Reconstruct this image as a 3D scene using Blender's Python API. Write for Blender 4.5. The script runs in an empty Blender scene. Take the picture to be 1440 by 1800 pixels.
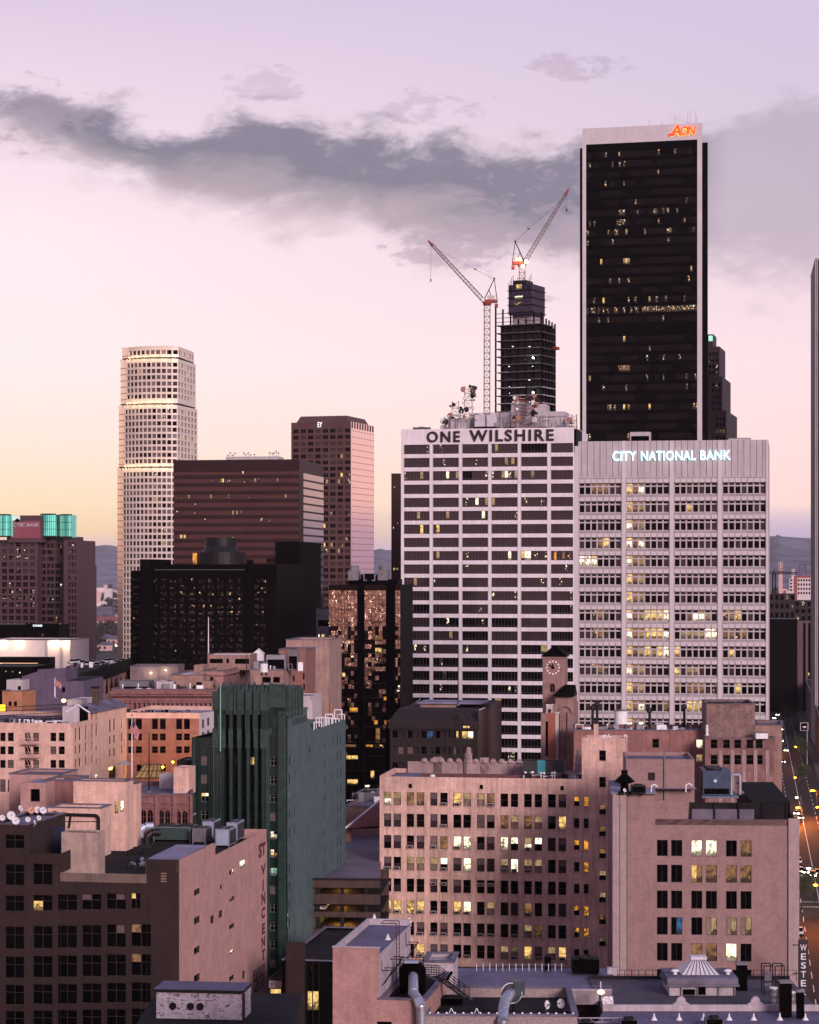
import bpy, math, random
from mathutils import Vector as V, Matrix
sc = bpy.context.scene
C = sc.collection
R_ = math.radians
# ---------------------------------------------------------------- camera (eye 75 m above the street, level, shifted lens)
F, H, VH = 4000.0, 75.0, 1010.0
HAZE = 1.5e-5
cam = bpy.data.objects.new('camera', bpy.data.cameras.new('camera'))
C.objects.link(cam); sc.camera = cam
cam.location = (0, 0, H); cam.rotation_euler = (R_(90), 0, 0)
cam.data.sensor_fit = 'HORIZONTAL'; cam.data.sensor_width = 36; cam.data.lens = 100
cam.data.shift_y = 110/1440; cam.data.clip_start = 1; cam.data.clip_end = 80000
sc.view_settings.view_transform = 'Standard'; sc.view_settings.look = 'None'
sc.view_settings.exposure = 0; sc.view_settings.gamma = 1
sc.cycles.use_denoising = True
sc.cycles.max_bounces = 6; sc.cycles.diffuse_bounces = 3; sc.cycles.glossy_bounces = 3
sc.cycles.volume_bounces = 0; sc.cycles.transparent_max_bounces = 4
sc.cycles.caustics_reflective = False; sc.cycles.caustics_refractive = False

def lin(r, g, b):
    f = lambda c: (c/255/12.92 if c <= 10 else ((c/255+.055)/1.055)**2.4)
    return (f(r), f(g), f(b), 1)

# ---------------------------------------------------------------- sky: dusk gradient by elevation and bearing, one long bank of cloud
wd = bpy.data.worlds.new('World'); sc.world = wd; wd.use_nodes = True
nt = wd.node_tree; nt.nodes.clear()
def N(t, **k):
    n = nt.nodes.new(t)
    for a, b in k.items(): setattr(n, a, b)
    return n
def L(a, b): nt.links.new(a, b)
def M(op, a, b=None, c=None, clamp=False):
    n = N('ShaderNodeMath', operation=op); n.use_clamp = clamp
    for i, x in enumerate((a, b, c)):
        if x is None: continue
        if isinstance(x, (int, float)): n.inputs[i].default_value = x
        else: L(x, n.inputs[i])
    return n.outputs[0]
def ramp(fac, stops, interp='LINEAR'):
    n = N('ShaderNodeValToRGB'); n.color_ramp.interpolation = interp
    e = n.color_ramp.elements
    while len(e) < len(stops): e.new(.5)
    for i, (p, c) in enumerate(stops): e[i].position = p; e[i].color = c
    if fac is not None: L(fac, n.inputs[0])
    return n.outputs[0]
def mixc(f, a, b, bt='MIX'):
    n = N('ShaderNodeMix', data_type='RGBA', blend_type=bt)
    for s, x in ((n.inputs[0], f), (n.inputs[6], a), (n.inputs[7], b)):
        if isinstance(x, (int, float)): s.default_value = x
        elif isinstance(x, tuple): s.default_value = x
        else: L(x, s)
    return n.outputs[2]
tc = N('ShaderNodeTexCoord'); sp = N('ShaderNodeSeparateXYZ'); L(tc.outputs['Generated'], sp.inputs[0])
dx, dy, dz = sp.outputs
az = M('ARCTAN2', dx, dy)                                   # 0 = straight down the view, + to the right
el = M('ARCSINE', dz)
el01 = M('DIVIDE', el, R_(90), clamp=True)
E = lambda v: max(0, math.atan((VH-v)/F)/R_(90))            # elevation of a photo row as a fraction of 90 degrees
left = ramp(el01, [(0, lin(214,178,180)), (E(962), lin(232,196,196)), (E(936), lin(255,218,172)), (E(880), lin(255,227,192)),
    (E(790), lin(255,232,216)), (E(640), lin(255,236,236)), (E(430), lin(253,233,238)), (E(230), lin(240,219,233)), (E(0), lin(218,200,223)), (.3, lin(150,150,190)), (1, lin(120,126,175))])
right = ramp(el01, [(0, lin(186,166,192)), (E(958), lin(196,178,202)), (E(918), lin(204,184,206)), (E(900), lin(255,220,212)),
    (E(790), lin(255,222,220)), (E(640), lin(252,224,229)), (E(430), lin(234,211,224)), (E(230), lin(216,198,217)), (E(0), lin(210,194,222)), (.3, lin(150,150,192)), (1, lin(120,126,175))])
back = ramp(el01, [(0, lin(205,150,150)), (.05, lin(225,176,176)), (.16, lin(222,184,196)), (.3, lin(176,162,196)), (.6, lin(136,136,184)), (1, lin(120,126,175))])
fa = M('MULTIPLY_ADD', az, 3.0, .5, clamp=True)
front = mixc(fa, left, right)
fb = N('ShaderNodeMapRange'); fb.inputs[1].default_value = .35; fb.inputs[2].default_value = -.2; L(dy, fb.inputs[0])
sky = mixc(fb.outputs[0], front, back)
# clouds
def fcurve(x, pts):                                         # (photo column, photo row) -> row as 0..1
    n = N('ShaderNodeFloatCurve'); c = n.mapping.curves[0]
    pts = [((u+360)/2160, v/1000) for u, v in pts]
    while len(c.points) < len(pts): c.points.new(.5, .5)
    for p, (a, b) in zip(c.points, pts): p.location = (a, b)
    n.mapping.update(); L(x, n.inputs[1]); return n.outputs[0]
uu = M('MULTIPLY_ADD', M('TANGENT', M('MINIMUM', M('MAXIMUM', az, -.3), .3)), F, 720)
u01 = M('DIVIDE', M('ADD', uu, 360), 2160, clamp=True)
v01 = M('DIVIDE', M('MULTIPLY_ADD', M('TANGENT', el), -F, VH), 1000)
cx = N('ShaderNodeCombineXYZ'); L(M('MULTIPLY', u01, 2.16), cx.inputs[0]); L(M('MULTIPLY', v01, 1.9), cx.inputs[1])
def noise(scale, detail=8, rough=.55, dist=0, vec=None, off=0):
    n = N('ShaderNodeTexNoise'); n.inputs['Scale'].default_value = scale; n.inputs['Detail'].default_value = detail
    n.inputs['Roughness'].default_value = rough; n.inputs['Distortion'].default_value = dist
    mp = N('ShaderNodeMapping'); mp.inputs[1].default_value = (off, off*.7, 0); L(cx.outputs[0], mp.inputs[0]); L(mp.outputs[0], n.inputs['Vector'])
    return n.outputs[0]
n1 = M('SUBTRACT', noise(4.2, 9, .58, .25), .5)
n2 = M('SUBTRACT', noise(11, 8, .6, .3, off=3.1), .5)
top = fcurve(u01, [(-360,150),(0,150),(60,148),(130,182),(210,205),(300,222),(345,205),(400,192),(500,192),(620,205),(800,228),(1020,250),(1200,215),(1330,165),(1440,150),(1800,150)])
bot = fcurve(u01, [(-360,240),(0,262),(100,302),(250,352),(450,398),(620,415),(700,440),(850,470),(1020,500),(1240,500),(1440,520),(1800,520)])
n3 = M('SUBTRACT', noise(30, 6, .62, .2, off=7.7), .5)
nn = M('ADD', M('ADD', M('MULTIPLY', n1, .24), M('MULTIPLY', n2, .13)), M('MULTIPLY', n3, .028))
dt = M('DIVIDE', M('ADD', M('SUBTRACT', v01, top), M('ADD', nn, .014)), .07, clamp=True)
db = M('DIVIDE', M('ADD', M('SUBTRACT', bot, v01), M('ADD', nn, .03)), .10, clamp=True)
def smooth(x): return M('MULTIPLY', M('MULTIPLY', x, x), M('MULTIPLY_ADD', x, -2, 3))
dens = M('MULTIPLY', smooth(dt), smooth(db))
mid = M('DIVIDE', M('SUBTRACT', v01, top), M('MAXIMUM', M('SUBTRACT', bot, top), .02), clamp=True)
core = ramp(M('ADD', M('ADD', mid, M('MULTIPLY', n1, .75)), M('MULTIPLY', n2, .45)), [(0, lin(168,156,168)), (.14, lin(130,126,144)), (.42, lin(127,123,141)), (.6, lin(163,151,163)), (.8, lin(180,162,172)), (1, lin(212,188,196))])
rcore = mixc(M('MULTIPLY_ADD', n1, .9, .5, clamp=True), lin(164,154,172), lin(186,170,186))
fr = N('ShaderNodeMapRange'); fr.inputs[1].default_value = .115; fr.inputs[2].default_value = .14; L(az, fr.inputs[0])
ccol = mixc(fr.outputs[0], core, rcore)
sky = mixc(M('MULTIPLY', dens, M('MULTIPLY_ADD', fr.outputs[0], -.30, .93)), sky, ccol)
# thin veil between and under the banks, and a few stray wisps
def blob(u, v, ru, rv, s):
    a = M('DIVIDE', M('SUBTRACT', uu, u), ru); b = M('DIVIDE', M('SUBTRACT', v01, v/1000), rv/1000)
    r = M('SUBTRACT', 1, M('ADD', M('ADD', M('MULTIPLY', a, a), M('MULTIPLY', b, b)), M('MULTIPLY', M('ADD', M('ADD', n2, n1), n3), -5)), clamp=True)
    return M('MULTIPLY', smooth(r), s)
w = None
for a in ((1015,120,70,30,.42),(680,778,26,8,.5),(965,526,60,8,.4),(470,150,70,30,.3),(760,190,90,40,.35),(950,390,150,90,.5),(790,425,130,40,.5),(60,205,90,60,.5)):
    w = blob(*a) if w is None else M('MAXIMUM', w, blob(*a))
sky = mixc(w, sky, lin(178,158,178))
bg = N('ShaderNodeBackground'); L(sky, bg.inputs[0]); bg.inputs[1].default_value = 1.06
out = N('ShaderNodeOutputWorld'); L(bg.outputs[0], out.inputs[0])
# ---------------------------------------------------------------- afterglow: one soft sun low behind the right shoulder
sun = bpy.data.objects.new('sun', bpy.data.lights.new('sun', 'SUN')); C.objects.link(sun)
sun.data.energy = 3.6; sun.data.angle = R_(18); sun.data.color = (1, .80, .80)
SD = V((.42, -.86, .30)).normalized()
sun.rotation_euler = SD.to_track_quat('Z', 'Y').to_euler()

# ---------------------------------------------------------------- materials
MATS = {}
def mat(name, col, rough=.8, metal=0, var=.25, scale=.6, streak=0, bump=0, spec=.3, emit=None, es=0, fine=6, brick=None):
    if name in MATS: return MATS[name]
    m = bpy.data.materials.new(name); m.use_nodes = True; MATS[name] = m
    t = m.node_tree; b = t.nodes['Principled BSDF']
    b.inputs['Roughness'].default_value = rough; b.inputs['Metallic'].default_value = metal
    b.inputs['Specular IOR Level'].default_value = spec
    col = tuple(col)[:3]+(1,)
    g = t.nodes.new
    tco = g('ShaderNodeTexCoord')
    src = tco.outputs['Object']
    base = None
    if brick:
        mpb = g('ShaderNodeMapping'); mpb.inputs[2].default_value = (R_(90), 0, 0); t.links.new(src, mpb.inputs[0])
        bn = g('ShaderNodeTexBrick'); bn.inputs['Scale'].default_value = brick[0]; t.links.new(mpb.outputs[0], bn.inputs[0])
        bn.inputs[1].default_value = col; bn.inputs[2].default_value = tuple(c*.75 for c in col[:3])+(1,); bn.inputs[3].default_value = brick[1]
        bn.inputs['Mortar Size'].default_value = .02
        base = bn.outputs[0]
    if var:
        n = g('ShaderNodeTexNoise'); n.inputs['Scale'].default_value = scale; n.inputs['Detail'].default_value = 7; n.inputs['Roughness'].default_value = .65
        t.links.new(src, n.inputs['Vector'])
        r = g('ShaderNodeMapRange'); r.inputs[1].default_value = .3; r.inputs[2].default_value = .7
        r.inputs[3].default_value = 1-var; r.inputs[4].default_value = 1+var*.6; t.links.new(n.outputs[0], r.inputs[0])
        fac = r.outputs[0]
        if scale <= .8 and rough > .8:                       # plaster grain and patched repairs
            for sc_, lo_ in ((scale*9, .86), (scale*2.3, .8)):
                nf = g('ShaderNodeTexNoise'); nf.inputs['Scale'].default_value = sc_; nf.inputs['Detail'].default_value = 5; nf.inputs['Roughness'].default_value = .75; t.links.new(src, nf.inputs['Vector'])
                rf = g('ShaderNodeMapRange'); rf.inputs[1].default_value = .36 if sc_ > scale*5 else .47; rf.inputs[2].default_value = .62 if sc_ > scale*5 else .50; rf.inputs[3].default_value = lo_ if sc_ > scale*5 else .93; rf.inputs[4].default_value = 1.06 if sc_ > scale*5 else 1.02; t.links.new(nf.outputs[0], rf.inputs[0])
                mf = g('ShaderNodeMath'); mf.operation = 'MULTIPLY'; t.links.new(fac, mf.inputs[0]); t.links.new(rf.outputs[0], mf.inputs[1]); fac = mf.outputs[0]
        if streak:
            mp = g('ShaderNodeMapping'); mp.inputs[3].default_value = (1.4, 1.4, .09); t.links.new(src, mp.inputs[0])
            n2_ = g('ShaderNodeTexNoise'); n2_.inputs['Scale'].default_value = 1.2; n2_.inputs['Detail'].default_value = 6; n2_.inputs['Roughness'].default_value = .7
            t.links.new(mp.outputs[0], n2_.inputs['Vector'])
            r2 = g('ShaderNodeMapRange'); r2.inputs[1].default_value = .42; r2.inputs[2].default_value = .72
            r2.inputs[3].default_value = 1; r2.inputs[4].default_value = 1-streak; t.links.new(n2_.outputs[0], r2.inputs[0])
            mm = g('ShaderNodeMath'); mm.operation = 'MULTIPLY'; t.links.new(fac, mm.inputs[0]); t.links.new(r2.outputs[0], mm.inputs[1]); fac = mm.outputs[0]
        mx = g('ShaderNodeMix'); mx.data_type = 'RGBA'; mx.blend_type = 'MULTIPLY'; mx.inputs[0].default_value = 1
        if base: t.links.new(base, mx.inputs[6])
        else: mx.inputs[6].default_value = col
        t.links.new(fac, mx.inputs[7]); t.links.new(mx.outputs[2], b.inputs['Base Color'])
    elif base: t.links.new(base, b.inputs['Base Color'])
    else: b.inputs['Base Color'].default_value = col
    if bump:
        n3 = g('ShaderNodeTexNoise'); n3.inputs['Scale'].default_value = fine; n3.inputs['Detail'].default_value = 4; t.links.new(src, n3.inputs['Vector'])
        bp = g('ShaderNodeBump'); bp.inputs['Strength'].default_value = bump; bp.inputs['Distance'].default_value = .1
        t.links.new(n3.outputs[0], bp.inputs['Height']); t.links.new(bp.outputs[0], b.inputs['Normal'])
    if emit:
        b.inputs['Emission Color'].default_value = tuple(emit)[:3]+(1,); b.inputs['Emission Strength'].default_value = es
    return m
def lit(name, col, es, sx=1.3, sz=1.1, lo=.3, hi=.62, dim=.12, off=0):
    """a lit window: lamp glow behind the pane broken up by blinds, shelves and furniture"""
    m = mat(name, (.02,.02,.02), .15, var=0, spec=.4); t = m.node_tree; b = t.nodes['Principled BSDF']; g = t.nodes.new
    tco = g('ShaderNodeTexCoord'); mp = g('ShaderNodeMapping'); mp.inputs[1].default_value = (off, off, off*1.7); mp.inputs[3].default_value = (sx, sx, sz)
    t.links.new(tco.outputs['Object'], mp.inputs[0])
    n = g('ShaderNodeTexNoise'); n.inputs['Scale'].default_value = 1; n.inputs['Detail'].default_value = 3; n.inputs['Roughness'].default_value = .6
    t.links.new(mp.outputs[0], n.inputs['Vector'])
    r = g('ShaderNodeMapRange'); r.inputs[1].default_value = lo; r.inputs[2].default_value = hi; r.inputs[3].default_value = dim*es; r.inputs[4].default_value = es
    t.links.new(n.outputs[0], r.inputs[0])
    # desks, sills and shelves stand dark along the foot of the room
    sx_ = g('ShaderNodeSeparateXYZ'); t.links.new(tco.outputs['Generated'], sx_.inputs[0]); n5 = g('ShaderNodeTexNoise'); n5.inputs['Scale'].default_value = 2.6; n5.inputs['Detail'].default_value = 2; t.links.new(tco.outputs['Object'], n5.inputs['Vector'])
    ad = g('ShaderNodeMath'); ad.operation = 'MULTIPLY_ADD'; ad.inputs[1].default_value = -.9; t.links.new(n5.outputs[0], ad.inputs[0]); t.links.new(sx_.outputs[2], ad.inputs[2])
    r3 = g('ShaderNodeMapRange'); r3.inputs[1].default_value = -.22; r3.inputs[2].default_value = -.12; r3.inputs[3].default_value = .18; t.links.new(ad.outputs[0], r3.inputs[0])
    mu = g('ShaderNodeMath'); mu.operation = 'MULTIPLY'; t.links.new(r.outputs[0], mu.inputs[0]); t.links.new(r3.outputs[0], mu.inputs[1]); t.links.new(mu.outputs[0], b.inputs['Emission Strength'])
    b.inputs['Emission Color'].default_value = tuple(col)[:3]+(1,)
    return m
def glow(name, col, es): return mat(name, col, .5, var=0, emit=col, es=es)
G = {
 'd': mat('glass_dark', (.002,.0016,.0018), .06, var=0, spec=.14),
 'k': mat('glass_black', (.001,.001,.001), .25, var=0, spec=.05),
 'm': mat('glass_blinds', (.12,.085,.085), .25, var=.3, scale=1.5, spec=.5),
 'p': mat('glass_plum', (.030,.020,.024), .1, var=.3, scale=.4, spec=.5),
 'c': mat('glass_curtain', (.24,.17,.13), .5, var=.5, scale=3, streak=.6, spec=.4),
 'y': lit('lit_yellow', (1,.62,.20), 1.35, off=1),
 'w': lit('lit_white', (1,.83,.58), 1.8, lo=.34, hi=.5, off=2),
 'o': lit('lit_orange', (1,.42,.05), 1.1, off=3),
 'b': lit('lit_brown', (.75,.36,.14), .42, off=4),
 't': lit('lit_tan', (.9,.58,.28), .5, lo=.35, hi=.6, dim=.4, off=5),
 'g': lit('lit_green', (.62,1,.72), .8, off=6),
 's': lit('lit_specks', (1,.80,.55), 3.2, sx=2.2, sz=1.7, lo=.58, hi=.68, dim=.003, off=7),
 'q': lit('lit_speck_orange', (1,.58,.24), 2.4, sx=2.0, sz=1.5, lo=.57, hi=.68, dim=.004, off=8),
 'u': lit('lit_blue', (.05,.3,.75), .45, off=9),
}
# ---------------------------------------------------------------- geometry helpers
class MB:
    def __init__(s): s.v = []; s.f = []; s.m = []
    def face(s, pts, m=0):
        i = len(s.v); s.v += [tuple(p) for p in pts]; s.f.append(tuple(range(i, i+len(pts)))); s.m.append(m)
    def box(s, o, a, b, c, m=0, skip=()):
        o, a, b, c = V(o), V(a), V(b), V(c)
        p = [o, o+a, o+a+b, o+b, o+c, o+a+c, o+a+b+c, o+b+c]
        for k, q in enumerate(((0,3,2,1), (4,5,6,7), (0,1,5,4), (1,2,6,5), (2,3,7,6), (3,0,4,7))):
            if k not in skip: s.face([p[i] for i in q], m)
    def cbox(s, x, y, z, a, b, c, m=0, rot=0):
        ca, sa = math.cos(rot), math.sin(rot); ax = V((ca, sa, 0)); ay = V((-sa, ca, 0))
        s.box(V((x, y, z))-ax*a/2-ay*b/2, ax*a, ay*b, (0, 0, c), m)
    def bar(s, p, q, r, m=0, n=4, r2=None):
        p, q = V(p), V(q); d = q-p
        if d.length < 1e-6: return
        d.normalize(); u = d.orthogonal().normalized(); w = d.cross(u); r2 = r if r2 is None else r2
        ring = lambda c, rr: [c+(u*math.cos(2*math.pi*(i+.5)/n)+w*math.sin(2*math.pi*(i+.5)/n))*rr for i in range(n)]
        a, b = ring(p, r), ring(q, r2)
        for i in range(n): j = (i+1) % n; s.face([a[i], a[j], b[j], b[i]], m)
        s.face(a[::-1], m); s.face(b, m)
    def path(s, pts, r, m=0, n=8):
        for a, b in zip(pts, pts[1:]): s.bar(a, b, r, m, n)
    def lathe(s, c, prof, n=20, m=0, a0=0):
        c = V(c)
        rings = [[c+V((r*math.cos(a0+2*math.pi*i/n), r*math.sin(a0+2*math.pi*i/n), z)) for i in range(n)] for r, z in prof]
        for a, b in zip(rings, rings[1:]):
            for i in range(n): j = (i+1) % n; s.face([a[i], a[j], b[j], b[i]], m)
        s.face(rings[0][::-1], m); s.face(rings[-1], m)
    def build(s, name, mats, root=None, parent=None, smooth=False):
        if not s.f: return None
        o0 = root.location if root is not None else V((0, 0, 0))
        me = bpy.data.meshes.new(name)
        me.from_pydata([(x-o0.x, y-o0.y, z-o0.z) for x, y, z in s.v], [], s.f)
        for x in mats: me.materials.append(x)
        me.polygons.foreach_set('material_index', s.m)
        if smooth: me.polygons.foreach_set('use_smooth', [True]*len(s.f))
        me.update()
        o = bpy.data.objects.new(name, me); C.objects.link(o)
        p = parent if parent is not None else root
        if p is not None: o.parent = p
        return o
def thing(name, label, cat, loc, group=None):
    o = bpy.data.objects.new(name, None); C.objects.link(o); o.location = loc; o.empty_display_size = .5
    o['label'] = label; o['category'] = cat
    if group: o['group'] = group
    return o
def tag(o, label, cat, group=None):
    o['label'] = label; o['category'] = cat
    if group: o['group'] = group
    return o
def recenter(o):
    """origin to the middle of the base, for a thing that is one mesh"""
    me = o.data; xs = [v.co for v in me.vertices]
    c = V((sum(p.x for p in xs)/len(xs), sum(p.y for p in xs)/len(xs), min(p.z for p in xs)))
    me.transform(Matrix.Translation(-c)); o.location = c
    return o
def dup(root, loc, rotz=None, label=None, group=None):
    r = root.copy(); C.objects.link(r); r.location = loc
    if rotz is not None: r.rotation_euler = (0, 0, rotz)
    if label: r['label'] = label
    if group: r['group'] = group
    for ch in list(root.children):
        c = ch.copy(); C.objects.link(c); c.parent = r
        for g2 in list(ch.children):
            d = g2.copy(); C.objects.link(d); d.parent = c
    return r
K = lambda u: (u-720)/F
def P(u, d): return V((K(u)*d, d))
def Z(v, d): return H-(v-VH)/F*d
def at(u, v, d): return V((K(u)*d, d, Z(v, d)))
def onz(u, v, z):                                            # the point seen at (u, v) that lies at height z
    d = (H-z)*F/(v-VH); return V((K(u)*d, d, z))
SL = .163
class W:
    """a vertical wall plane, left to right as seen from outside"""
    def __init__(s, A, B):
        s.A, s.B = A, B; s.t = (B-A).normalized(); s.L = (B-A).length; s.n = V((s.t.y, -s.t.x))
    def _t(s, u):
        e = s.B-s.A; k = K(u); return (k*s.A.y-s.A.x)/(e.x-k*e.y)
    def s(s, u): return s._t(u)*s.L
    def d(s, u): return s.A.y+s._t(u)*(s.B.y-s.A.y)
    def z(s, v, u): return Z(v, s.d(u))
    def pt(s, x, z, o=0):
        q = s.A+s.t*x+s.n*o; return V((q.x, q.y, z))
    def rect(s, u0, u1, v0, v1, ur=None):
        ur = u0 if ur is None else ur
        return (s.s(u0), s.s(u1), s.z(v1, ur), s.z(v0, ur))
def g3(v2, z=0): return V((v2.x, v2.y, z))
def corners(uL, uR, dL=None, dR=None, depth=20, sl=SL, ub=None):
    tv = V((1, -sl)).normalized(); gv = V((sl, 1)).normalized()
    if dL is not None:
        A = P(uL, dL); k = K(uR); w_ = (k*A.y-A.x)/(tv.x-k*tv.y); B = A+tv*w_
    else:
        B = P(uR, dR); k = K(uL); w_ = (B.x-k*B.y)/(tv.x-k*tv.y); A = B-tv*w_
    if ub is not None: k = K(ub); depth = (k*B.y-B.x)/(gv.x-k*gv.y)
    return A, B, B+gv*depth, A+gv*depth
def wallfaces(mb, w_, z0, z1, holes=(), m=0, dep=.3, mr=None, x0=0, x1=None):
    x1 = w_.L if x1 is None else x1; mr = m if mr is None else mr
    holes = [h for h in holes if h[1] > x0 and h[0] < x1 and h[3] > z0 and h[2] < z1]
    holes = [(max(h[0], x0), min(h[1], x1), max(h[2], z0), min(h[3], z1)) for h in holes]
    zs = sorted({z0, z1, *[h[2] for h in holes], *[h[3] for h in holes]})
    for a, b in zip(zs, zs[1:]):
        if b-a < 1e-5: continue
        zm = (a+b)/2; x = x0
        for h in sorted(h for h in holes if h[2] < zm < h[3]):
            if h[0] > x+1e-5: mb.face([w_.pt(x, a), w_.pt(h[0], a), w_.pt(h[0], b), w_.pt(x, b)], m)
            x = max(x, h[1])
        if x1 > x+1e-5: mb.face([w_.pt(x, a), w_.pt(x1, a), w_.pt(x1, b), w_.pt(x, b)], m)
    for h in holes:
        a, b, c, d = h[:4]; q = lambda x, z, o: w_.pt(x, z, o)
        mb.face([q(a,c,0), q(b,c,0), q(b,c,-dep), q(a,c,-dep)], mr); mb.face([q(a,d,-dep), q(b,d,-dep), q(b,d,0), q(a,d,0)], mr)
        mb.face([q(a,c,-dep), q(a,d,-dep), q(a,d,0), q(a,c,0)], mr); mb.face([q(b,c,0), q(b,d,0), q(b,d,-dep), q(b,c,-dep)], mr)
def inset(poly, t):
    c = sum(poly, V((0, 0)))/len(poly); out_ = []
    n = len(poly)
    for i in range(n):
        p, a, b = poly[i], poly[i-1], poly[(i+1) % n]
        e1 = (p-a).normalized(); e2 = (b-p).normalized()
        n1_ = V((-e1.y, e1.x)); n2_ = V((-e2.y, e2.x))
        if (c-p).dot(n1_) < 0: n1_ = -n1_
        if (c-p).dot(n2_) < 0: n2_ = -n2_
        d = (n1_+n2_); d = d/max(.3, d.length_squared/2)
        out_.append(p+d*t)
    return out_
class B:
    """one building: an Empty with wall, roof, trim and each window as parts"""
    def __init__(s, name, label, cat, base, wm, rm=None, tm=None, z=0, group=None, cap=100):
        s.root = thing(name, label, cat, (base.x, base.y, z), group)
        s.wm, s.rm, s.tm = wm, rm or wm, tm or wm
        s.wall, s.roof, s.trim = MB(), MB(), MB(); s.wins = []; s.extra = []; s.cap = cap
    def block(s, cs, z0, z1, fh=(), rh=(), lh=(), par=.9, pt=.3, m=0, mr=None, dep=.3, roofm=0):
        A, Bc, Cc, D = cs
        wallfaces(s.wall, W(A, Bc), z0, z1, fh, m, dep, mr); wallfaces(s.wall, W(Bc, Cc), z0, z1, rh, m, dep, mr)
        wallfaces(s.wall, W(D, A), z0, z1, lh, m, dep, mr); wallfaces(s.wall, W(Cc, D), z0, z1, (), m)
        if par:
            I = inset([A, Bc, Cc, D], pt); O = [A, Bc, Cc, D]
            for i in range(4):
                j = (i+1) % 4
                s.wall.face([g3(O[i], z1), g3(O[j], z1), g3(I[j], z1), g3(I[i], z1)], m)
                s.wall.face([g3(I[j], z1), g3(I[j], z1-par), g3(I[i], z1-par), g3(I[i], z1)], m)
            s.roof.face([g3(p, z1-par) for p in I], roofm)
        else: s.roof.face([g3(p, z1) for p in cs], roofm)
        return W(A, Bc), W(Bc, Cc)
    def win(s, w_, r, kind, st='d'): s.wins.append((w_, r, kind, st))
    def part(s, name, mats, fn=None, label=None, parent=None):
        mb = MB(); fn(mb); o = mb.build(name, mats if isinstance(mats, (list, tuple)) else [mats], s.root, parent)
        if label: o['label'] = label
        return o
    def finish(s):
        ms = lambda x: list(x) if isinstance(x, (list, tuple)) else [x]
        s.wallobj = s.wall.build('wall', ms(s.wm), s.root); s.roofobj = s.roof.build('roof', ms(s.rm), s.root); s.trim.build('trim', ms(s.tm), s.root)
        wins = s.wins
        if len(wins) > s.cap: wins = sorted(wins, key=lambda q: -(q[1][1]-q[1][0])*(q[1][3]-q[1][2]))
        gk = list(G); rest = MB(); rm = None
        for i, (w_, r, kind, st) in enumerate(wins):
            mb = MB() if i < s.cap else rest
            window(mb, w_, r, kind, st, gk)
            ml = [kind['fm']]+[G[k] for k in gk]
            if i < s.cap:
                used = sorted(set(mb.m)); remap = {a: b for b, a in enumerate(used)}; mb.m = [remap[a] for a in mb.m]
                mb.build('window', [ml[a] for a in used], s.root)
            else: rm = ml
        if rest.f: rest.build('window_rows', rm, s.root)['kind'] = 'stuff'
def window(mb, w_, r, kind, st, gk):
    a, b, c, d = r; nx, ny, t, dep = kind.get('nx', 1), kind.get('ny', 1), kind.get('t', .07), kind.get('dep', .28)
    zz = kind.get('zs') or [i/ny for i in range(ny+1)]
    gd, fd = -dep, -dep+.07
    if kind.get('ft', 1):
        fw = kind.get('fw', t)
        for x0, x1, z0, z1 in ((a, b, c, c+fw), (a, b, d-fw, d), (a, a+fw, c+fw, d-fw), (b-fw, b, c+fw, d-fw)):
            q = w_.pt(x0, z0, gd); mb.box(q, g3(w_.t*(x1-x0)), (0, 0, z1-z0), g3(w_.n*.1), 0, (0,))
    for i in range(1, nx):
        x = a+(b-a)*i/nx; mb.box(w_.pt(x-t/2, c, gd), g3(w_.t*t), (0, 0, d-c), g3(w_.n*.07), 0, (0,))
    for j in range(1, ny):
        z = c+(d-c)*zz[j]; mb.box(w_.pt(a, z-t/2, gd), g3(w_.t*(b-a)), (0, 0, t), g3(w_.n*.085), 0, (0,))
    for i in range(nx):
        for j in range(ny):
            k = st if isinstance(st, str) and len(st) == 1 else st[(i*ny+j) % len(st)]
            x0, x1 = a+(b-a)*i/nx, a+(b-a)*(i+1)/nx; z0, z1 = c+(d-c)*zz[j], c+(d-c)*zz[j+1]
            mb.face([w_.pt(x0, z0, gd), w_.pt(x1, z0, gd), w_.pt(x1, z1, gd), w_.pt(x0, z1, gd)], 1+gk.index(k))
def pick(rng, probs):
    x = rng.random()*sum(p for _, p in probs)
    for k, p in probs:
        x -= p
        if x <= 0: return k
    return probs[0][0]
def lettering(txt, w_, x, z, hgt, wid, m, root, ext=.15, off=.06, shear=0, fat=0, name='lettering', label=None, parent=None, sp=1):
    cu = bpy.data.curves.new('lettering', 'FONT'); cu.body = txt; cu.size = 1; cu.extrude = .001; cu.shear = shear; cu.space_character = sp; cu.offset = fat; cu.resolution_u = 3
    tmp = bpy.data.objects.new('lettering', cu); C.objects.link(tmp)
    dg = bpy.context.evaluated_depsgraph_get(); dg.update()
    me = bpy.data.meshes.new_from_object(tmp.evaluated_get(dg)); bpy.data.objects.remove(tmp); bpy.data.curves.remove(cu)
    xs = [v.co.x for v in me.vertices]; ys = [v.co.y for v in me.vertices]; x0, x1, y0, y1 = min(xs), max(xs), min(ys), max(ys)
    kx, ky = wid/(x1-x0), hgt/(y1-y0); o0 = root.location
    for v in me.vertices:
        p = w_.pt(x+(v.co.x-x0)*kx, z+(v.co.y-y0)*ky, off+(ext if v.co.z > 0 else 0)); v.co = p-V(o0)
    me.materials.clear(); me.materials.append(m); me.update()
    o = bpy.data.objects.new(name, me); C.objects.link(o); o.parent = parent or root
    if label: o['label'] = label
    return o
def point_light(p, e, col, r=.3, name='lamp_light', parent=None):
    l = bpy.data.lights.new(name, 'POINT'); l.energy = e; l.color = col; l.shadow_soft_size = r
    o = bpy.data.objects.new(name, l); C.objects.link(o); o.location = p
    if parent is not None: o.parent = parent; o.location = V(p)-parent.location
    return o
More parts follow.
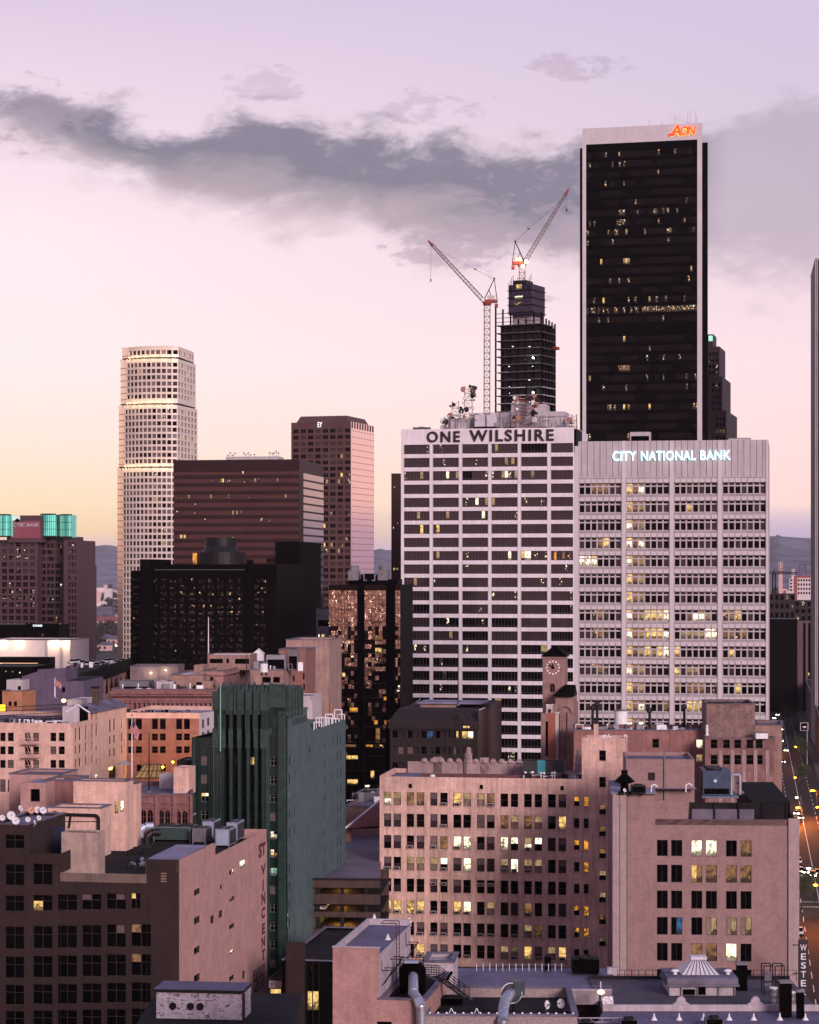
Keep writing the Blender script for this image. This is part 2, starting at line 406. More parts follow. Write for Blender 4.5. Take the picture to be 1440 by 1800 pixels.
def rows(v0, n, pitch, h): return [(v0+i*pitch, v0+i*pitch+h) for i in range(n)]
# ---------------------------------------------------------------- setting: ground, hills, street
m_ground = mat('city_ground', (.03,.026,.028), .9, var=.5, scale=.02)
m_asph = mat('asphalt', (.028,.023,.021), .7, spec=.06, var=.35, scale=.5, bump=.15)
m_walk = mat('pavement_concrete', (.06,.052,.05), .9, var=.3, scale=.4)
m_mark = mat('road_paint', (.75,.72,.68), .6, var=.25, scale=2)
mb = MB(); mb.face([(-30000,-300,0), (30000,-300,0), (30000,45000,0), (-30000,45000,0)])
o = mb.build('ground', [m_ground]); o['kind'] = 'structure'
def street_pt(u, v, z=.0): return onz(u, v, z)
S0 = V((58, 340)); SV = V((.151, 1)).normalized(); SN = V((SV.y, -SV.x))     # left kerb line of the street and its directions
def sp_(a, b, z): q = S0+SV*a+SN*b; return V((q.x, q.y, z))
mb = MB(); mb.face([sp_(-250,0,.004), sp_(-250,17,.004), sp_(1400,17,.004), sp_(1400,0,.004)]); o = mb.build('road', [m_asph]); o['kind'] = 'structure'
mb = MB()
for b0, b1 in ((-4.2, 0), (17, 21.5)):
    mb.box(sp_(-250, b0, .0), g3(SV*1650), g3(SN*(b1-b0)), (0, 0, .14))
o = mb.build('pavement', [m_walk]); o['kind'] = 'structure'
mb = MB()
for i in range(-10, 60):
    for b0 in (4.2, 8.4, 12.7):
        mb.box(sp_(i*14, b0, .006), g3(SV*(7 if b0 != 8.4 else 13.9)), g3(SN*.16), (0, 0, .004))
for a0 in (176, 184): mb.box(sp_(a0, .4, .006), g3(SV*.4), g3(SN*16), (0, 0, .004))
o = mb.build('road_markings', [m_mark]); o['kind'] = 'structure'
# hills
rng = random.Random(5)
def fbm(x, y):
    s = 0; a = 1
    for i in range(5): s += a*math.sin(x*(1.7**i)*1.3+i*2.1+1.7*math.sin(y*(1.6**i)+i))*math.cos(y*(1.8**i)*.9+i*1.3); a *= .55
    return s
def ridge(name, y0, y1, x0, x1, crest, nx=120, ny=26, col=(.15,.15,.18), amp=18):
    vs, fs = [], []
    for j in range(ny+1):
        f = j/ny; y = y0+(y1-y0)*f
        for i in range(nx+1):
            x = x0+(x1-x0)*i/nx; xx = x*y/y1
            h = crest(x)*(f**1.35)+fbm(x/900, y/700)*amp*math.sin(math.pi*min(1, f*1.02))*.8+fbm(x/260+5, y/300)*amp*.25*f
            vs.append((xx, y, max(-1, h)))
    for j in range(ny):
        for i in range(nx): a = j*(nx+1)+i; fs.append((a, a+1, a+nx+2, a+nx+1))
    n = len(vs)
    for i in range(nx+1): vs.append((vs[ny*(nx+1)+i][0], y1+(y1-y0)*.7, -1))
    for i in range(nx): a = ny*(nx+1)+i; fs.append((a, a+1, n+i+1, n+i))
    me = bpy.data.meshes.new(name); me.from_pydata(vs, [], fs); me.polygons.foreach_set('use_smooth', [True]*len(fs))
    me.materials.append(mat('hazed_scrub_'+name, col, .95, var=.6, scale=.006)); me.update()  # scrub colour paled, distance haze put into the base colour
    o = bpy.data.objects.new(name, me); C.objects.link(o); o['kind'] = 'structure'; return o
def interp(pts):
    def f(x):
        for (a, p), (b, q) in zip(pts, pts[1:]):
            if x <= b: return p+(q-p)*max(0, (x-a))/(b-a)
        return pts[-1][1]
    return f
def crest(D, pts): return interp([(K(u)*D, Z(v, D)) for u, v in pts])
ridge('hills', 7500, 10500, -1200, 4900, crest(10500, [(200,1002),(560,990),(650,966),(672,962),(700,975),(900,960),(1200,958),(1345,953),(1358,948),(1366,941),(1377,946),(1400,948),(1430,950),(2000,945),(2600,960)]), 240)
ridge('hills', 13000, 17000, -5900, 4300, crest(17000, [(-700,960),(100,962),(140,962),(175,960),(190,958),(205,962),(400,955),(640,968),(690,966),(1300,940),(1500,950)]), 200, amp=20, col=(.52,.44,.47))  # far ridge given a paler colour to stand for thicker haze

# ---------------------------------------------------------------- shared finishes
m_white = mat('white_concrete', (.69,.635,.675), .75, var=.12, scale=.2, streak=.22)
m_prec = mat('precast_panel', (.44,.395,.41), .75, var=.14, scale=.4, streak=.25)
m_black = mat('black_steel', (.0015,.0013,.0014), .5, var=.3, scale=.3, spec=.025)
m_dkmet = mat('dark_metal', (.012,.011,.012), .5, metal=.3, var=.3)
m_grmet = mat('grey_metal', (.17,.16,.18), .45, metal=.4, var=.25, scale=1)
m_galv = mat('galvanised_steel', (.42,.44,.50), .35, metal=.75, var=.3, scale=1.5)
m_paintw = mat('white_paint', (.74,.72,.74), .6, var=.15, scale=1, streak=.2)
m_roof = mat('roof_membrane', (.13,.115,.16), .85, var=.6, scale=.25)
m_roofd = mat('roof_tar', (.018,.015,.017), .85, var=.6, scale=.3, spec=.1)
m_roofb = mat('roof_pale_membrane', (.20,.185,.26), .8, var=.3, scale=.25)
m_pink = mat('pink_stucco', (.68,.44,.37), .9, var=.26, scale=.25, streak=.45, bump=.25)
m_west = mat('dusty_pink_plaster', (.28,.175,.165), .9, var=.1, scale=.3, streak=.1, bump=.3)
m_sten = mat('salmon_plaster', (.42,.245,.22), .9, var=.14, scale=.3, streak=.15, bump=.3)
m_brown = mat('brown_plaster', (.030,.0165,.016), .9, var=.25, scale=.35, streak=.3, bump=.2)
m_cream = mat('cream_plaster', (.66,.43,.35), .9, var=.16, scale=.3, streak=.25, bump=.2)
m_orange = mat('orange_brick', (.30,.12,.085), .9, var=.2, scale=.5, streak=.2, brick=(1.1, (.4,.25,.2,1)))
m_brick = mat('weathered_brick', (.20,.105,.095), .9, var=.45, scale=.6, streak=.3, brick=(1.2, (.42,.33,.3,1)))
m_dbrick = mat('dark_brick', (.06,.032,.026), .9, var=.3, scale=.5, brick=(1.1, (.2,.13,.11,1)))
m_tan = mat('tan_stone', (.31,.19,.16), .85, var=.25, scale=.4, streak=.3)
m_tera = mat('rose_terracotta', (.24,.11,.105), .8, var=.3, scale=.8, streak=.3)
m_fram = mat('window_frame_dark', (.035,.022,.022), .6, var=0)
m_frwt = mat('window_frame_pale', (.40,.31,.29), .7, var=0)
m_frred = mat('window_frame_maroon', (.07,.03,.03), .6, var=0)
g_bar = mat('mullion_grey', (.05,.042,.047), .5, var=0)
m_red = mat('crane_red', (.22,.028,.018), .5, var=.2)
m_crane = mat('crane_lattice', (.16,.075,.06), .6, var=.3, scale=.6)
m_dish = mat('dish_white', (.62,.60,.62), .5, var=.15)
sash = dict(nx=1, ny=2, t=.06, fw=.07, fm=m_fram, dep=.25)
plain = dict(nx=1, ny=1, t=.06, fw=.06, fm=m_fram, dep=.25)

def roof_unit(x, y, z, a, b, h, rot, label, group=None, body=m_grmet, name='roof_unit', fans=1, cat='roof unit'):
    t = thing(name, label, cat, (x, y, z), group); ca, sa = math.cos(rot), math.sin(rot)
    q = lambda i, j, k: V((x+i*ca-j*sa, y+i*sa+j*ca, z+k))
    mb = MB(); mb.cbox(x, y, z+.25, a, b, h-.25, 0, rot)
    mb.build('casing', [body], t)
    mb = MB()
    for i in (-.42, .42):
        mb.cbox(*q(i*a, 0, 0), .15, b*.9, .25, 0, rot)
    mb.build('skid', [m_dkmet], t)
    mb = MB()
    for i in range(fans):
        cx_ = (i+.5)/fans*a-a/2; r = min(a/fans, b)*.36
        mb.lathe(q(cx_, 0, h), [(r, 0), (r, .18), (r*.9, .18), (r*.9, .06)], 14)
    mb.build('fan', [m_dkmet], t)
    mb = MB()
    mb.box(q(-a*.44, -b/2-.02, .4), V((ca, sa, 0))*a*.88, V((sa, -ca, 0))*.03, (0, 0, h*.6)); mb.build('grille', [m_black], t)
    return t
def dish(p, r, az_, tilt, label, group=None, mt=None, mast=1.0):
    t = thing('satellite_dish', label, 'satellite dish', p, group); p = V(p)
    ax = V((math.sin(az_)*math.cos(tilt), math.cos(az_)*math.cos(tilt), math.sin(tilt)))
    u = ax.orthogonal().normalized(); w_ = ax.cross(u); c = p+V((0, 0, mast+r*.3))
    mb = MB(); prev = None
    for k in range(5):
        rr = r*k/4; ring = [c+ax*(rr*rr/r*.32)+(u*math.cos(2*math.pi*i/18)+w_*math.sin(2*math.pi*i/18))*max(rr, .01) for i in range(18)]
        if prev:
            for i in range(18): j = (i+1) % 18; mb.face([prev[i], prev[j], ring[j], ring[i]]); mb.face([ring[i]-ax*.03, ring[j]-ax*.03, prev[j]-ax*.03, prev[i]-ax*.03])
        prev = ring
    mb.build('reflector', [mt or m_dish], t)
    mb = MB(); mb.bar(p, c-ax*.05, .05, 0, 6); mb.build('mast', [m_grmet], t)
    mb = MB(); tip = c+ax*r*.9; mb.bar(c+u*r*-.95+ax*r*.3, tip, .025, 0, 4); mb.bar(tip-ax*.12, tip+ax*.1, .07, 0, 6); mb.build('feed_arm', [m_grmet], t)
    return t
def lattice(mb, p, q, w0, w1, r, step, m=0, tri=False):
    """a braced mast or boom from p to q, square in section"""
    p, q = V(p), V(q); d = (q-p); ln = d.length; d.normalize()
    u = V((0, 1, 0)) if abs(d.y) < .9 else V((1, 0, 0)); u = (u-d*u.dot(d)).normalized(); s = d.cross(u)
    sg = ((-1,-1), (1,-1), (1,1), (-1,1)); n = max(1, round(ln/step))
    pts = [[p+d*ln*i/n+(u*a+s*b)*(w0+(w1-w0)*i/n)/2 for a, b in sg] for i in range(n+1)]
    for k in range(4): mb.bar(pts[0][k], pts[-1][k], r, m)
    for i in range(n):
        for k in range(4):
            j = (k+1) % 4
            mb.bar(pts[i][k], pts[i][j], r*.6, m); mb.bar(pts[i][k], pts[i+1][j], r*.55, m)
def flagpole(p, h, label, flag=False, mt=None):
    t = thing('flagpole', label, 'flagpole', p); p = V(p)
    mb = MB(); mb.bar(p, p+V((0, 0, h)), .14, 0, 8, .07); mb.build('pole', [mt or m_paintw], t)
    mb = MB(); mb.lathe(p+V((0, 0, h)), [(.02, 0), (.14, .08), (.14, .2), (.02, .3)], 8); mb.build('finial', [m_grmet], t)
    mb = MB(); mb.lathe(p, [(.4, 0), (.4, .15), (.2, .3)], 10); mb.build('pole_base', [m_grmet], t)
    return t

# ================================================================ ONE WILSHIRE style slab: white grid, black lettering
rng = random.Random(11)
cs = corners(705, 1009, dL=668, depth=34, sl=.2)
b = B('office_tower', 'white gridded office tower with black rooftop lettering and wide banded windows', 'office building', (cs[0]+cs[1])/2, m_white, m_roof)
w1 = W(cs[0], cs[1]); ur = 710
bays = [(710,755),(761,806.5),(812.5,858),(864,910),(916,962),(968.5,1008)]
vr = [(782+i*23.35, 798.5+i*23.35) for i in range(25)]
oc = dict(nx=8, ny=2, t=.09, fw=.1, fm=g_bar, dep=.55, zs=[0, .2, 1])
hs = []
ups = ['p', 'p', 'd']
for ri, (a, c) in enumerate(vr):
    for ci, (x0, x1) in enumerate(bays):
        if w1.z(c, ur) < 2: continue
        r = w1.rect(x0, x1, a, c, ur); r = (r[0], min(r[1], w1.L-.25), r[2], r[3]); hs.append(r)
        base = 'p' if ri < 12 else ('d' if ri > 15 else pick(rng, [('p', 1), ('d', 1)]))
        st = [base]*16
        n = {1: .04, 2: .05, 4: .06, 5: .05, 10: .02, 11: .03}.get(ri, .012)
        for k in range(8):
            if rng.random() < n: st[k*2+1] = pick(rng, [('t', 2), ('w', 1)])
            if rng.random() < .05: st[k*2+1] = 's'
        if (ri, ci) == (0, 4): st = ['k']*16
        if (ri, ci) == (2, 2): st[0:6] = ['k']*6
        if (ri, ci) in ((6, 0), (6, 1)): st[11 if ci == 0 else 3] = 'y'; st[10 if ci == 0 else 2] = 'y'
        if (ri, ci) == (8, 3): st[11] = 'w'; st[10] = 'w'
        if (ri, ci) == (8, 4): st[0:6] = ['d', 'y', 'w', 'w', 'w', 'w']
        if (ri, ci) == (8, 5): st[2:4] = ['o', 'o']; st[9] = 'b'; st[13] = 'q'
        if (ri, ci) in ((2, 1), (2, 3), (4, 2)): st[9] = 'w'; st[15] = 't'
        b.win(w1, r, oc, st)
zt = w1.z(755, 705)
b.block(cs, 0, zt, fh=hs, par=1.2, dep=.55)
for u in (757.9, 809.5, 861, 913, 965.2):                    # grey strips beside each pier, shade of narrow grooves put into the colour
    for du in (-2.2, 2.2):
        x = w1.s(u+du); b.trim.box(w1.pt(x-.06, 0, 0), g3(w1.t*.12), (0, 0, w1.z(781, ur)), g3(w1.n*.02))
b.tm = mat('groove_shadow_grey', (.42,.38,.41), .8, var=0)
m_blet = mat('letter_black', (.018,.014,.016), .5, var=0)
lettering('ONE', w1, w1.s(751), w1.z(777.5, 770), w1.z(758, 770)-w1.z(777.5, 770), w1.s(809)-w1.s(751), m_blet, b.root, .35, .1, fat=.02, sp=1.22)
lettering('WILSHIRE', w1, w1.s(826), w1.z(775.5, 900), w1.z(755, 900)-w1.z(775.5, 900), w1.s(974)-w1.s(826), m_blet, b.root, .35, .1, fat=.02, sp=1.22)
b.finish(); OWz = zt; OWw = w1
# rooftop plant on that tower
def onroofw(w_, u, back, z): q = w_.A+w_.t*w_.s(u)-w_.n*back; return V((q.x, q.y, z))
rot = math.atan2(w1.t.y, w1.t.x)
zr = OWz-1.2
B2 = w1.A-w1.n*8
t = thing('plant_room', 'pale rooftop plant room cluttered with pipes on the white gridded tower', 'plant room', onroofw(w1, 890, 14, zr))
mb = MB()
for u0, u1, bk, dp, h in ((772,818,8,10,4.6),(818,868,9,8,6.4),(868,985,10,12,6.6),(890,952,9.4,8,8.8)):
    a = onroofw(w1, u0, bk, zr); c = onroofw(w1, u1, bk, zr); mb.box(a, c-a, g3(-w1.n*dp), (0, 0, h))
mb.build('wall', [mat('plant_render', (.46,.42,.44), .8, var=.35, scale=.3, streak=.4)], t)
mb = MB()
for k in range(46):
    u = rng.uniform(770, 990); bk = rng.uniform(5.5, 9); p = onroofw(w1, u, bk, zr); h = rng.uniform(1, 6.5)
    mb.bar(p, p+V((0, 0, h)), rng.uniform(.06, .16), 0, 5)
    if rng.random() < .6: q = p+g3(w1.t*rng.uniform(1, 6))+V((0, 0, h)); mb.bar(p+V((0, 0, h)), q, .09, 0, 5)
mb.build('pipework', [m_grmet], t)
mb = MB()
for u0, u1 in ((828,846.5),(849,867)):
    a = onroofw(w1, u0, 6.5, zr+2.2); c = onroofw(w1, u1, 6.5, zr+2.2); mb.box(a, c-a, g3(-w1.n*2.3), (0, 0, 3.4))
    mb.lathe(onroofw(w1, (u0+u1)/2, 7.6, zr+5.6), [(1.1,0),(1.1,.5)], 14)
mb.build('cooling_tower', [mat('cooler_grey', (.5,.48,.51), .6, var=.2)], t)
mb = MB()
for u0, u1 in ((826,870),(880,900),(930,960)):
    a = onroofw(w1, u0, 6.6, zr); c = onroofw(w1, u1, 6.6, zr); mb.box(a, c-a, g3(-w1.n*2), (0, 0, 1.9))
mb.build('louvre', [m_black], t)
def comm_mast(u, bk, h, wd_, nd, seed, label):
    r = random.Random(seed); p = onroofw(w1, u, bk, zr); t = thing('antenna_mast', label, 'antenna mast', p)
    mb = MB(); lattice(mb, p, p+V((0, 0, h)), wd_, wd_*.8, .09, 2.0); mb.build('lattice', [mat('mast_rust', (.30,.17,.15), .6, var=.3)], t)
    for k in range(nd):
        z = h*(.3+.7*r.random()); side = r.choice((-1, 1)); c = p+V((side*wd_*.5+r.uniform(-.8, .8), -wd_*.6, z)); rr = r.choice((.35, .45, .6, .85))
        mb = MB(); ax = V((r.uniform(-.9, .9), -1, r.uniform(-.1, .1))).normalized(); mb.bar(c, c+ax*.3, rr, 0, 12, rr*.85); mb.bar(c, p+V((0, 0, z)), .05, 0, 4)
        mb.build('dish', [r.choice((m_dish, m_dkmet, mat('dish_rust', (.3,.14,.11), .6, var=.2)))], t)
comm_mast(811, 12, 14.6, 2.6, 20, 3, 'tallest antenna mast hung with round dishes on the white gridded tower')
comm_mast(788, 12, 10.2, 2.4, 12, 4, 'shorter antenna mast with a few dishes beside the tallest mast')
comm_mast(776, 9, 5.4, 1.5, 8, 5, 'low antenna frame nearest the roof edge of the white gridded tower')
comm_mast(916, 7, 11.2, 5.2, 26, 6, 'wide thicket of pale dishes above the plant room')
comm_mast(1003, 9, 5.6, 1.6, 5, 7, 'small antenna frame with a large dish by the black glass tower')
roof_unit(*onroofw(w1, 737, 4, zr), 5, 2.4, 2.0, rot, 'low tilted rooftop vent box alone at the corner of the white gridded tower', body=m_grmet)
# dark screen wall on its right shoulder
t = thing('screen_wall', 'black sloping screen wall on the shoulder between the two white towers', 'screen wall', g3(cs[1], OWz-7))
mb = MB(); q = g3(cs[1], OWz-7)+g3(w1.t*.3); mb.box(q, g3(w1.t*.4), g3(-w1.n*14), (0, 0, 6.5)); mb.build('panel', [m_black], t)
mb = MB(); mb.box(q+V((0, 0, 6.5))-g3(w1.t*.1), g3(w1.t*.6), g3(-w1.n*14), (0, 0, .25)); mb.build('coping', [m_prec], t)

# ================================================================ CITY NATIONAL BANK style slab
rng = random.Random(21)
cs = corners(1017, 1350.5, dL=492, depth=26, sl=.17)
b = B('office_building', 'pale precast office slab with glowing white bank lettering above its windows', 'office building', (cs[0]+cs[1])/2, [m_prec, mat('joint_dark', (.06,.05,.055), .9, var=0)], m_roof)
w1 = W(cs[0], cs[1]); ur = 1018
zt = w1.z(776, 1017)
bays = [(1017.6,1092.3),(1100.6,1176.5),(1185,1261),(1270,1347)]
cnb = dict(nx=7, ny=2, t=.30, fw=.16, fm=m_prec, dep=.5, zs=[0, .72, 1], ft=1)
# thin white fins between panes, a grey transom across
def cnb_window(b, w_, r, st):
    b.win(w_, r, cnb, st)
ntop, pitch = 849.5, 31.7
for u in range(1022, 1350, 11):                               # panel joints of the blank crown
    x = w1.s(u); b.wall.box(w1.pt(x-.05, w1.z(838, u), 0), g3(w1.t*.1), (0, 0, w1.z(774, u)-w1.z(838, u)), g3(w1.n*.006), 1)
hs = []
lamp = {1: 'ybt'}
for ri in range(15):
    v0 = ntop+ri*pitch; 
    for ci, (x0, x1) in enumerate(bays):
        r = w1.rect(x0, x1, v0, v0+20.5, ur); hs.append(r)
        st = [['d', 'd'] if rng.random() < .75 else ['p', 'd'] for _ in range(7)]
        if ci == 1:
            st[0] = [pick(rng, [('w', 2), ('y', 1)]), 'y']; st[1] = ['b', 'b']; st[2] = [pick(rng, [('w', 1), ('t', 2)]), 'b']
        def put(*ks):
            for i, k in ks: st[i] = [k, k]
        if ri == 0 and ci == 0: put((2,'b'),(3,'b'),(4,'b'))
        if ri == 1 and ci == 2: st[2] = ['y', 'd']
        if ri == 3 and ci == 0: put((3,'b'),(4,'y'))
        if ri == 4 and ci == 0: st[0:3] = [['w','w'], ['w','w'], ['w','y']]
        if ri == 7 and ci == 1: put((3,'y'),(4,'y'),(5,'y'),(6,'w'))
        if ri == 8 and ci == 1: put((3,'y'),(4,'y'),(5,'y')); st[6] = ['w', 'd']
        if ri == 9 and ci == 1: put((3,'y'),(5,'y'),(6,'w')); st[4] = ['t','d']
        if ri == 9 and ci == 2: put((0,'y'))
        if ri in (7, 8, 10) and ci == 0: put((2,'q'),(3,'b'),(4,'q'))
        if ri == 7 and ci == 2: st[3] = ['w','d']; st[4] = ['w','b']; st[5] = ['t','d']; st[2] = ['b','d']
        if ri == 8 and ci == 2: put((5,'w'),(6,'w')); st[1:5] = [['t','d'],['t','d'],['t','d'],['t','d']]
        if ri == 7 and ci == 3: put((0,'q'),(1,'b'),(2,'y'))
        if ri == 8 and ci == 3: put((0,'b'),(1,'b'),(2,'q'),(3,'b'))
        if ri == 9 and ci == 3: st[1] = ['y','d']
        if ri == 10 and ci == 2: st[0] = ['y','d']; st[2:4] = [['t','d'],['t','d']]
        if ri == 11 and ci == 2: put((0,'b'),(2,'b'),(3,'b'),(4,'b'),(6,'q'))
        if ri == 11 and ci == 3: st[2] = ['y','y']
        if ri == 12 and ci == 2: put((2,'y'),(3,'y'),(4,'y'))
        if ri == 12 and ci == 1: put((6,'b'))
        flat = [k for p_ in st for k in p_]
        cnb_window(b, w1, r, flat)
        # white spandrel panels standing in front of the band above, one per pane
        zz0, zz1 = r[3]+.02, w1.z(v0-6.3, ur); n = 7
        for i in range(n):
            a = r[0]+(r[1]-r[0])*i/n
            b.trim.box(w1.pt(a+.14, zz0, 0), g3(w1.t*((r[1]-r[0])/n-.28)), (0, 0, zz1-zz0), g3(w1.n*.12))
        b.wall.box(w1.pt(r[0], w1.z(v0+21.6, ur), 0), g3(w1.t*(r[1]-r[0])), (0, 0, .05), g3(w1.n*.05), 1)
        b.wall.box(w1.pt(r[0], w1.z(v0-8, ur), 0), g3(w1.t*(r[1]-r[0])), (0, 0, .05), g3(w1.n*.05), 1)
b.tm = mat('spandrel_panel', (.50,.455,.47), .75, var=.06, scale=.4)
b.block(cs, 0, zt, fh=hs, par=1.0, dep=.5)
for u in (1096.5, 1180.7, 1265.5):
    x = w1.s(u); b.trim.box(w1.pt(x-.4, 0, 0), g3(w1.t*.8), (0, 0, w1.z(775, u)), g3(w1.n*.16))
x = w1.s(1019)
b.trim.box(w1.pt(-.8, 0, -.3), g3(w1.t*.8), (0, 0, zt-1), g3(w1.n*.46))
b.trim.box(w1.pt(w1.L-.45, 0, 0), g3(w1.t*.5), (0, 0, zt), g3(w1.n*.16))
g_neon = glow('sign_white_blue', (.60,.95,1), 1.25)
sgn = [('CITY', 1077, 1119), ('NATIONAL', 1127, 1223.5), ('BANK', 1231.5, 1285)]
for s_, a, c in sgn:
    vb = 810.5-(a-1077)*.011
    o_ = lettering(s_, w1, w1.s(a), w1.z(vb, a), w1.z(794, a)-w1.z(811, a), w1.s(c)-w1.s(a), g_neon, b.root, .25, .12, fat=.014, sp=1.06)
    point_light(w1.pt(w1.s((a+c)/2), w1.z(803, a), 1.6), 28, (.6,.9,1), 1.2, 'sign_light', b.root)
b.finish(); rot = math.atan2(w1.t.y, w1.t.x); CNz = zt
t = roof_unit(*onroofw(w1, 1123, 6, zt-1), 4.4, 3, 3.2, rot, 'pale rooftop unit with a round dish on the bank slab', body=m_prec, name='roof_unit')
t = thing('lift_housing', 'long low housing at the right end of the bank slab roof', 'roof housing', onroofw(w1, 1300, 12, zt-1))
a = onroofw(w1, 1278, 12, zt-1); c = onroofw(w1, 1318, 12, zt-1); mb = MB(); mb.box(a, c-a, g3(-w1.n*5), (0, 0, 2)); mb.build('wall', [m_prec], t)
mb = MB(); mb.box(a+V((0, 0, 2))-g3(w1.t*.1), (c-a)*1.02, g3(-w1.n*5.1), (0, 0, .15)); mb.build('coping', [m_grmet], t)

# ================================================================ black glass tower with white end stripes and lit red sign
rng = random.Random(31)
cs = corners(1024, 1234, dL=905, depth=36, sl=.25)
m_stripe = mat('pale_cladding', (.52,.48,.50), .6, var=.1, scale=.15, streak=.1)
b = B('skyscraper', 'tallest tower, black glass with pale corner stripes and a glowing red rooftop sign', 'skyscraper', (cs[0]+cs[1])/2, [m_black, m_stripe], m_roofd)
w1 = W(cs[0], cs[1]); zt = w1.z(226, 1024); G['v'] = mat('glass_smoke', (.004,.0025,.003), .12, var=.3, scale=.3, spec=.16)
xa, xb = w1.s(1030.5), w1.s(1226)
z1 = w1.z(254, 1030)
hs = []
rib = dict(nx=48, ny=1, t=.14, fw=.1, fm=m_black, dep=.25, ft=0)
v = 268.5; ri = 0
while v < 800:
    z_ = w1.z(v+10.2, 1031)
    if z_ > 3:
        r = (xa+.1, xb-.1, z_, w1.z(v, 1031)); hs.append(r)
        nl = {0:.1,1:.07,3:.08,6:.1,7:.2,8:.22,9:.16,11:.02,15:.16,16:.4,23:.18,24:.06,26:.08}.get(ri, .025)
        st = []
        while len(st) < 48:
            k = pick(rng, [('v', 6), ('d', 7), ('k', 6)]); st += [k]*rng.randint(2, 7)
        st = st[:48]
        for i in range(48):
            if rng.random() < nl: st[i] = pick(rng, [('s', 4), ('q', 4), ('t', .3)])
            if ri == 16 and i > 20 and rng.random() < .6: st[i] = pick(rng, [('q', 2), ('s', 1), ('b', 1)])
        if ri == 11: st[16:19] = ['t', 'y', 't']; st[6] = 'y'
        if ri == 15: st[7] = 'y'
        if ri == 19: st[16] = 'y'
        if ri == 22: st[15:19] = ['b','t','b','b']
        if ri == 26: st[16] = 'y'; st[27] = 'y'; st[10] = 't'
        if ri != 18: b.win(w1, r, rib, st)
        else: hs.pop()
    v += 17.05; ri += 1
wallfaces(b.wall, w1, 0, z1, hs, 0, .25, x0=xa, x1=xb)
for x0, x1, zz in ((0, xa, zt), (xb, w1.L, zt)): b.wall.box(w1.pt(x0, 0, .0), g3(w1.t*(x1-x0)), g3(-w1.n*1.2), (0, 0, zz), 1)
b.wall.box(w1.pt(xa, z1, 0), g3(w1.t*(xb-xa)), g3(-w1.n*1.2), (0, 0, zt-z1), 1)
A_, B_ = cs[0]-w1.n*1.2-w1.t*1.2, cs[1]-w1.n*1.2+w1.t*2.2
gv = V((K(1243.5), 1)).normalized(); zb = zt-3.5
for (X0, X1, zz) in ((A_, B_, zb-4),):
    ring_ = [X0, X1, X1+gv*34, X0+gv*34]
    for i in range(4):
        p, q = ring_[i], ring_[(i+1) % 4]
        if i == 0: continue
        b.wall.face([g3(p, 0), g3(q, 0), g3(q, zz), g3(p, zz)], 0)
    b.roof.face([g3(p, zz) for p in ring_])
    b.wall.face([g3(cs[0]-w1.n*1.2, 0), g3(A_, 0), g3(A_, zz), g3(cs[0]-w1.n*1.2, zz)], 0)
    b.wall.face([g3(B_, 0), g3(cs[1]-w1.n*1.2, 0), g3(cs[1]-w1.n*1.2, zz), g3(B_, zz)], 0)
wr = W(B_, B_+gv*34)
b.wall.box(g3(cs[0]-w1.n*1.2, zb-4), g3(cs[1]-cs[0])-g3(w1.t*.4), g3(gv*33), (0, 0, zt-zb+3.4), 0)
g_red = glow('sign_red', (1,.055,.012), 1.15); g_yel = glow('sign_yellow', (1,.55,.10), .8)
zz0, hh = w1.z(240, 1180), w1.z(219, 1180)-w1.z(239, 1180)
zs_ = w1.z(238.5, 1200)
for fat, mt_, of in ((.06, g_yel, .25), (.018, g_red, .45)):
    lettering('A', w1, w1.s(1178.5)-(.25 if fat > .05 else 0), zs_-(.22 if fat > .05 else 0), hh*.98, w1.s(1199)-w1.s(1179), mt_, b.root, .12, of, shear=.18, fat=fat, name='sign_letter')
    lettering('O', w1, w1.s(1197)-(.2 if fat > .05 else 0), zs_-(.22 if fat > .05 else 0)+.15, hh*.78, w1.s(1211.5)-w1.s(1198), mt_, b.root, .12, of, shear=.12, fat=fat, name='sign_letter')
    lettering('N', w1, w1.s(1209)-(.2 if fat > .05 else 0), zs_-(.22 if fat > .05 else 0)+.2, hh*.78, w1.s(1224.5)-w1.s(1210), mt_, b.root, .12, of, shear=.16, fat=fat, name='sign_letter')
mb = MB(); x = w1.s(1176.5); mb.box(w1.pt(x, zs_+.1, .45), g3(w1.t*2.3), (0, 0, 1.0), g3(w1.n*.12)); mb.build('sign_swoosh', [g_red], b.root)
b.finish()
mb = MB()
for u, h in ((1138,3),(1160,2.4),(1184,4),(1206,5),(1210,6),(1219,5),(1222,4)):
    q = w1.pt(w1.s(u), zt-.5, -6); mb.bar(q, q+V((0, 0, h+1)), .045, 0, 5)
mb.build('antenna', [m_dkmet], b.root)
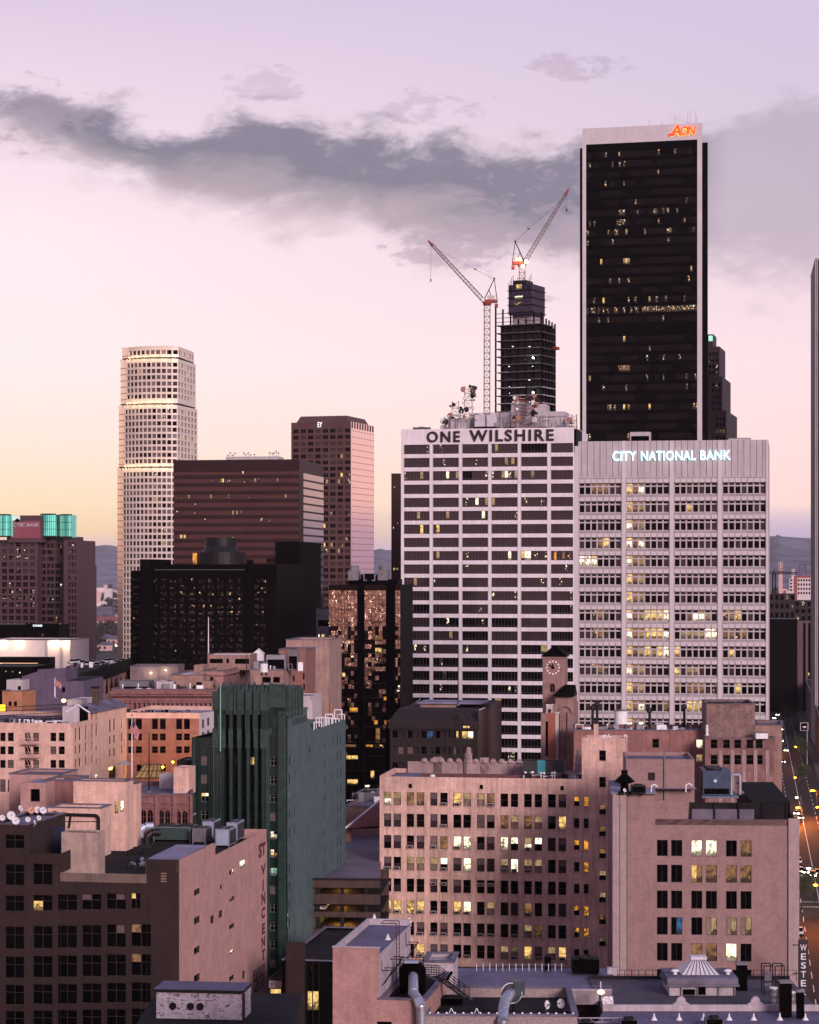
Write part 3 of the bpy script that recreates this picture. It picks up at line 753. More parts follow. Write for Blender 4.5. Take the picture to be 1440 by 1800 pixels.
# stepped tower behind it
b = B('stepped_tower', 'dark stepped tower peeping out right of the black glass tower, lit green at its crown', 'skyscraper', P(1258, 1100), mat('dark_granite', (.055,.034,.036), .6, var=.2, scale=.1), m_roofd)
for k, (u0, u1, v0, dep_) in enumerate(((1232,1254,588,14),(1236,1265,611,20),(1240,1270,665,26),(1244,1277,725,32))):
    c4 = corners(u0, u1, dL=1100-k*4, depth=dep_+k*6, sl=.25); wf = W(c4[0], c4[1]); z0 = Z(v0, 1100)
    nxt = Z(((611, 665, 725, 900)[k]), 1100)
    hs = []
    for v in range(v0+8, 775, 11):
        for u in range(u1-18, u1-2, 6):
            if wf.z(v+6, u) > 60:
                r = wf.rect(u, u+3.2, v, v+6, u); hs.append(r); b.win(wf, r, dict(nx=1, ny=1, fm=g_bar, ft=0, dep=.3), 't' if (u1 == 1277 and 752 < v < 766) else ('d' if rng.random() < .95 else 's'))
    b.block(c4, 0 if k == 3 else Z((0, 0, 0, 0)[k] or 780, 1100)*0, z0, fh=hs, par=.8)
    if k == 0:
        mb = MB(); x0, x1 = wf.s(1246), wf.s(1253); mb.box(wf.pt(x0, Z(600, 1100), .02), g3(wf.t*(x1-x0)), (0, 0, 2.6), g3(wf.n*.3)); mb.build('lit_crown', [glow('crown_green', (.35,.9,.6), .8)], b.root)
b.finish()
# ================================================================ tower under construction with two luffing cranes
D0 = 1150
b = B('construction_tower', 'unfinished dark tower frame of bare floors with a purple formwork core on top', 'construction tower', P(920, D0), m_black)
cs = corners(871, 951, dL=D0, depth=19, sl=.5); A, Bc, Cc, Dd = cs
wf, wr = W(A, Bc), W(Bc, Cc); gv = -wf.n; wd_ = wf.L
m_slab = mat('slab_edge', (.10,.085,.09), .7, var=.4, scale=.3); m_slabl = mat('slab_edge_pale', (.38,.33,.35), .7, var=.3)
ztop = Z(572, D0); fl = 3.95
mb = MB(); mbl = MB(); mc = MB(); z = 0; k = 0
zs_ = []
z = ztop
while z > 0: zs_.append(z); z -= fl
pale = {8, 9, 10, 11, 12}
for i, z in enumerate(zs_):
    dst = mb
    dst.box(g3(A, z-.35), g3(Bc-A), g3(Dd-A), (0, 0, .35))
    if i in pale or i > 10:
        mbl.box(wf.pt(wd_*.32, z-.45, .03), g3(wf.t*wd_*.34), (0, 0, .5), g3(wf.n*.1)); mbl.box(wr.pt(0, z-.4, .03), g3(wr.t*wr.L), (0, 0, .45), g3(wr.n*.1))
    if i % 2 == 0 and i > 4: mbl.box(wf.pt(0, z-.3, .03), g3(wf.t*wd_*.3), (0, 0, .3), g3(wf.n*.1))
mb.build('floor_slab', [m_slab], b.root)['kind'] = 'stuff'
mbl.build('edge_form', [m_slabl], b.root)
for fx in (0, .16, .33, .5, .67, .84, 1):
    m_ = MB(); p = wf.pt(wd_*fx, 0, -.4); h = ztop+(9.5 if fx < .05 else 8 if fx < .2 else 6 if fx < .4 else 2.5 if fx < .8 else 5.5)
    m_.bar(p, V((p.x, p.y, h)), .45, 0, 4); m_.build('column', [m_black], b.root)
for fy in (.2, .4, .6, .8, 1):
    m_ = MB(); p = wr.pt(wr.L*fy, 0, -.4); m_.bar(p, V((p.x, p.y, ztop+4-2.6*fy)), .45, 0, 4); m_.build('column', [m_black], b.root)
m_ = MB()
for dz_ in (1.5, 3.6, 5.8): m_.bar(wf.pt(0, ztop+dz_, -.3), wf.pt(wd_*.42, ztop+dz_, -.3), .16)
for dz_ in (1.6, 3.4): m_.bar(wf.pt(wd_*.6, ztop+dz_, -.3), wf.pt(wd_, ztop+dz_, -.3), .14)
m_.build('edge_rail', [m_dkmet], b.root)
m_ = MB(); q = A+wf.t*2+gv*2; m_.box(g3(q, 0), g3(wf.t*(wd_-4)), g3(gv*(20)), (0, 0, ztop-.4)); m_.build('core', [mat('core_dark', (.012,.01,.011), .9, var=.3)], b.root)
# concrete core head and its climbing formwork
q0 = P(901, D0-0); kc = corners(901, 935, dL=D0+6, depth=15, sl=.5); m_ = MB()
zc0, zc1 = ztop-.3, Z(546, D0)
m_.box(g3(kc[0], zc0), g3(kc[1]-kc[0]), g3(kc[3]-kc[0]), (0, 0, zc1-zc0)); m_.build('core_head', [mat('core_concrete', (.30,.25,.28), .85, var=.3, scale=.4)], b.root)
kf = corners(894, 936, dL=D0+3, depth=16, sl=.5); wk = W(kf[0], kf[1]); wkr = W(kf[1], kf[2])
m_ = MB(); zf0, zf1 = Z(552, D0), Z(500, D0)
m_.box(g3(kf[0], zf0), g3(kf[1]-kf[0]), g3(kf[3]-kf[0]), (0, 0, zf1-zf0), 0)
for i in range(4):
    z = zf0+(zf1-zf0)*(i+.2)/4; m_.box(wk.pt(-.5, z, .1), g3(wk.t*(wk.L+1)), (0, 0, .3), g3(wk.n*.6), 1); m_.box(wkr.pt(0, z, .1), g3(wkr.t*wkr.L), (0, 0, .3), g3(wkr.n*.6), 1)
m_.box(g3(kf[0]+wk.t*2-wk.n*1, zf1), g3(wk.t*(wk.L-6)), g3(-wk.n*9), (0, 0, Z(492, D0)-zf1), 1)
for i in range(16): x_ = wk.L*(i+.3)/16; m_.bar(wk.pt(x_, zf1-3*(i % 3), .3), wk.pt(x_, zf1+1+1.3*((i*5) % 4), .3), .13, 1)
m_.build('formwork', [mat('formwork_purple', (.04,.028,.055), .8, var=.4, scale=.5), m_dkmet], b.root)
for v0, u0, u1, h in ((505,907,917,2.6),(521,905,919,1.3),(535,904,916,2.4)):
    m_ = MB(); m_.box(wk.pt(wk.s(u0), wk.z(v0+4, u0), .05), g3(wk.t*(wk.s(u1)-wk.s(u0))), (0, 0, h), g3(wk.n*.06)); m_.build('lit_opening', [G['q' if v0 == 535 else ('y' if v0 == 505 else 'w')]], b.root)
m_ = MB()
for k in range(26):
    z = ztop-rng.uniform(8, 70); x = rng.uniform(2, wd_-2); m_.box(wf.pt(x, z, -1), g3(wf.t*rng.uniform(.3, .9)), (0, 0, .3), g3(wf.n*.05))
m_.build('work_lamp', [glow('work_lamp_white', (1,.86,.66), 3)], b.root)
for u, v in ((938,629),(938,690),(939,711)):
    m_ = MB(); p = wf.pt(wf.s(u), wf.z(v, u), .4); m_.lathe(p, [(.1,-.4),(.5,-.2),(.5,.2),(.1,.4)], 10); m_.build('floodlight', [glow('flood_white', (.9,1,.95), 14)], b.root)
    point_light(p+g3(wf.n*1.5), 900, (.9,1,.93), .4, 'flood_light', b.root)
m_ = MB(); p = wr.pt(wr.L*.75, ztop-12, .3); m_.box(p, g3(wr.t*4), g3(wr.n*2.2), (0, 0, 1.4)); m_.build('hoist_platform', [m_red], b.root)
b.finish()
def crane(label, d, base, top, cab, apex, tip, pend, hook, foot, mw):
    """luffing crane given by its joints as seen, all in the plane at distance d"""
    q = lambda p: at(p[0], p[1], d)
    b0, t0, c0, a0, e0 = V((q(base).x, d, foot)), q(top), q(cab), q(apex), q(tip)
    t = thing('tower_crane', label, 'crane', b0)
    m_ = MB(); lattice(m_, b0, t0, mw, mw, .17, mw*1.05); m_.build('mast', [m_crane], t)
    m_ = MB(); m_.lathe(t0-V((0, 0, .4)), [(mw*.7, 0), (mw*.75, 1.2)], 14); m_.build('turntable', [m_red], t)
    sgn = 1 if e0.x > c0.x else -1
    m_ = MB(); m_.box(V((t0.x-sgn*5.2, d-1.4, t0.z+.8)), (sgn*7.4, 0, 0), (0, 2.8, 0), (0, 0, 1.5)); m_.build('machine_deck', [m_red], t)
    m_ = MB(); m_.box(V((t0.x-sgn*5.4, d-1.3, t0.z+.2)), (sgn*1.6, 0, 0), (0, 2.6, 0), (0, 0, -1.7)); m_.build('counterweight', [m_red], t)
    m_ = MB(); m_.box(V((t0.x-sgn*3.8, d-1.2, t0.z+2.3)), (sgn*3.6, 0, 0), (0, 2.4, 0), (0, 0, 2.1)); m_.build('winch_house', [mat('winch_cream', (.5,.42,.36), .6, var=.2)], t)
    m_ = MB(); m_.box(V((t0.x+sgn*1.4, d-2.6, t0.z+1.2)), (sgn*1.5, 0, 0), (0, 1.3, 0), (0, 0, 1.9)); m_.build('cab', [m_paintw, ], t)
    m_ = MB()
    for yy in (-1.1, 1.1):
        m_.bar((c0.x, d+yy, t0.z+2.2), a0, .22); m_.bar((t0.x-sgn*5, d+yy, t0.z+2.2), a0, .16)
        m_.bar((t0.x-sgn*2.5, d+yy, t0.z+2.2), (a0.x*.5+c0.x*.5, d+yy*.5, (a0.z+t0.z+2.2)/2), .12)
    m_.lathe(a0, [(.4,-.3),(.5,.3),(.2,.7)], 8); m_.build('back_frame', [m_dkmet], t)
    m_ = MB(); lattice(m_, c0, e0, 1.9, 1.2, .13, 2.1); m_.build('jib', [m_crane], t)
    m_ = MB(); dd = (e0-c0).normalized(); m_.bar(e0-dd*1.5, e0+dd*2.0, .75, 0, 6, .4); m_.build('jib_head', [m_red], t)
    pp = q(pend); m_ = MB(); m_.bar(a0, pp, .06); m_.bar(pp, c0+(e0-c0)*.86+V((0, 0, 1)), .05); m_.bar(pp-V((.9, 0, -.4))*sgn, pp+V((.5, 0, -.3))*sgn, .28); m_.build('pendant_rope', [m_dkmet], t)
    m_ = MB(); hp = q(hook); m_.bar(e0, (e0.x, d, hp.z), .06); m_.bar((e0.x, d, hp.z+1.4), (e0.x, d, hp.z), .3); m_.build('hook_rope', [m_dkmet], t)
    return t, t0
crane('brown lattice crane standing left of the unfinished tower, its boom leaning left', 1140, (855,725), (856.5,535), (851,529), (869,490), (757.5,428), (835,473), (757,495), 0, 2.9)
cr, t0 = crane('crane on top of the formwork core, its boom leaning steeply right above a bright lamp', 1163, (918,487), (918,468), (922,461), (906,425), (996.5,338), (930,402), (996,372), Z(490, 1163), 2.9)
m_ = MB(); lp = t0+V((.3, -2.6, -.2)); m_.lathe(lp, [(.1,-.8),(.85,-.4),(.85,.4),(.1,.8)], 12); m_.build('floodlight', [glow('crane_lamp', (1,.83,.45), 30)], cr)
point_light(lp+V((0, -1.5, 0)), 5200, (1,.75,.35), .6, 'flood_light', cr)

# ================================================================ white round tower with three lit setbacks
rng = random.Random(41)
m_ivory = mat('ivory_panel', (.60,.51,.45), .35, var=.06, scale=.1, spec=.6)
Dr = 1000
b = B('round_tower', 'white tower with a curved front and bright lit setback rings', 'skyscraper', P(276, Dr+12), [m_ivory, mat('bronze_glass', (.85,.62,.52), .12, metal=1, var=0)], m_roof, mat('mullion_bronze', (.25,.16,.13), .5, var=0))
u2x = lambda u: K(u)*Dr
def round_tier(u0, uc, u1, v_top, v_bot, zb, m_cols, first):
    """curved front from u0 to uc (bulging to the viewer), flat flank from uc to u1"""
    A = P(u0, Dr+9); Bq = P(uc, Dr-1); Cq = P(u1, Dr+26); pts = []
    n = m_cols; chord = Bq-A; nn_ = V((chord.y, -chord.x)).normalized(); bul = chord.length*.17
    for i in range(n+1):
        f = i/n; pts.append(A+chord*f+nn_*bul*4*f*(1-f)*1.0)
    z1 = Z(v_top, Dr); fl_ = 11.05
    hs_all = []
    vv = []
    v = v_top+fl_*.62
    while v < min(v_bot, 1190): vv.append(v); v += fl_
    kd = dict(nx=1, ny=1, fm=m_ivory, ft=0, dep=.35)
    for i in range(n):
        w_ = W(pts[i], pts[i+1]); hs = []
        for rI, v in enumerate(vv):
            za, zc = Z(v+7.3, Dr), Z(v, Dr)
            if za < zb: continue
            if i < 2: continue
            r = (w_.L*.13, w_.L*.87, za, zc); hs.append(r)
            near = v_bot-v
            st = 'p' if rng.random() < .6 else 'd'
            if rng.random() < .05: st = pick(rng, [('t', 2), ('s', 3), ('c', 2)])
            elif rng.random() < .5: st = 'm'
            b.win(w_, r, kd, st)
        wallfaces(b.wall, w_, zb, z1, hs, 1 if i < 2 else 0, .35)
        if i < 2:
            for v in vv: b.trim.box(w_.pt(0, max(zb, Z(v+8, Dr)), 0), g3(w_.t*w_.L), g3(w_.n*.05), (0, 0, .3))
        b.wall.box(w_.pt(0, z1-.2, -.3), g3(w_.t*w_.L*.2), g3(w_.n*.6), (0, 0, .5))
    wf_ = W(Bq, Cq); hs = []; nc = 6
    for rI, v in enumerate(vv):
        for i in range(nc):
            za, zc = Z(v+7.3, Dr), Z(v, Dr)
            if za < zb: continue
            r = (wf_.L*(i+.2)/nc, wf_.L*(i+.84)/nc, za, zc); hs.append(r); b.win(wf_, r, kd, 'm' if rng.random() < .8 else 't')
    wallfaces(b.wall, wf_, zb, z1, hs, 0, .35)
    back_ = [P(u1-4, Dr+45), P(u0+4, Dr+45)]
    ring_ = pts+[Cq]+back_
    for p, q in ((Cq, back_[0]), (back_[0], back_[1]), (back_[1], pts[0])): b.wall.face([g3(p, zb), g3(q, zb), g3(q, z1), g3(p, z1)])
    b.roof.face([g3(p, z1-.3) for p in ring_])
    return pts, z1
tiers = [(215,314,341,609,630,12),(212,313,344,631,711,13),(209,312,347,712,822,14),(206.5,311,349,823,1300,15)]
Zb = [Z(628, Dr), Z(709, Dr), Z(820, Dr), 0]
for k, (u0, uc, u1, v0, v1, n) in enumerate(tiers):
    pts, z1 = round_tier(u0, uc, u1, v0, v1, Zb[k], n, k)
    if k:
        for i in range(2, n-1):                               # lamps along the ledge washing the wall above
            w_ = W(pts[i], pts[i+1]); p = w_.pt(w_.L/2, z1+.9, -.55)
            m_ = MB(); m_.lathe(p, [(.18,-.2),(.3,0),(.3,.25),(.1,.3)], 8); m_.build('ledge_lamp', [glow('ledge_lamp_warm', (1,.75,.4), 3)], b.root)
        for i in range(2, n, 2):
            w_ = W(pts[i], pts[i+1]); point_light(w_.pt(w_.L/2, z1+.6, 1.7), 300, (1,.74,.40), .5, 'ledge_light', b.root)
b.finish()

# ================================================================ red granite tower with a mirrored flank
rng = random.Random(51)
m_gran = mat('red_granite', (.085,.043,.042), .55, var=.15, scale=.1)
m_mir = mat('mirror_glass', (.86,.57,.53), .06, metal=1, var=0, bump=.012, fine=.05)
cs = corners(512, 617, dL=900, depth=30, sl=.30); w1 = W(cs[0], cs[1]); wr = W(cs[1], cs[2])
b = B('granite_tower', 'red granite tower with square windows and a pink mirrored flank', 'skyscraper', (cs[0]+cs[1])/2, [m_gran, m_mir], m_roofd)
zt = w1.z(743, 512); hs = []
cols = [(515.5+i*13.0, 524.7+i*13.0) for i in range(8)]
v = 755; ri = 0
while v < 1150:
    for ci, (a, c) in enumerate(cols):
        r = w1.rect(a, c, v, v+6.6, 520); 
        if r[2] < 2: continue
        hs.append(r); st = 'd' if rng.random() < .7 else 'p'
        pr = {4:.7, 6:.1, 7:.5, 8:.4, 13:.15, 15:.25, 16:.35, 18:.4, 19:.35}.get(ri, .06)
        stt = [st]*2
        if ci >= (3 if ri < 12 else 1) and rng.random() < pr: stt[rng.randint(0, 1)] = pick(rng, [('q', 3), ('t', 2), ('y', 1), ('s', 2)])
        b.win(w1, r, dict(nx=2, ny=1, t=.15, fm=m_fram, ft=0, dep=.3), stt)
    v += 11.08; ri += 1
wallfaces(b.wall, w1, 0, zt, hs, 0, .3)
vv = 757; mir = MB(); lines = MB()
wallfaces(b.wall, wr, 0, zt, (), 1)
while wr.z(vv, 617) > 2:
    z = wr.z(vv, 617)
    for i in range(16):
        if i % 2: b.trim.box(wr.pt(wr.L*i/16, z, 0), g3(wr.t*wr.L/18), (0, 0, .28), g3(wr.n*.03))
    vv += 11.08
for i in range(9):
    b.trim.box(wr.pt(wr.L*(i+.3)/9, wr.z(752, 617), 0), g3(wr.t*wr.L/20), (0, 0, 2.4), g3(wr.n*.06))
b.tm = m_fram
A, Bc, Cc, Dd = cs
wallfaces(b.wall, W(Dd, A), 0, zt); wallfaces(b.wall, W(Cc, Dd), 0, zt)
b.roof.face([g3(p, zt) for p in cs])
k = [p+(sum(cs, V((0,0)))/4-p)*.12 for p in cs]
zp = zt+2.6
for i in range(4):
    p, q = k[i], k[(i+1) % 4]; m_ = (p+q)/2; cc = sum(k, V((0,0)))/4
    b.wall.face([g3(p, zt), g3(q, zt), g3(q+(cc-q)*.12, zp), g3(p+(cc-p)*.12, zp)], 0)
b.roof.face([g3(p+(sum(k, V((0,0)))/4-p)*.12, zp) for p in k])
lettering('EY', w1, w1.s(559), w1.z(751, 560), 2.0, 1.8, glow('sign_pale', (.8,.95,1), 1.1), b.root, .1, .2, name='sign_lettering')
b.finish()

# ================================================================ brown tower with ribbon windows, low black hotel in front
rng = random.Random(61)
m_brgr = mat('maroon_granite', (.03,.014,.016), .4, var=.2, scale=.15, spec=.15)
cs = corners(305, 526, dL=705, depth=38, sl=SL); w1, wr = W(cs[0], cs[1]), W(cs[1], cs[2])
b = B('banded_tower', 'broad maroon tower with long ribbon windows and a mirrored right flank', 'office building', (cs[0]+cs[1])/2, [m_brgr, mat('bronze_mirror', (.26,.15,.135), .05, metal=1, var=0, bump=.02, fine=.06)], m_roofd)
zt = w1.z(809, 306); hs = []; rib2 = dict(nx=62, ny=1, t=.12, fw=.1, fm=m_brgr, dep=.12, ft=0)
m_rose = mat('glass_rose', (.085,.036,.036), .12, metal=.35, var=.15, scale=.15, spec=.8); G['r'] = m_rose
v = 828; ri = 0
while v < 1150:
    r = (.1, w1.L-.1, w1.z(v+7.6, 310), w1.z(v, 310))
    if r[2] > 2:
        hs.append(r); st = ['r']*62
        if ri > 9: st = ['r' if i < 62-(ri-9)*8 else 'd' for i in range(62)]  # panes darken stepwise to the lower right, reflected shadow put into the glass
        for i in range(62):
            if rng.random() < {1:.14, 3:.12, 4:.06, 5:.05, 8:.06}.get(ri, .015): st[i] = pick(rng, [('s', 4), ('t', 1)])
        if ri == 1: st[24] = 'y'; st[40] = 't'
        if ri == 8: st[3:6] = ['y', 't', 'y']
        b.win(w1, r, rib2, st)
    v += 14.0; ri += 1
b.block(cs[:], 0, zt, fh=hs, par=.6, dep=.12)
vv = 830
while wr.z(vv, 526) > 2:
    b.wall.box(wr.pt(wr.L*.16, wr.z(vv+10.6, 526), 0), g3(wr.t*wr.L*.83), (0, 0, wr.z(vv, 526)-wr.z(vv+10.6, 526)), g3(wr.n*.06), 1); vv += 14
b.wall.box(g3(cs[0]+w1.t*-.02, zt-3.6)+g3(w1.n*.02), g3(w1.t*w1.L), g3(w1.n*.1), (0, 0, 3.6))
b.finish(); zr = zt-.6
t = thing('plant_room', 'long pale plant room with whip aerials on the broad maroon tower', 'plant room', onroofw(w1, 428, 12, zr))
a = onroofw(w1, 381, 12, zr); c = onroofw(w1, 474, 12, zr); mb = MB(); mb.box(a, c-a, g3(-w1.n*8), (0, 0, 2.2)); mb.build('wall', [m_prec], t)
mb = MB()
for u in (384,388,392,396,412,416,420,424,431,458,463,466,470,474):
    q = onroofw(w1, u, 12.5, zr+2); h = rng.uniform(.6, 2.2); mb.bar(q, q+V((0, 0, h)), .06, 0, 5); mb.bar(q+V((-.3, 0, h)), q+V((.3, 0, h)), .16, 0, 5)
mb.build('aerial', [m_grmet], t)
# black hotel
rng = random.Random(62)
cs = corners(262, 486, dL=600, depth=34, sl=SL); w1, wr = W(cs[0], cs[1]), W(cs[1], cs[2])
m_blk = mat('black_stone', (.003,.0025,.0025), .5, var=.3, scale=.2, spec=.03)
b = B('dark_hotel', 'low wide black building with small glinting windows and a round rooftop drum', 'building', (cs[0]+cs[1])/2, m_blk, m_roofd)
hs = []; zt = w1.z(992, 262)
for ri in range(14):
    v = 1016.5+ri*11.4
    for ci in range(10):
        a = 265.5+ci*16.6; r = w1.rect(a, a+11, v, v+7.6, 265)
        if r[2] < 1: continue
        hs.append(r); st = [pick(rng, [('d', 5), ('p', 3), ('m', 1.2 if ri < 1 else .3)]) for _ in range(6)]
        pr = .30 if ri in (2, 4, 5) and 2 < ci < 9 else .05 if ri < 8 else .004
        st = [('q' if rng.random() < pr else x) for x in st]
        b.win(w1, r, dict(nx=3, ny=2, t=.12, fw=.1, fm=m_blk, dep=.25), st)
    for a in (447, 458.5):
        r = w1.rect(a, a+9, v, v+7.6, 447)
        if r[2] > 1: hs.append(r); b.win(w1, r, dict(nx=2, ny=2, t=.12, fw=.1, fm=m_blk, dep=.25), [pick(rng, [('d', 5), ('p', 3), ('q', .5)]) for _ in range(4)])
b.block(cs, 0, zt, fh=hs, par=.8)
x = w1.s(435); b.wall.box(w1.pt(x, 0, 0), g3(w1.t*1.6), (0, 0, zt+1.2), g3(w1.n*.8))
c4 = corners(246, 266, dL=598, depth=20, sl=SL); b.block(c4, 0, Z(983, 598), par=.6)
c4 = corners(230, 247, dL=602, depth=18, sl=SL); wl = W(c4[0], c4[1]); hl = [wl.rect(233, 244, 1016+i*11.4, 1023+i*11.4, 233) for i in range(12)]
for r in hl: b.win(wl, r, dict(nx=2, ny=2, t=.12, fw=.1, fm=m_blk, dep=.25), [pick(rng, [('d', 5), ('p', 3), ('q', .6)]) for _ in range(4)])
b.block(c4, 0, Z(1003, 602), fh=hl, par=.6)
b.trim.box(w1.pt(w1.s(272), w1.z(1002, 272), .02), g3(w1.t*(w1.s(430)-w1.s(272))), (0, 0, .12), g3(w1.n*.1)); b.tm = m_grmet
pc = onroofw(w1, 372, 10, zt-.8); b.part('roof_drum', [m_dkmet, m_grmet], lambda q: (q.lathe(pc, [(6.6,0),(6.6,4.0)], 28), q.lathe(pc+V((0,0,3.9)), [(5.2,0),(4.2,1.8),(4.2,4.0)], 28, 0), q.lathe(pc-V((0,0,.1)), [(7.4,0),(7.4,.5)], 28, 1)))
b.part('lit_lobby', G['o'], lambda q: q.box(pc+V((-7.3, -2.2, .4)), (1.2, 0, 0), (0, .4, 0), (0, 0, 3.4)))
b.finish()
# tall slab behind the hotel's right end, shade put into its black colour
cs = corners(484, 527, dL=640, depth=30, sl=SL); w1 = W(cs[0], cs[1]); b = B('shadow_block', 'slab coloured black for shade between the black hotel and the maroon tower flank', 'building', (cs[0]+cs[1])/2, m_blk, m_roofd)
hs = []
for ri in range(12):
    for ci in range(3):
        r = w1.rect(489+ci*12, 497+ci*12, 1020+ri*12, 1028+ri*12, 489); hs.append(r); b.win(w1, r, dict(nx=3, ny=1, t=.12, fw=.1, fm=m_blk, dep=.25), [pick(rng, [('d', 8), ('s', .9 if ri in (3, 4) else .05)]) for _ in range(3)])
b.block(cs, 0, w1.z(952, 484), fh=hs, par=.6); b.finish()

# ================================================================ left: granite bank tower with lit glass crown
rng = random.Random(71)
m_mar = mat('plum_granite', (.075,.038,.048), .6, var=.15, scale=.1)
Dc = 905
b = B('bank_tower', 'plum granite bank tower with glowing turquoise glass corners at its top', 'office building', P(60, Dc), m_mar, m_roofd)
c1 = corners(-30, 66, dR=Dc, depth=30, sl=SL); w1 = W(c1[0], c1[1]); hs = []
zt = Z(949, Dc); fl_ = 11.75
def ctbc_rows(w_, cols, v0, n, pr, nx=1):
    hs = []
    for ri in range(n):
        v = v0+ri*fl_
        for a, c in cols:
            r = w_.rect(a, c, v, v+7.8, cols[0][0])
            if r[2] < 1: continue
            hs.append(r); st = pick(rng, [('p', 3), ('d', 2)]) if ri < 5 else 'd'
            st = [st]*4
            if rng.random() < pr.get(ri, .05): st[rng.randint(0, 3)] = 's'; st[rng.randint(0, 3)] = 's'
            b.win(w_, r, dict(nx=2, ny=2, t=.1, fw=.08, fm=m_fram, dep=.25), st)
    return hs
hs = ctbc_rows(w1, [(3.5+i*12.3, 12+i*12.3) for i in range(5)], 953, 15, {1:.5, 2:.3, 3:.2, 6:.4, 7:.8, 8:.95, 9:.7})
b.block(c1, 0, zt, fh=hs, par=.8)
c2 = corners(66, 112, dL=Dc+6, depth=26, sl=SL); w2 = W(c2[0], c2[1]); m_dkg = mat('bay_glass', (.012,.01,.011), .1, var=0, spec=.6)
hs = []
for ri in range(14):
    for i in range(3):
        r = w2.rect(68+i*14.5, 80+i*14.5, 953+ri*fl_+2, 961+ri*fl_+2, 68); hs.append(r)
        st = [pick(rng, [('d', 6), ('p', 2), ('s', .35), ('q', .3)]) for _ in range(3)]
        b.win(w2, r, dict(nx=3, ny=1, t=.1, fw=.08, fm=m_fram, dep=.2), st)
b.block(c2, 0, Z(942, Dc), fh=hs, par=.5)
c3 = corners(112, 136, dL=Dc-3, depth=24, sl=SL); w3 = W(c3[0], c3[1])
hs = ctbc_rows(w3, [(120,123.6),(125.6,129.2),(130.8,134.2)], 953, 15, {5:.4, 6:.5})
b.block(c3, 0, Z(950, Dc), fh=hs, par=.5)
c4 = corners(127, 138.3, dL=Dc+1, depth=24, sl=SL); b.block(c4, 0, Z(994, Dc), par=.4)
# sign block and glass corners
c5 = corners(12, 74, dL=Dc+1, depth=22, sl=SL); w5 = W(c5[0], c5[1]); b.block(c5, zt-1, Z(906, Dc), par=.4)
b.part('sign_panel', mat('sign_maroon', (.22,.06,.085), .6, var=.1), lambda q: q.box(w5.pt(w5.s(18), Z(946, Dc), .02), g3(w5.t*(w5.s(71)-w5.s(18))), (0, 0, Z(916, Dc)-Z(946, Dc)), g3(w5.n*.1)))
lettering('CTBC BANK', w5, w5.s(24), Z(925.8, Dc), Z(919.4, Dc)-Z(925.8, Dc), w5.s(69)-w5.s(24), mat('letter_silver', (.42,.38,.42), .5, var=0, emit=(.4,.33,.38), es=.12), b.root, .15, .14)
b.part('emblem', [mat('emblem_white', (.7,.8,.74), .5, var=0), m_black], lambda q: (q.box(w5.pt(w5.s(21), Z(915, Dc), .12), g3(w5.t*3.4), (0, 0, 2), g3(w5.n*.1)), q.box(w5.pt(w5.s(26), Z(914.6, Dc), .24), g3(w5.t*1.2)+V((0,0,.8)), g3(w5.t*1.2)-V((0,0,.8)), g3(w5.n*.1), 1)))
def lit_glass(name, col, col2, es):
    m = mat(name, (.05,.3,.25), .15, var=0); t = m.node_tree; p_ = t.nodes['Principled BSDF']; g = t.nodes.new
    tco = g('ShaderNodeTexCoord'); mp = g('ShaderNodeMapping'); mp.inputs[3].default_value = (.55, .55, .02); t.links.new(tco.outputs['Object'], mp.inputs[0])
    n = g('ShaderNodeTexNoise'); n.inputs['Scale'].default_value = 1.1; n.inputs['Detail'].default_value = 2; t.links.new(mp.outputs[0], n.inputs['Vector'])
    r = g('ShaderNodeValToRGB'); r.color_ramp.elements[0].position = .36; r.color_ramp.elements[0].color = col; r.color_ramp.elements[1].position = .62; r.color_ramp.elements[1].color = col2
    t.links.new(n.outputs[0], r.inputs[0]); t.links.new(r.outputs[0], p_.inputs['Emission Color']); p_.inputs['Emission Strength'].default_value = es; return m
m_teal = lit_glass('turquoise_glass_lit', (.0,.16,.12,1), (.33,.82,.68,1), .8)
def lantern(u0, u1, v0, v1, d, curved):
    A, Bq = P(u0, d), P(u1, d-(u1-u0)*.02); n = 8; ch = Bq-A; nn_ = V((ch.y, -ch.x)).normalized(); pts = [A+ch*i/n+nn_*(curved*4*(i/n)*(1-i/n)) for i in range(n+1)]+[Bq-nn_*8, A-nn_*8]
    z0, z1 = Z(v1, d), Z(v0, d); m_ = MB(); N_ = len(pts)
    for i in range(N_): p, q = pts[i], pts[(i+1) % N_]; m_.face([g3(p, z0), g3(q, z0), g3(q, z1), g3(p, z1)])
    m_.face([g3(p, z1) for p in pts]); o = m_.build('glass_corner', [m_teal], b.root)
    m_ = MB()
    for i in range(0, N_-2, 1): p = pts[i]; m_.bar(g3(p+nn_*.05, z0), g3(p+nn_*.05, z1), .09)
    for f in (0, .33, .66, 1):
        for i in range(n): m_.bar(g3(pts[i]+nn_*.05, z0+(z1-z0)*f), g3(pts[i+1]+nn_*.05, z0+(z1-z0)*f), .09 if 0 < f < 1 else .28)
    m_.build('glazing_bar', [m_fram], b.root, o)
lantern(-14, 19, 905, 943, Dc-2, 1.6); lantern(71.5, 98, 904, 943, Dc+1, .9); lantern(98.2, 107, 906, 943, Dc+2, .3); lantern(106, 126.5, 905, 944, Dc-1, 1.3)
b.finish()
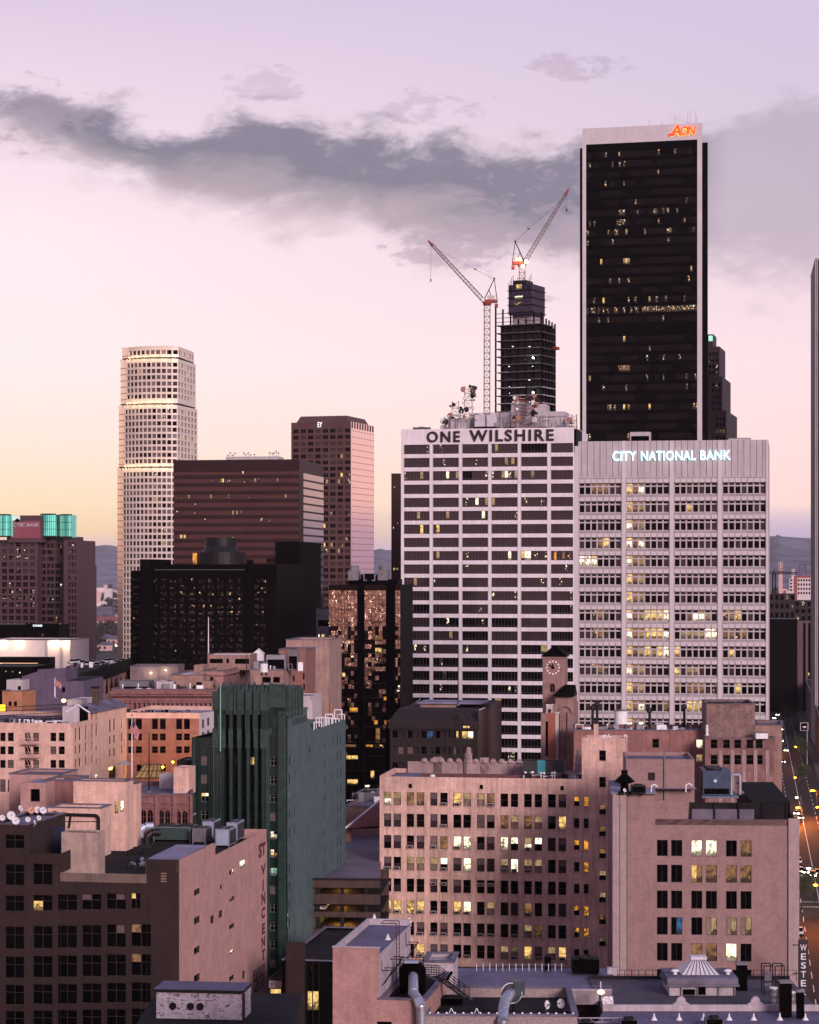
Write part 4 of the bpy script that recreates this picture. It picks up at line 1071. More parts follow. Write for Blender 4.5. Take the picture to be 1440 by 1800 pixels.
# dark office block with a small lit sign between that tower and the warehouse
cs = corners(-30, 104, dR=840, depth=12, sl=SL); w1 = W(cs[0], cs[1]); b = B('dark_block', 'dark flat office block with a small white lit sign below the bank tower', 'building', (cs[0]+cs[1])/2, m_blk, m_roofd)
hs = []
for i in range(5): r = w1.rect(10+i*19, 24+i*19, 1112, 1118, 10); hs.append(r); b.win(w1, r, dict(nx=5, ny=1, t=.1, fw=.08, fm=m_blk, dep=.2), [pick(rng, [('d', 8), ('q', .5)]) for _ in range(5)])
b.block(cs, 0, w1.z(1098, 50), fh=hs, par=.5)
lettering('CHASE', w1, w1.s(58), w1.z(1101.5, 58), .75, 3.6, glow('sign_small', (.75,.95,1), 1.6), b.root, .1, .05, name='sign_lettering')
b.part('roof_rail', m_grmet, lambda q: q.box(w1.pt(w1.s(0), w1.z(1098, 50)+.05, -.2), g3(w1.t*(w1.s(45)-w1.s(0))), (0, 0, .35), g3(w1.n*.1)))
b.finish()
# ================================================================ near: plain pink block beside the street
rng = random.Random(81)
cs = corners(1077, 1402, dL=352, depth=24, sl=.06); A, Bc, Cc, Dd = cs
w1 = W(A, Bc)
b = B('pink_block', 'dusty pink block beside the street with six window columns and a pale corner strip', 'building', (A+Bc)/2, [m_west, mat('pale_plaster', (.34,.255,.25), .9, var=.1, scale=.4, streak=.1, bump=.2)], [m_roofd, m_roofb])
ur = 1155; cols = [(1155,1174),(1180,1199.5),(1215.5,1234.7),(1241,1260.5),(1276.5,1295.5),(1302,1321.3)]
vr = [(1476.5,1505),(1520,1551),(1565.5,1597),(1612,1643),(1657.5,1689),(1703.5,1735),(1749,1780)]
lt = {(0,2):'w',(0,3):'w',(0,5):'b',(1,2):'y',(1,3):'b',(1,4):'b',(1,5):'b',(3,1):'u',(3,3):'t',(3,4):'t',(3,5):'t',(4,2):'b',(4,3):'b',(4,4):'w'}
zt_hi, zt = w1.z(1396, 1077), w1.z(1440, 1160); hs = []
for ri, (a, c) in enumerate(vr):
    for ci, (x0, x1) in enumerate(cols):
        r = w1.rect(x0, x1, a, c, ur); hs.append(r); st = lt.get((ri, ci), 'd')
        st = {'w': ['w','w','t','w'], 'y': ['y','b','y','b'], 'b': ['b','b','c','d'], 't': ['c','t','t','c'], 'u': ['d','u','d','u'], 'd': [rng.choice('dk') for _ in range(4)]}[st]
        b.win(w1, r, dict(nx=2, ny=1, t=.035, fw=.06, fm=m_fram, dep=.3), st[:2])
xs = w1.s(1152)
wallfaces(b.wall, w1, 0, zt, hs, 0, .3)
b.wall.face([w1.pt(0, zt), w1.pt(xs, zt), w1.pt(xs, zt_hi), w1.pt(0, zt_hi)], 0)
for p, q, z in ((Bc, Cc, zt), (Cc, Dd, zt), (Dd, A, zt_hi)): b.wall.face([g3(p, 0), g3(q, 0), g3(q, z), g3(p, z)], 0)
gv = -w1.n
# raised left part and the sunken terrace to its right
X = A+w1.t*xs
b.wall.face([g3(X, zt-3.2), g3(X+gv*9, zt-3.2), g3(X+gv*9, zt_hi), g3(X, zt_hi)], 0)
b.roof.face([g3(A, zt_hi-.02), g3(X, zt_hi-.02), g3(X+gv*9, zt_hi-.02), g3(A+gv*9, zt_hi-.02)], 1)
b.roof.face([g3(A+gv*9, zt_hi-.03), g3(X+gv*9+w1.t*7, zt_hi-.03), g3(X+gv*24+w1.t*7, zt_hi-.03), g3(A+gv*24, zt_hi-.03)], 1)
b.roof.face([g3(X, zt-.9), g3(Bc, zt-.9), g3(Cc, zt-.9), g3(X+gv*24, zt-.9)], 0)
b.wall.box(g3(X+gv*.0, zt-.9), g3(w1.t*(w1.L-xs)), g3(gv*.35), (0, 0, .9), 0)
for u0, u1, mi in ((1386, 1402.4, 1),):
    b.wall.box(w1.pt(w1.s(u0), 0, 0), g3(w1.t*(w1.L-w1.s(u0)+.25)), g3(w1.n*.35), (0, 0, zt+.25), 1)
b.wall.box(w1.pt(0, 0, 0), g3(w1.t*w1.s(1102)), g3(w1.n*.5), (0, 0, zt_hi+.12), 1)
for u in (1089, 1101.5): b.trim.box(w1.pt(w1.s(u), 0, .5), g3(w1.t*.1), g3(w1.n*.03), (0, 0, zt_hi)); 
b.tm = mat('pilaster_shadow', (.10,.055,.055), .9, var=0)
b.part('pilaster_cap', m_roofb, lambda q: q.box(w1.pt(-.3, zt_hi+.12, .7), g3(w1.t*(xs+.5)), g3(gv*9.3), (0, 0, .18)))
b.finish()
# roof things on that block
zt8 = zt_hi
t = thing('penthouse', 'low pink roof house with one small square window on the pink block', 'roof house', g3(A+gv*9))
c4 = corners(1101, 1221, dL=363, depth=15, sl=.06); wp = W(c4[0], c4[1]); mb = MB(); zpt = wp.z(1371, 1102)
r = wp.rect(1138, 1152, 1356, 1371.5, 1138); r = wp.rect(1138, 1151, 1358, 1373, 1138)
zp = wp.z(1334.5, 1101)
hs = [wp.rect(1139, 1151.5, 1358, 1372, 1139)]
wallfaces(mb, wp, zt-1, zp, hs, 0, .2); wallfaces(mb, W(c4[1], c4[2]), zt-1, zp); wallfaces(mb, W(c4[3], c4[0]), zt-1, zp); wallfaces(mb, W(c4[2], c4[3]), zt-1, zp)
I = inset(list(c4), .3)
for i in range(4):
    j = (i+1) % 4; mb.face([g3(c4[i], zp), g3(c4[j], zp), g3(I[j], zp), g3(I[i], zp)]); mb.face([g3(I[j], zp), g3(I[j], zp-.6), g3(I[i], zp-.6), g3(I[i], zp)])
mb.build('wall', [m_west], t); mb = MB(); mb.face([g3(p, zp-.6) for p in I]); mb.build('roof', [m_roof], t)
mb = MB(); window(mb, wp, hs[0], plain, 'p', list(G)); mb.m = [min(x, 1) for x in mb.m]; mb.build('window', [m_fram, G['p']], t)
mb = MB(); x = wp.s(1168); mb.bar(wp.pt(x, zt, .15), wp.pt(x, zp+1.2, .15), .12, 0, 8); mb.bar(wp.pt(x, zp+1.2, .15), wp.pt(x+.5, zp+1.5, .15), .12, 0, 8); mb.build('downpipe', [m_grmet], t)
# dark screens round the terrace, blue chiller, dark tiled roof
t = thing('screen_wall', 'black roof screen with pale lower panels along the pink block terrace', 'screen wall', g3(X+gv*6, zt-.9))
mb = MB(); ws = W(X+gv*5.0, X+gv*5.0+w1.t*(w1.s(1388)-xs)); zz = zt-.9
mb.box(ws.pt(ws.L*.27, zz, 0), g3(ws.t*ws.L*.73), g3(gv*.3), (0, 0, 3.0), 0)
for i in range(5): mb.box(ws.pt(ws.L*(.27+.182*i), zz, .02), g3(ws.t*.3), g3(ws.n*.25), (0, 0, 3.1), 0)
mb.build('panel', [m_roofd], t)
mb = MB(); mb.box(ws.pt(ws.L*.29, zz+.3, .02), g3(ws.t*ws.L*.47), g3(ws.n*.06), (0, 0, 1.7)); mb.build('pale_sheet', [mat('sheet_lilac', (.12,.10,.14), .6, var=.4, scale=.4)], t)
mb = MB(); mb.box(ws.pt(ws.L*.0, zz, 0), g3(ws.t*ws.L*.262), g3(gv*.3), (0, 0, 3.3)); mb.build('pink_wall', [m_west], t)
zc = zt+.6
t = thing('chiller', 'large dark blue rooftop chiller with a pale round mark on the pink block', 'chiller', onz(1258, 1390, zt-.9))
c4 = corners(1236, 1284, dL=366, depth=9, sl=.06); wc = W(c4[0], c4[1]); m_blue = mat('chiller_blue', (.04,.06,.11), .5, var=.4, scale=1)
zl, zh = wc.z(1398, 1236), wc.z(1356, 1236)
mb = MB(); mb.box(wc.pt(0, zl, 0), g3(wc.t*wc.L), g3(-wc.n*9), (0, 0, zh-zl)); mb.build('casing', [m_blue], t)
mb = MB(); mb.lathe(wc.pt(wc.L*.45, zh-.2, -3), [(1.3, 0), (1.3, .5), (1.1, .55)], 18); mb.lathe(wc.pt(wc.L*.45, zh-.2, -6.5), [(1.3, 0), (1.3, .5), (1.1, .55)], 18); mb.build('fan', [m_dkmet], t)
mb = MB(); mb.box(wc.pt(.2, zl+.2, .02), g3(wc.t*(wc.L-.4)), g3(wc.n*.05), (0, 0, .9)); mb.build('louvre', [m_black], t)
mb = MB(); q = wc.pt(wc.L*.45, (zl+zh)/2+.4, .06); mb.bar(q, q+g3(wc.n*.04), .26, 0, 14); mb.build('round_mark', [mat('mark_pale_blue', (.35,.6,.75), .5, var=0)], t)
mb = MB(); a = wc.pt(wc.L+.3, zl, -1.5); mb.path([a, a+V((0, 0, 3.2)), a+V((1.4, 0, 3.2)), a+V((1.4, 0, 0))], .28, 0, 8); mb.build('pipe', [m_galv], t)
mb = MB(); mb.box(wc.pt(-.2, zl-.35, .9), g3(wc.t*(wc.L+1.5)), g3(-wc.n*9), (0, 0, .3)); mb.build('plinth', [mat('plinth_blue', (.10,.13,.18), .6, var=.3)], t)
t = thing('tiled_roof', 'black tiled lean-to roof at the street corner of the pink block', 'roof', onz(1355, 1400, zt))
c4 = corners(1322, 1389, dL=360, depth=17, sl=-.0); wt_ = W(c4[0], c4[1]); mb = MB(); z0, z1 = wt_.z(1411, 1330), wt_.z(1411, 1330)+1.6
for i in range(24):
    f0, f1 = i/24, (i+1)/24; a = wt_.pt(0, z0+(z1-z0)*f0, -17*f0); mb.box(a, g3(wt_.t*wt_.L), g3(-wt_.n*17/24)+V((0, 0, (z1-z0)/24)), (0, 0, .12))
mb.build('tiles', [mat('tile_black', (.010,.010,.009), .7, var=.5, scale=.8, spec=.06)], t)
mb = MB(); mb.box(wt_.pt(0, zt-1, -.2), g3(wt_.t*wt_.L), g3(-wt_.n*16.5), (0, 0, z0-zt+.9)); mb.build('wall', [m_black], t)
t = thing('roof_cowl', 'dark pagoda shaped chimney cowl on the left shoulder of the pink block', 'chimney cowl', onz(1098, 1398, zt_hi))
q = onz(1098, 1396, zt_hi); mb = MB(); mb.lathe(q, [(.7,0),(.6,1.6),(1.7,1.9),(.9,2.7),(.5,3.0),(.5,3.6),(.7,3.7)], 8); mb.build('hood', [m_black], t)
mb = MB(); mb.cbox(q.x, q.y, q.z, 2, 2, .3); mb.build('kerb', [m_roofd], t)
roof_unit(*onz(1122, 1397, zt_hi), 2.2, 1.6, 1.5, 0, 'low dark roof unit beside the pagoda cowl', body=m_dkmet)
dish(onz(1098, 1402, zt_hi), .3, 2.6, .4, 'tiny pale dish under the pagoda cowl')
for u, v, l in ((1145,1396,'thin white pipe with a bend on the pink block left shoulder'),(1206,1394,'curved white pipe end at the terrace edge of the pink block')):
    q = onz(u, v, zt_hi); t = thing('vent_pipe', l, 'pipe', q); mb = MB(); mb.path([q, q+V((0, 0, 1.2)), q+V((.5, 0, 1.5)), q+V((1.0, 0, 1.1))], .12, 0, 8); mb.build('pipe', [m_paintw], t); mb = MB(); mb.lathe(q, [(.3,0),(.2,.15)], 10); mb.build('flashing', [m_grmet], t)
# vertical sign
ds = 338; m_sgn = mat('sign_black', (.015,.013,.016), .5, var=.2); t = thing('blade_sign', 'tall black vertical sign with pale letters hung over the street', 'sign', at(1412, 1768, ds))
wS = W(P(1405, ds), P(1421, ds)); mb = MB(); mb.box(wS.pt(0, Z(1768, ds), 0), g3(wS.t*wS.L), (0, 0, Z(1653, ds)-Z(1768, ds)), g3(-wS.n*.8)); mb.build('board', [m_sgn], t)
m_lp = mat('letter_pale', (.62,.56,.60), .5, var=.1)
for i, ch in enumerate('WESTERN'):
    v = 1671.5+i*15.6; x0 = {'W': 1406.5}.get(ch, 1408); x1 = {'W': 1418.5, 'N': 1417.5}.get(ch, 1417)
    lettering(ch, wS, wS.s(x0), Z(v, ds), 11.2/F*ds, (x1-x0)/F*ds, m_lp, t, .08, .03, fat=.012, name='letter')
mb = MB()
for v in (1662, 1712, 1757): mb.bar(wS.pt(-.9, Z(v, ds), -.4), wS.pt(.05, Z(v, ds), -.4), .08, 0, 6)
mb.build('bracket', [m_dkmet], t)

# ================================================================ long pink apartment block with pairs of sash windows
rng = random.Random(91)
cs = corners(667.5, 1099, dL=400, depth=17, sl=SL-.01); A, Bc, Cc, Dd = cs; w1 = W(A, Bc); gv = -w1.n
b = B('apartment_block', 'long stained pink apartment block with rows of paired sash windows and a stair tower', 'building', (A+Bc)/2, m_pink, [m_roof, m_roofd])
ur = 680
pc = [(675,688),(692,705),(715,728),(732.5,746),(756.5,769),(774,787),(797,811),(814.5,828),(838.5,852),(856,869.5),(880,893.5),(898,911),(921.5,935),(940,953),(963.5,977),(982,995.5)]
zt = w1.z(1365, 668); zt2 = w1.z(1297, 1023); hs = []
# what the photograph shows lit, row by row (sixteen windows a row)
LR = ['w t b b p d y t t b d d d d p p','d p d d p d k k m p b t b t p y','p p p p c b w w p p w w w w p p','p p t t t w p w p p t w t t p p','k p k d d k p d d k d d d p d d','y y y y k d y w d t d d b d k p','k d d p d d d d d d d d t b d d','d k d y p d d k d d t t y p t y','d d k d p d d d d d k d d d d d']
acs = set()
for ri in range(9):
    v0 = 1392+ri*37.95; row = LR[ri].split()
    for ci, (a, c) in enumerate(pc):
        r = w1.rect(a, c, v0, v0+23.3, ur); hs.append(r); s = row[ci]
        st = {'w': 'ww', 't': 'ct', 'b': 'bb', 'y': 'yy', 'd': 'dd', 'k': 'dk', 'p': 'pm', 'c': 'cc', 'm': 'mm'}[s]
        if s in 'pd' and rng.random() < .45: st = ('p' if rng.random() < .6 else 'd')+rng.choice('pmd')
        if s == 'w' and rng.random() < .4: st = rng.choice(('wt', 'tw', 'dw'))
        b.win(w1, r, sash, st)
        if rng.random() < .30: acs.add((ri, ci))
    for ci, (a, c) in enumerate(((1009.3,1018.6),(1026.2,1035))):
        r = w1.rect(a, c, v0+3.2, v0+20.2, ur); hs.append(r)
        orange = ri in (0, 2, 3, 5, 6) and not (ri == 3 and ci == 0)
        b.win(w1, r, sash, ('do' if ci == 0 else 'oo') if orange else 'dk')
for i in range(9):
    v0 = 1416-2*38.1+i*38.1 if i > 1 else (1321, 1367)[i]
    r = w1.rect(1053.5, 1065.2, v0+(1 if i < 2 else 0)-7.2, v0+(19 if i < 2 else 17)-7.2, ur)
    hs.append(r); b.win(w1, r, sash, 'kk' if i < 2 else rng.choice(('db', 'dt', 'db')))
for u in (718, 843, 985): r = w1.rect(u, u+6.4, 1377.5, 1385, ur); hs.append(r); b.win(w1, r, plain, 'k')
for h in hs: b.trim.box(w1.pt(h[0]-.08, h[2]-.14, 0), g3(w1.t*(h[1]-h[0]+.16)), g3(w1.n*.1), (0, 0, .13))
xt = w1.s(1023)
wallfaces(b.wall, w1, 0, zt, hs, 0, .25)
wallfaces(b.wall, w1, zt, zt2, hs, 0, .25, x0=xt)
T = A+w1.t*xt
for p, q, z in ((Bc, Cc, zt), (Cc, Dd, zt), (Dd, A, zt)): b.wall.face([g3(p, 0), g3(q, 0), g3(q, z), g3(p, z)])
dpt = 7
tw = [T, Bc, Bc+gv*dpt, T+gv*dpt]
for i in (1, 2, 3): p, q = tw[i], tw[(i+1) % 4]; b.wall.face([g3(p, zt-1.2), g3(q, zt-1.2), g3(q, zt2), g3(p, zt2)])
I = inset(tw, .35)
for i in range(4):
    j = (i+1) % 4; b.wall.face([g3(tw[i], zt2), g3(tw[j], zt2), g3(I[j], zt2), g3(I[i], zt2)]); b.wall.face([g3(I[j], zt2), g3(I[j], zt2-.5), g3(I[i], zt2-.5), g3(I[i], zt2)])
b.roof.face([g3(p, zt2-.5) for p in I], 0)
b.roof.face([g3(p, zt-.75) for p in inset([A, Bc, Cc, Dd], .3)], 0)
b.wall.box(g3(A), g3(w1.t*xt), g3(gv*.35), (0, 0, zt)) if False else None
b.trim.box(w1.pt(0, zt-.75, -.003), g3(w1.t*(xt-.01)), g3(gv*.34), (0, 0, .76))
b.trim.box(g3(A+gv*.35, zt-.75), g3(w1.t*.35), g3(gv*16), (0, 0, .9))
b.tm = m_pink
# scalloped parapet along the far side
bw = A+gv*16.4; m_par = mat('parapet_cream', (.34,.24,.23), .85, var=.25, scale=.5, streak=.3)
mb = MB(); x0, x1 = 2.5, w1.s(905)
mb.box(g3(bw+w1.t*x0, zt-.75), g3(w1.t*(x1-x0)), g3(gv*.5), (0, 0, 2.1))
for i in range(12):
    q = bw+w1.t*(x0+3+(x1-x0-4)*i/11); mb.lathe(g3(q+gv*.25, zt+1.3), [(.65,0),(.62,.3),(.45,.55),(.2,.7)], 10)
for u_ in (.22, .62): q = bw+w1.t*(x0+(x1-x0)*u_); mb.box(g3(q, zt-.7), g3(w1.t*1.6), g3(gv*.7), (0, 0, 2.9))
mb.build('parapet', [m_par], b.root)
for k, u in enumerate((803, 1005)):
    q = bw+w1.t*(w1.s(u)); mb = MB(); q = g3(q, zt-.7)
    mb.lathe(q, [(.85,0),(.85,2.0),(.95,2.1),(.75,2.3),(.7,3.4),(.8,3.5),(.5,3.7),(.42,4.3),(.5,4.4),(.2,4.8)], 8, 0, .39); mb.build('pinnacle', [m_par], b.root)
for u in (746, 806):
    q = g3(bw+w1.t*w1.s(u)-gv*8, zt-.75)
mb = MB(); mb.box(g3(A+gv*9+w1.t*6, zt-.72), g3(w1.t*25), g3(gv*1.2), (0, 0, .45)); mb.build('roof_beam', [mat('beam_oxide', (.13,.045,.04), .8, var=.3)], b.root)
b.finish()
# window air conditioners hanging from its sills
mac = mat('aircon_cream', (.36,.30,.28), .6, var=.2); first = None
for (ri, ci) in sorted(acs):
    v0 = 1392+ri*37.95; a, c = pc[ci]; r = w1.rect(a, c, v0, v0+23.3, ur); top_ = (ri == 4)
    p = w1.pt(r[0]+.16, r[2]+(.1 if not top_ else 1.3), .0); ww = (r[1]-r[0])-.36
    mb = MB(); mb.box(p-g3(w1.n*.2), g3(w1.t*ww), g3(w1.n*.62), (0, 0, .5)); mb.box(p+g3(w1.t*.08)+g3(w1.n*.425)+V((0, 0, .08)), g3(w1.t*(ww-.16)), g3(w1.n*.01), (0, 0, .34), 1)
    o = mb.build('window_aircon', [mac, m_dkmet], b.root)
pink_w, pink_zt, pink_bw, pink_gv = w1, zt, bw, gv
# on its roof
zr = zt-.75
q = g3(A+gv*12+w1.t*w1.s(945), zr)
t = thing('cooling_tower', 'long black rooftop cooler with a turquoise panel on the apartment block', 'cooling tower', q); rot = math.atan2(w1.t.y, w1.t.x)
mb = MB(); mb.cbox(q.x, q.y, q.z+.9, 7.4, 2.6, 2.1, 0, rot); mb.build('casing', [mat('cooler_dark', (.035,.035,.038), .5, var=.3)], t)
mb = MB(); o_ = q-g3(w1.t*1.0)+g3(w1.n*1.32); mb.box(o_+V((0, 0, .6)), g3(w1.t*1.4), g3(w1.n*.04), (0, 0, 2.45)); mb.build('turquoise_panel', [mat('panel_turquoise', (.05,.30,.36), .5, var=.3)], t)
mb = MB()
for i in (-3.6, -1.8, 0, 1.8, 3.5): mb.bar(q+g3(w1.t*i)+g3(w1.n*1.2), q+g3(w1.t*i)+g3(w1.n*1.2)+V((0, 0, 3.1)), .08); mb.bar(q+g3(w1.t*i)-g3(w1.n*1.2), q+g3(w1.t*i)-g3(w1.n*1.2)+V((0, 0, 3.1)), .08)
mb.bar(q-g3(w1.t*3.6)+g3(w1.n*1.25)+V((0, 0, 3.05)), q+g3(w1.t*3.6)+g3(w1.n*1.25)+V((0, 0, 3.05)), .08); mb.build('steel_frame', [m_dkmet], t)
t = thing('roof_pipework', 'tangle of pale pipes and pumps below the turquoise rooftop panel', 'pipework', q+g3(w1.n*3.5))
mb = MB(); r9 = random.Random(4)
for i in range(16):
    p = q+g3(w1.t*r9.uniform(-3.8, 8))+g3(w1.n*r9.uniform(2.2, 5)); mb.bar(p, p+V((0, 0, r9.uniform(.4, 1.1))), .1, 0, 6); mb.bar(p+V((0, 0, .5)), p+g3(w1.t*r9.uniform(-1, 2))+V((0, 0, .5)), .07, 0, 6)
    if i % 2: mb.lathe(p+V((0, 0, .8)), [(.1,0),(.26,.12),(.26,.3),(.1,.4)], 8)
mb.build('pipe', [m_paintw], t); mb = MB()
for i in range(4): p = q+g3(w1.t*(-3+i*3.2))+g3(w1.n*3.2); mb.box(p, g3(w1.t*1.2), g3(w1.n*.9), (0, 0, .9))
mb.build('pump_box', [m_dkmet], t)
q = g3(A+gv*4+w1.t*w1.s(755), zr); t = thing('roof_vent', 'small white round vent cap by the parapet of the apartment block', 'vent', q); mb = MB(); mb.lathe(q, [(.3,0),(.3,.5),(.5,.5),(.45,.8),(.1,.9)], 12); mb.build('cap', [m_paintw], t)
q = g3(T+gv*2.2+w1.t*2.3, zt2-.5); t = thing('roof_flue', 'pale square flue standing on the stair tower roof', 'flue', q); mb = MB(); mb.cbox(q.x, q.y, q.z, .8, .8, 2.8); mb.build('stack', [m_pink], t); mb = MB(); mb.cbox(q.x, q.y-.1, q.z, 2.4, 1.4, .25); mb.build('plinth', [m_par], t); mb = MB(); mb.lathe(q+V((0, 0, 2.8)), [(.3,0),(.3,.7)], 10); mb.build('cowl', [m_dkmet], t)
dish(g3(T+gv*1.2+w1.t*3.9, zt2-.5), .45, 2.9, .35, 'round dish in front of the square flue', mast=.4)
dish(g3(T+gv*3.2+w1.t*4.5, zt2-.5), .35, 2.4, .5, 'small dish right of the square flue', mast=.5)
dish(g3(T+gv*4.2+w1.t*7.3, zt2-.5), .35, 2.9, .3, 'small dish at the right edge of the stair tower roof', mast=.4)

# ================================================================ corner jewellery building, brown front and salmon side
rng = random.Random(101)
Bc = P(315, 290); gv = V((SL, 1)).normalized(); tv = V((1, -SL)).normalized()
A = Bc-tv*31; kk = K(469.5); dp = (kk*Bc.y-Bc.x)/(gv.x-kk*gv.y); Cc = Bc+gv*dp; Dd = A+gv*dp
w1, wr = W(A, Bc), W(Bc, Cc)
b = B('corner_building', 'corner building with a dark brown front, salmon side wall and tall painted vertical lettering', 'building', (A+Cc)/2, [m_brown, m_sten, mat('cream_render', (.38,.275,.235), .9, var=.2, scale=.6, streak=.2, bump=.2)], [m_roofd, m_roofb])
bigw = dict(nx=2, ny=2, t=.06, fw=.08, fm=mat('frame_brown', (.03,.02,.02), .7, var=0), dep=.35, zs=[0, .62, 1])
ur = 250; cols = [(8,42),(57,92),(100,135),(143,178),(186,221),(229.5,265)]
rws = [(1465,1490),(1517,1555),(1572,1600.5),(1626.5,1667),(1679,1718),(1729,1765),(1775,1811)]
hs = []
for ri, (a, c) in enumerate(rws):
    for ci, (x0, x1) in enumerate(cols):
        if ri == 0 and ci: continue
        if ri == 1 and ci > 1: continue
        if ri == 2 and ci == 5: x1 = 246.5
        r = w1.rect(x0, x1, a-(x0-8)*.02+2, c-(x0-8)*.02+2, x0); hs.append(r)
        st = ['d']*4
        if ci == 5: st = ['k', 'b' if ri < 5 else 'k', 'd', 'd'] if ri > 2 else ['k', 'y', 'd', 'd']
        if (ri, ci) == (2, 1): st = ['q', 'd', 'd', 'd']; st[0] = 'y'
        if (ri, ci) in ((2, 3), (3, 4), (2, 4)): st[rng.choice((1, 3))] = 'm'
        if ri > 3 and ci < 5: st = ['k', 'd', 'd', 'k']
        b.win(w1, r, bigw, st)
r = w1.rect(281, 294, 1533, 1552, 281); hs.append(r); b.win(w1, r, dict(nx=1, ny=4, t=.12, fw=.08, fm=m_brown, dep=.15), 'c')
zA, zB, zC, zD = w1.z(1450, 20), w1.z(1500, 80), w1.z(1536, 180), w1.z(1511, 300)
sx = [0, w1.s(50), w1.s(106), w1.s(257.5), w1.L]
for (x0, x1, z) in ((sx[0], sx[1], zA), (sx[1], sx[2], zB), (sx[2], sx[3], zC), (sx[3], sx[4], zD)):
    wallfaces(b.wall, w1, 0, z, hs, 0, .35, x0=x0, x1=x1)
for x, z0, z1 in ((sx[1], zB, zA), (sx[2], zC, zB)): b.wall.face([w1.pt(x, z0), w1.pt(x, z0, -6), w1.pt(x, z1, -6), w1.pt(x, z1)], 0)
b.wall.face([w1.pt(sx[3], zC, -5), w1.pt(sx[3], zC), w1.pt(sx[3], zD), w1.pt(sx[3], zD, -5)], 0)
# salmon side
sw = dict(nx=1, ny=1, t=.05, fw=.06, fm=m_fram, dep=.25); hr = []
zS = wr.z(1512, 315.5); zS2 = wr.z(1503, 378); 
zr2 = zS2
for (u0, u1, v0, v1, st) in ((341,352.7,1565.3,1576.3,'d'),(341,352.7,1614.5,1627,'d'),(341,352.7,1667.5,1680,'d'),(341,352.7,1716,1730,'d'),(387,391.8,1556,1564.5,'d'),(403,413.6,1579,1586.8,'d'),(403,413.4,1627,1635.4,'d'),(403,413,1673,1679.5,'w'),(403,408.5,1531,1539.5,'d'),(408.6,413,1528,1536,'w'),(421.6,433,1515,1527.6,'w'),(403,413,1718,1727,'d'),(426,432,1708,1722,'d'),(370,377.2,1611,1625.5,'d'),(384.6,392,1602,1615.5,'d')):
    r = wr.rect(u0, u1, v0, v1, u0); hr.append(r); b.win(wr, r, sw, st)
x1 = wr.s(378.5)
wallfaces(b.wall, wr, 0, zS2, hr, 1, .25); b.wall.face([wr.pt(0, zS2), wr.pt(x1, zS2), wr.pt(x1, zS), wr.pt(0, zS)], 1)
b.wall.face([wr.pt(x1, zS2), wr.pt(x1, zS2, -.4), wr.pt(x1, zS, -.4), wr.pt(x1, zS)], 1)
b.wall.box(wr.pt(0, zS2, -.4), g3(wr.t*x1), g3(wr.n*.39), (0, 0, zS-zS2), 1)
for p, q in ((Cc, Dd), (Dd, A)): b.wall.face([g3(p, 0), g3(q, 0), g3(q, zS2), g3(p, zS2)], 0)
b.wall.box(g3(Dd, zS2-2), g3(Cc-Dd), g3(-gv*.4), (0, 0, 1.99), 1)
zrf = zC-1.1
b.roof.face([g3(p, zrf) for p in (A+gv*.4, Bc+gv*.4, Cc, Dd)], 0)
b.wall.box(g3(A+gv*.0+tv*sx[2], zrf), g3(tv*(sx[3]-sx[2])), g3(gv*.35), (0, 0, zC-zrf-.004), 2)
# pale roof slope behind the corner pier
b.roof.face([g3(Bc-tv*4.4, zD-.05), g3(Bc-tv*.1, zD-.05), g3(Bc-tv*.1+gv*15, zD+.1), g3(Bc-tv*4.4+gv*15, zD+.1)], 1)
b.wall.face([g3(Bc-tv*4.4, zrf), g3(Bc-tv*4.4, zD-.05), g3(Bc-tv*4.4+gv*15, zD+.1), g3(Bc-tv*4.4+gv*15, zrf)], 1)
b.wall.face([g3(Bc-tv*.1+gv*15, zrf), g3(Bc-tv*.1+gv*15, zD+.1), g3(Bc-tv*4.4+gv*15, zD+.1), g3(Bc-tv*4.4+gv*15, zrf)], 1)
m_pl = mat('painted_letter_maroon', (.075,.022,.028), .8, var=.2)
for s_, u0, u1, v0, v1 in (('S',454.5,460.5,1484,1510),('T',460,467,1482.5,1506),('V',459,467,1521.5,1540),('I',461.5,463.5,1546.5,1567),('N',459.5,466.5,1571,1592),('C',459.5,466,1597,1617),('E',460.5,466,1625,1644),('N',459.5,466,1648,1667.5),('T',460,466.3,1671,1690.5)):
    lettering(s_, wr, wr.s(u0), wr.z(v1, u0), wr.z(v0, u0)-wr.z(v1, u0), wr.s(u1)-wr.s(u0), m_pl, b.root, .01, .005, fat=.05)
lettering('JEWELRY', wr, wr.s(444.5), wr.z(1733, 444.5), 2.0, wr.s(466.5)-wr.s(444.5), m_pl, b.root, .01, .005, fat=.03)
lettering('CENTER', wr, wr.s(445), wr.z(1748, 445), 2.0, wr.s(466)-wr.s(445), m_pl, b.root, .01, .005, fat=.03)
b.finish()
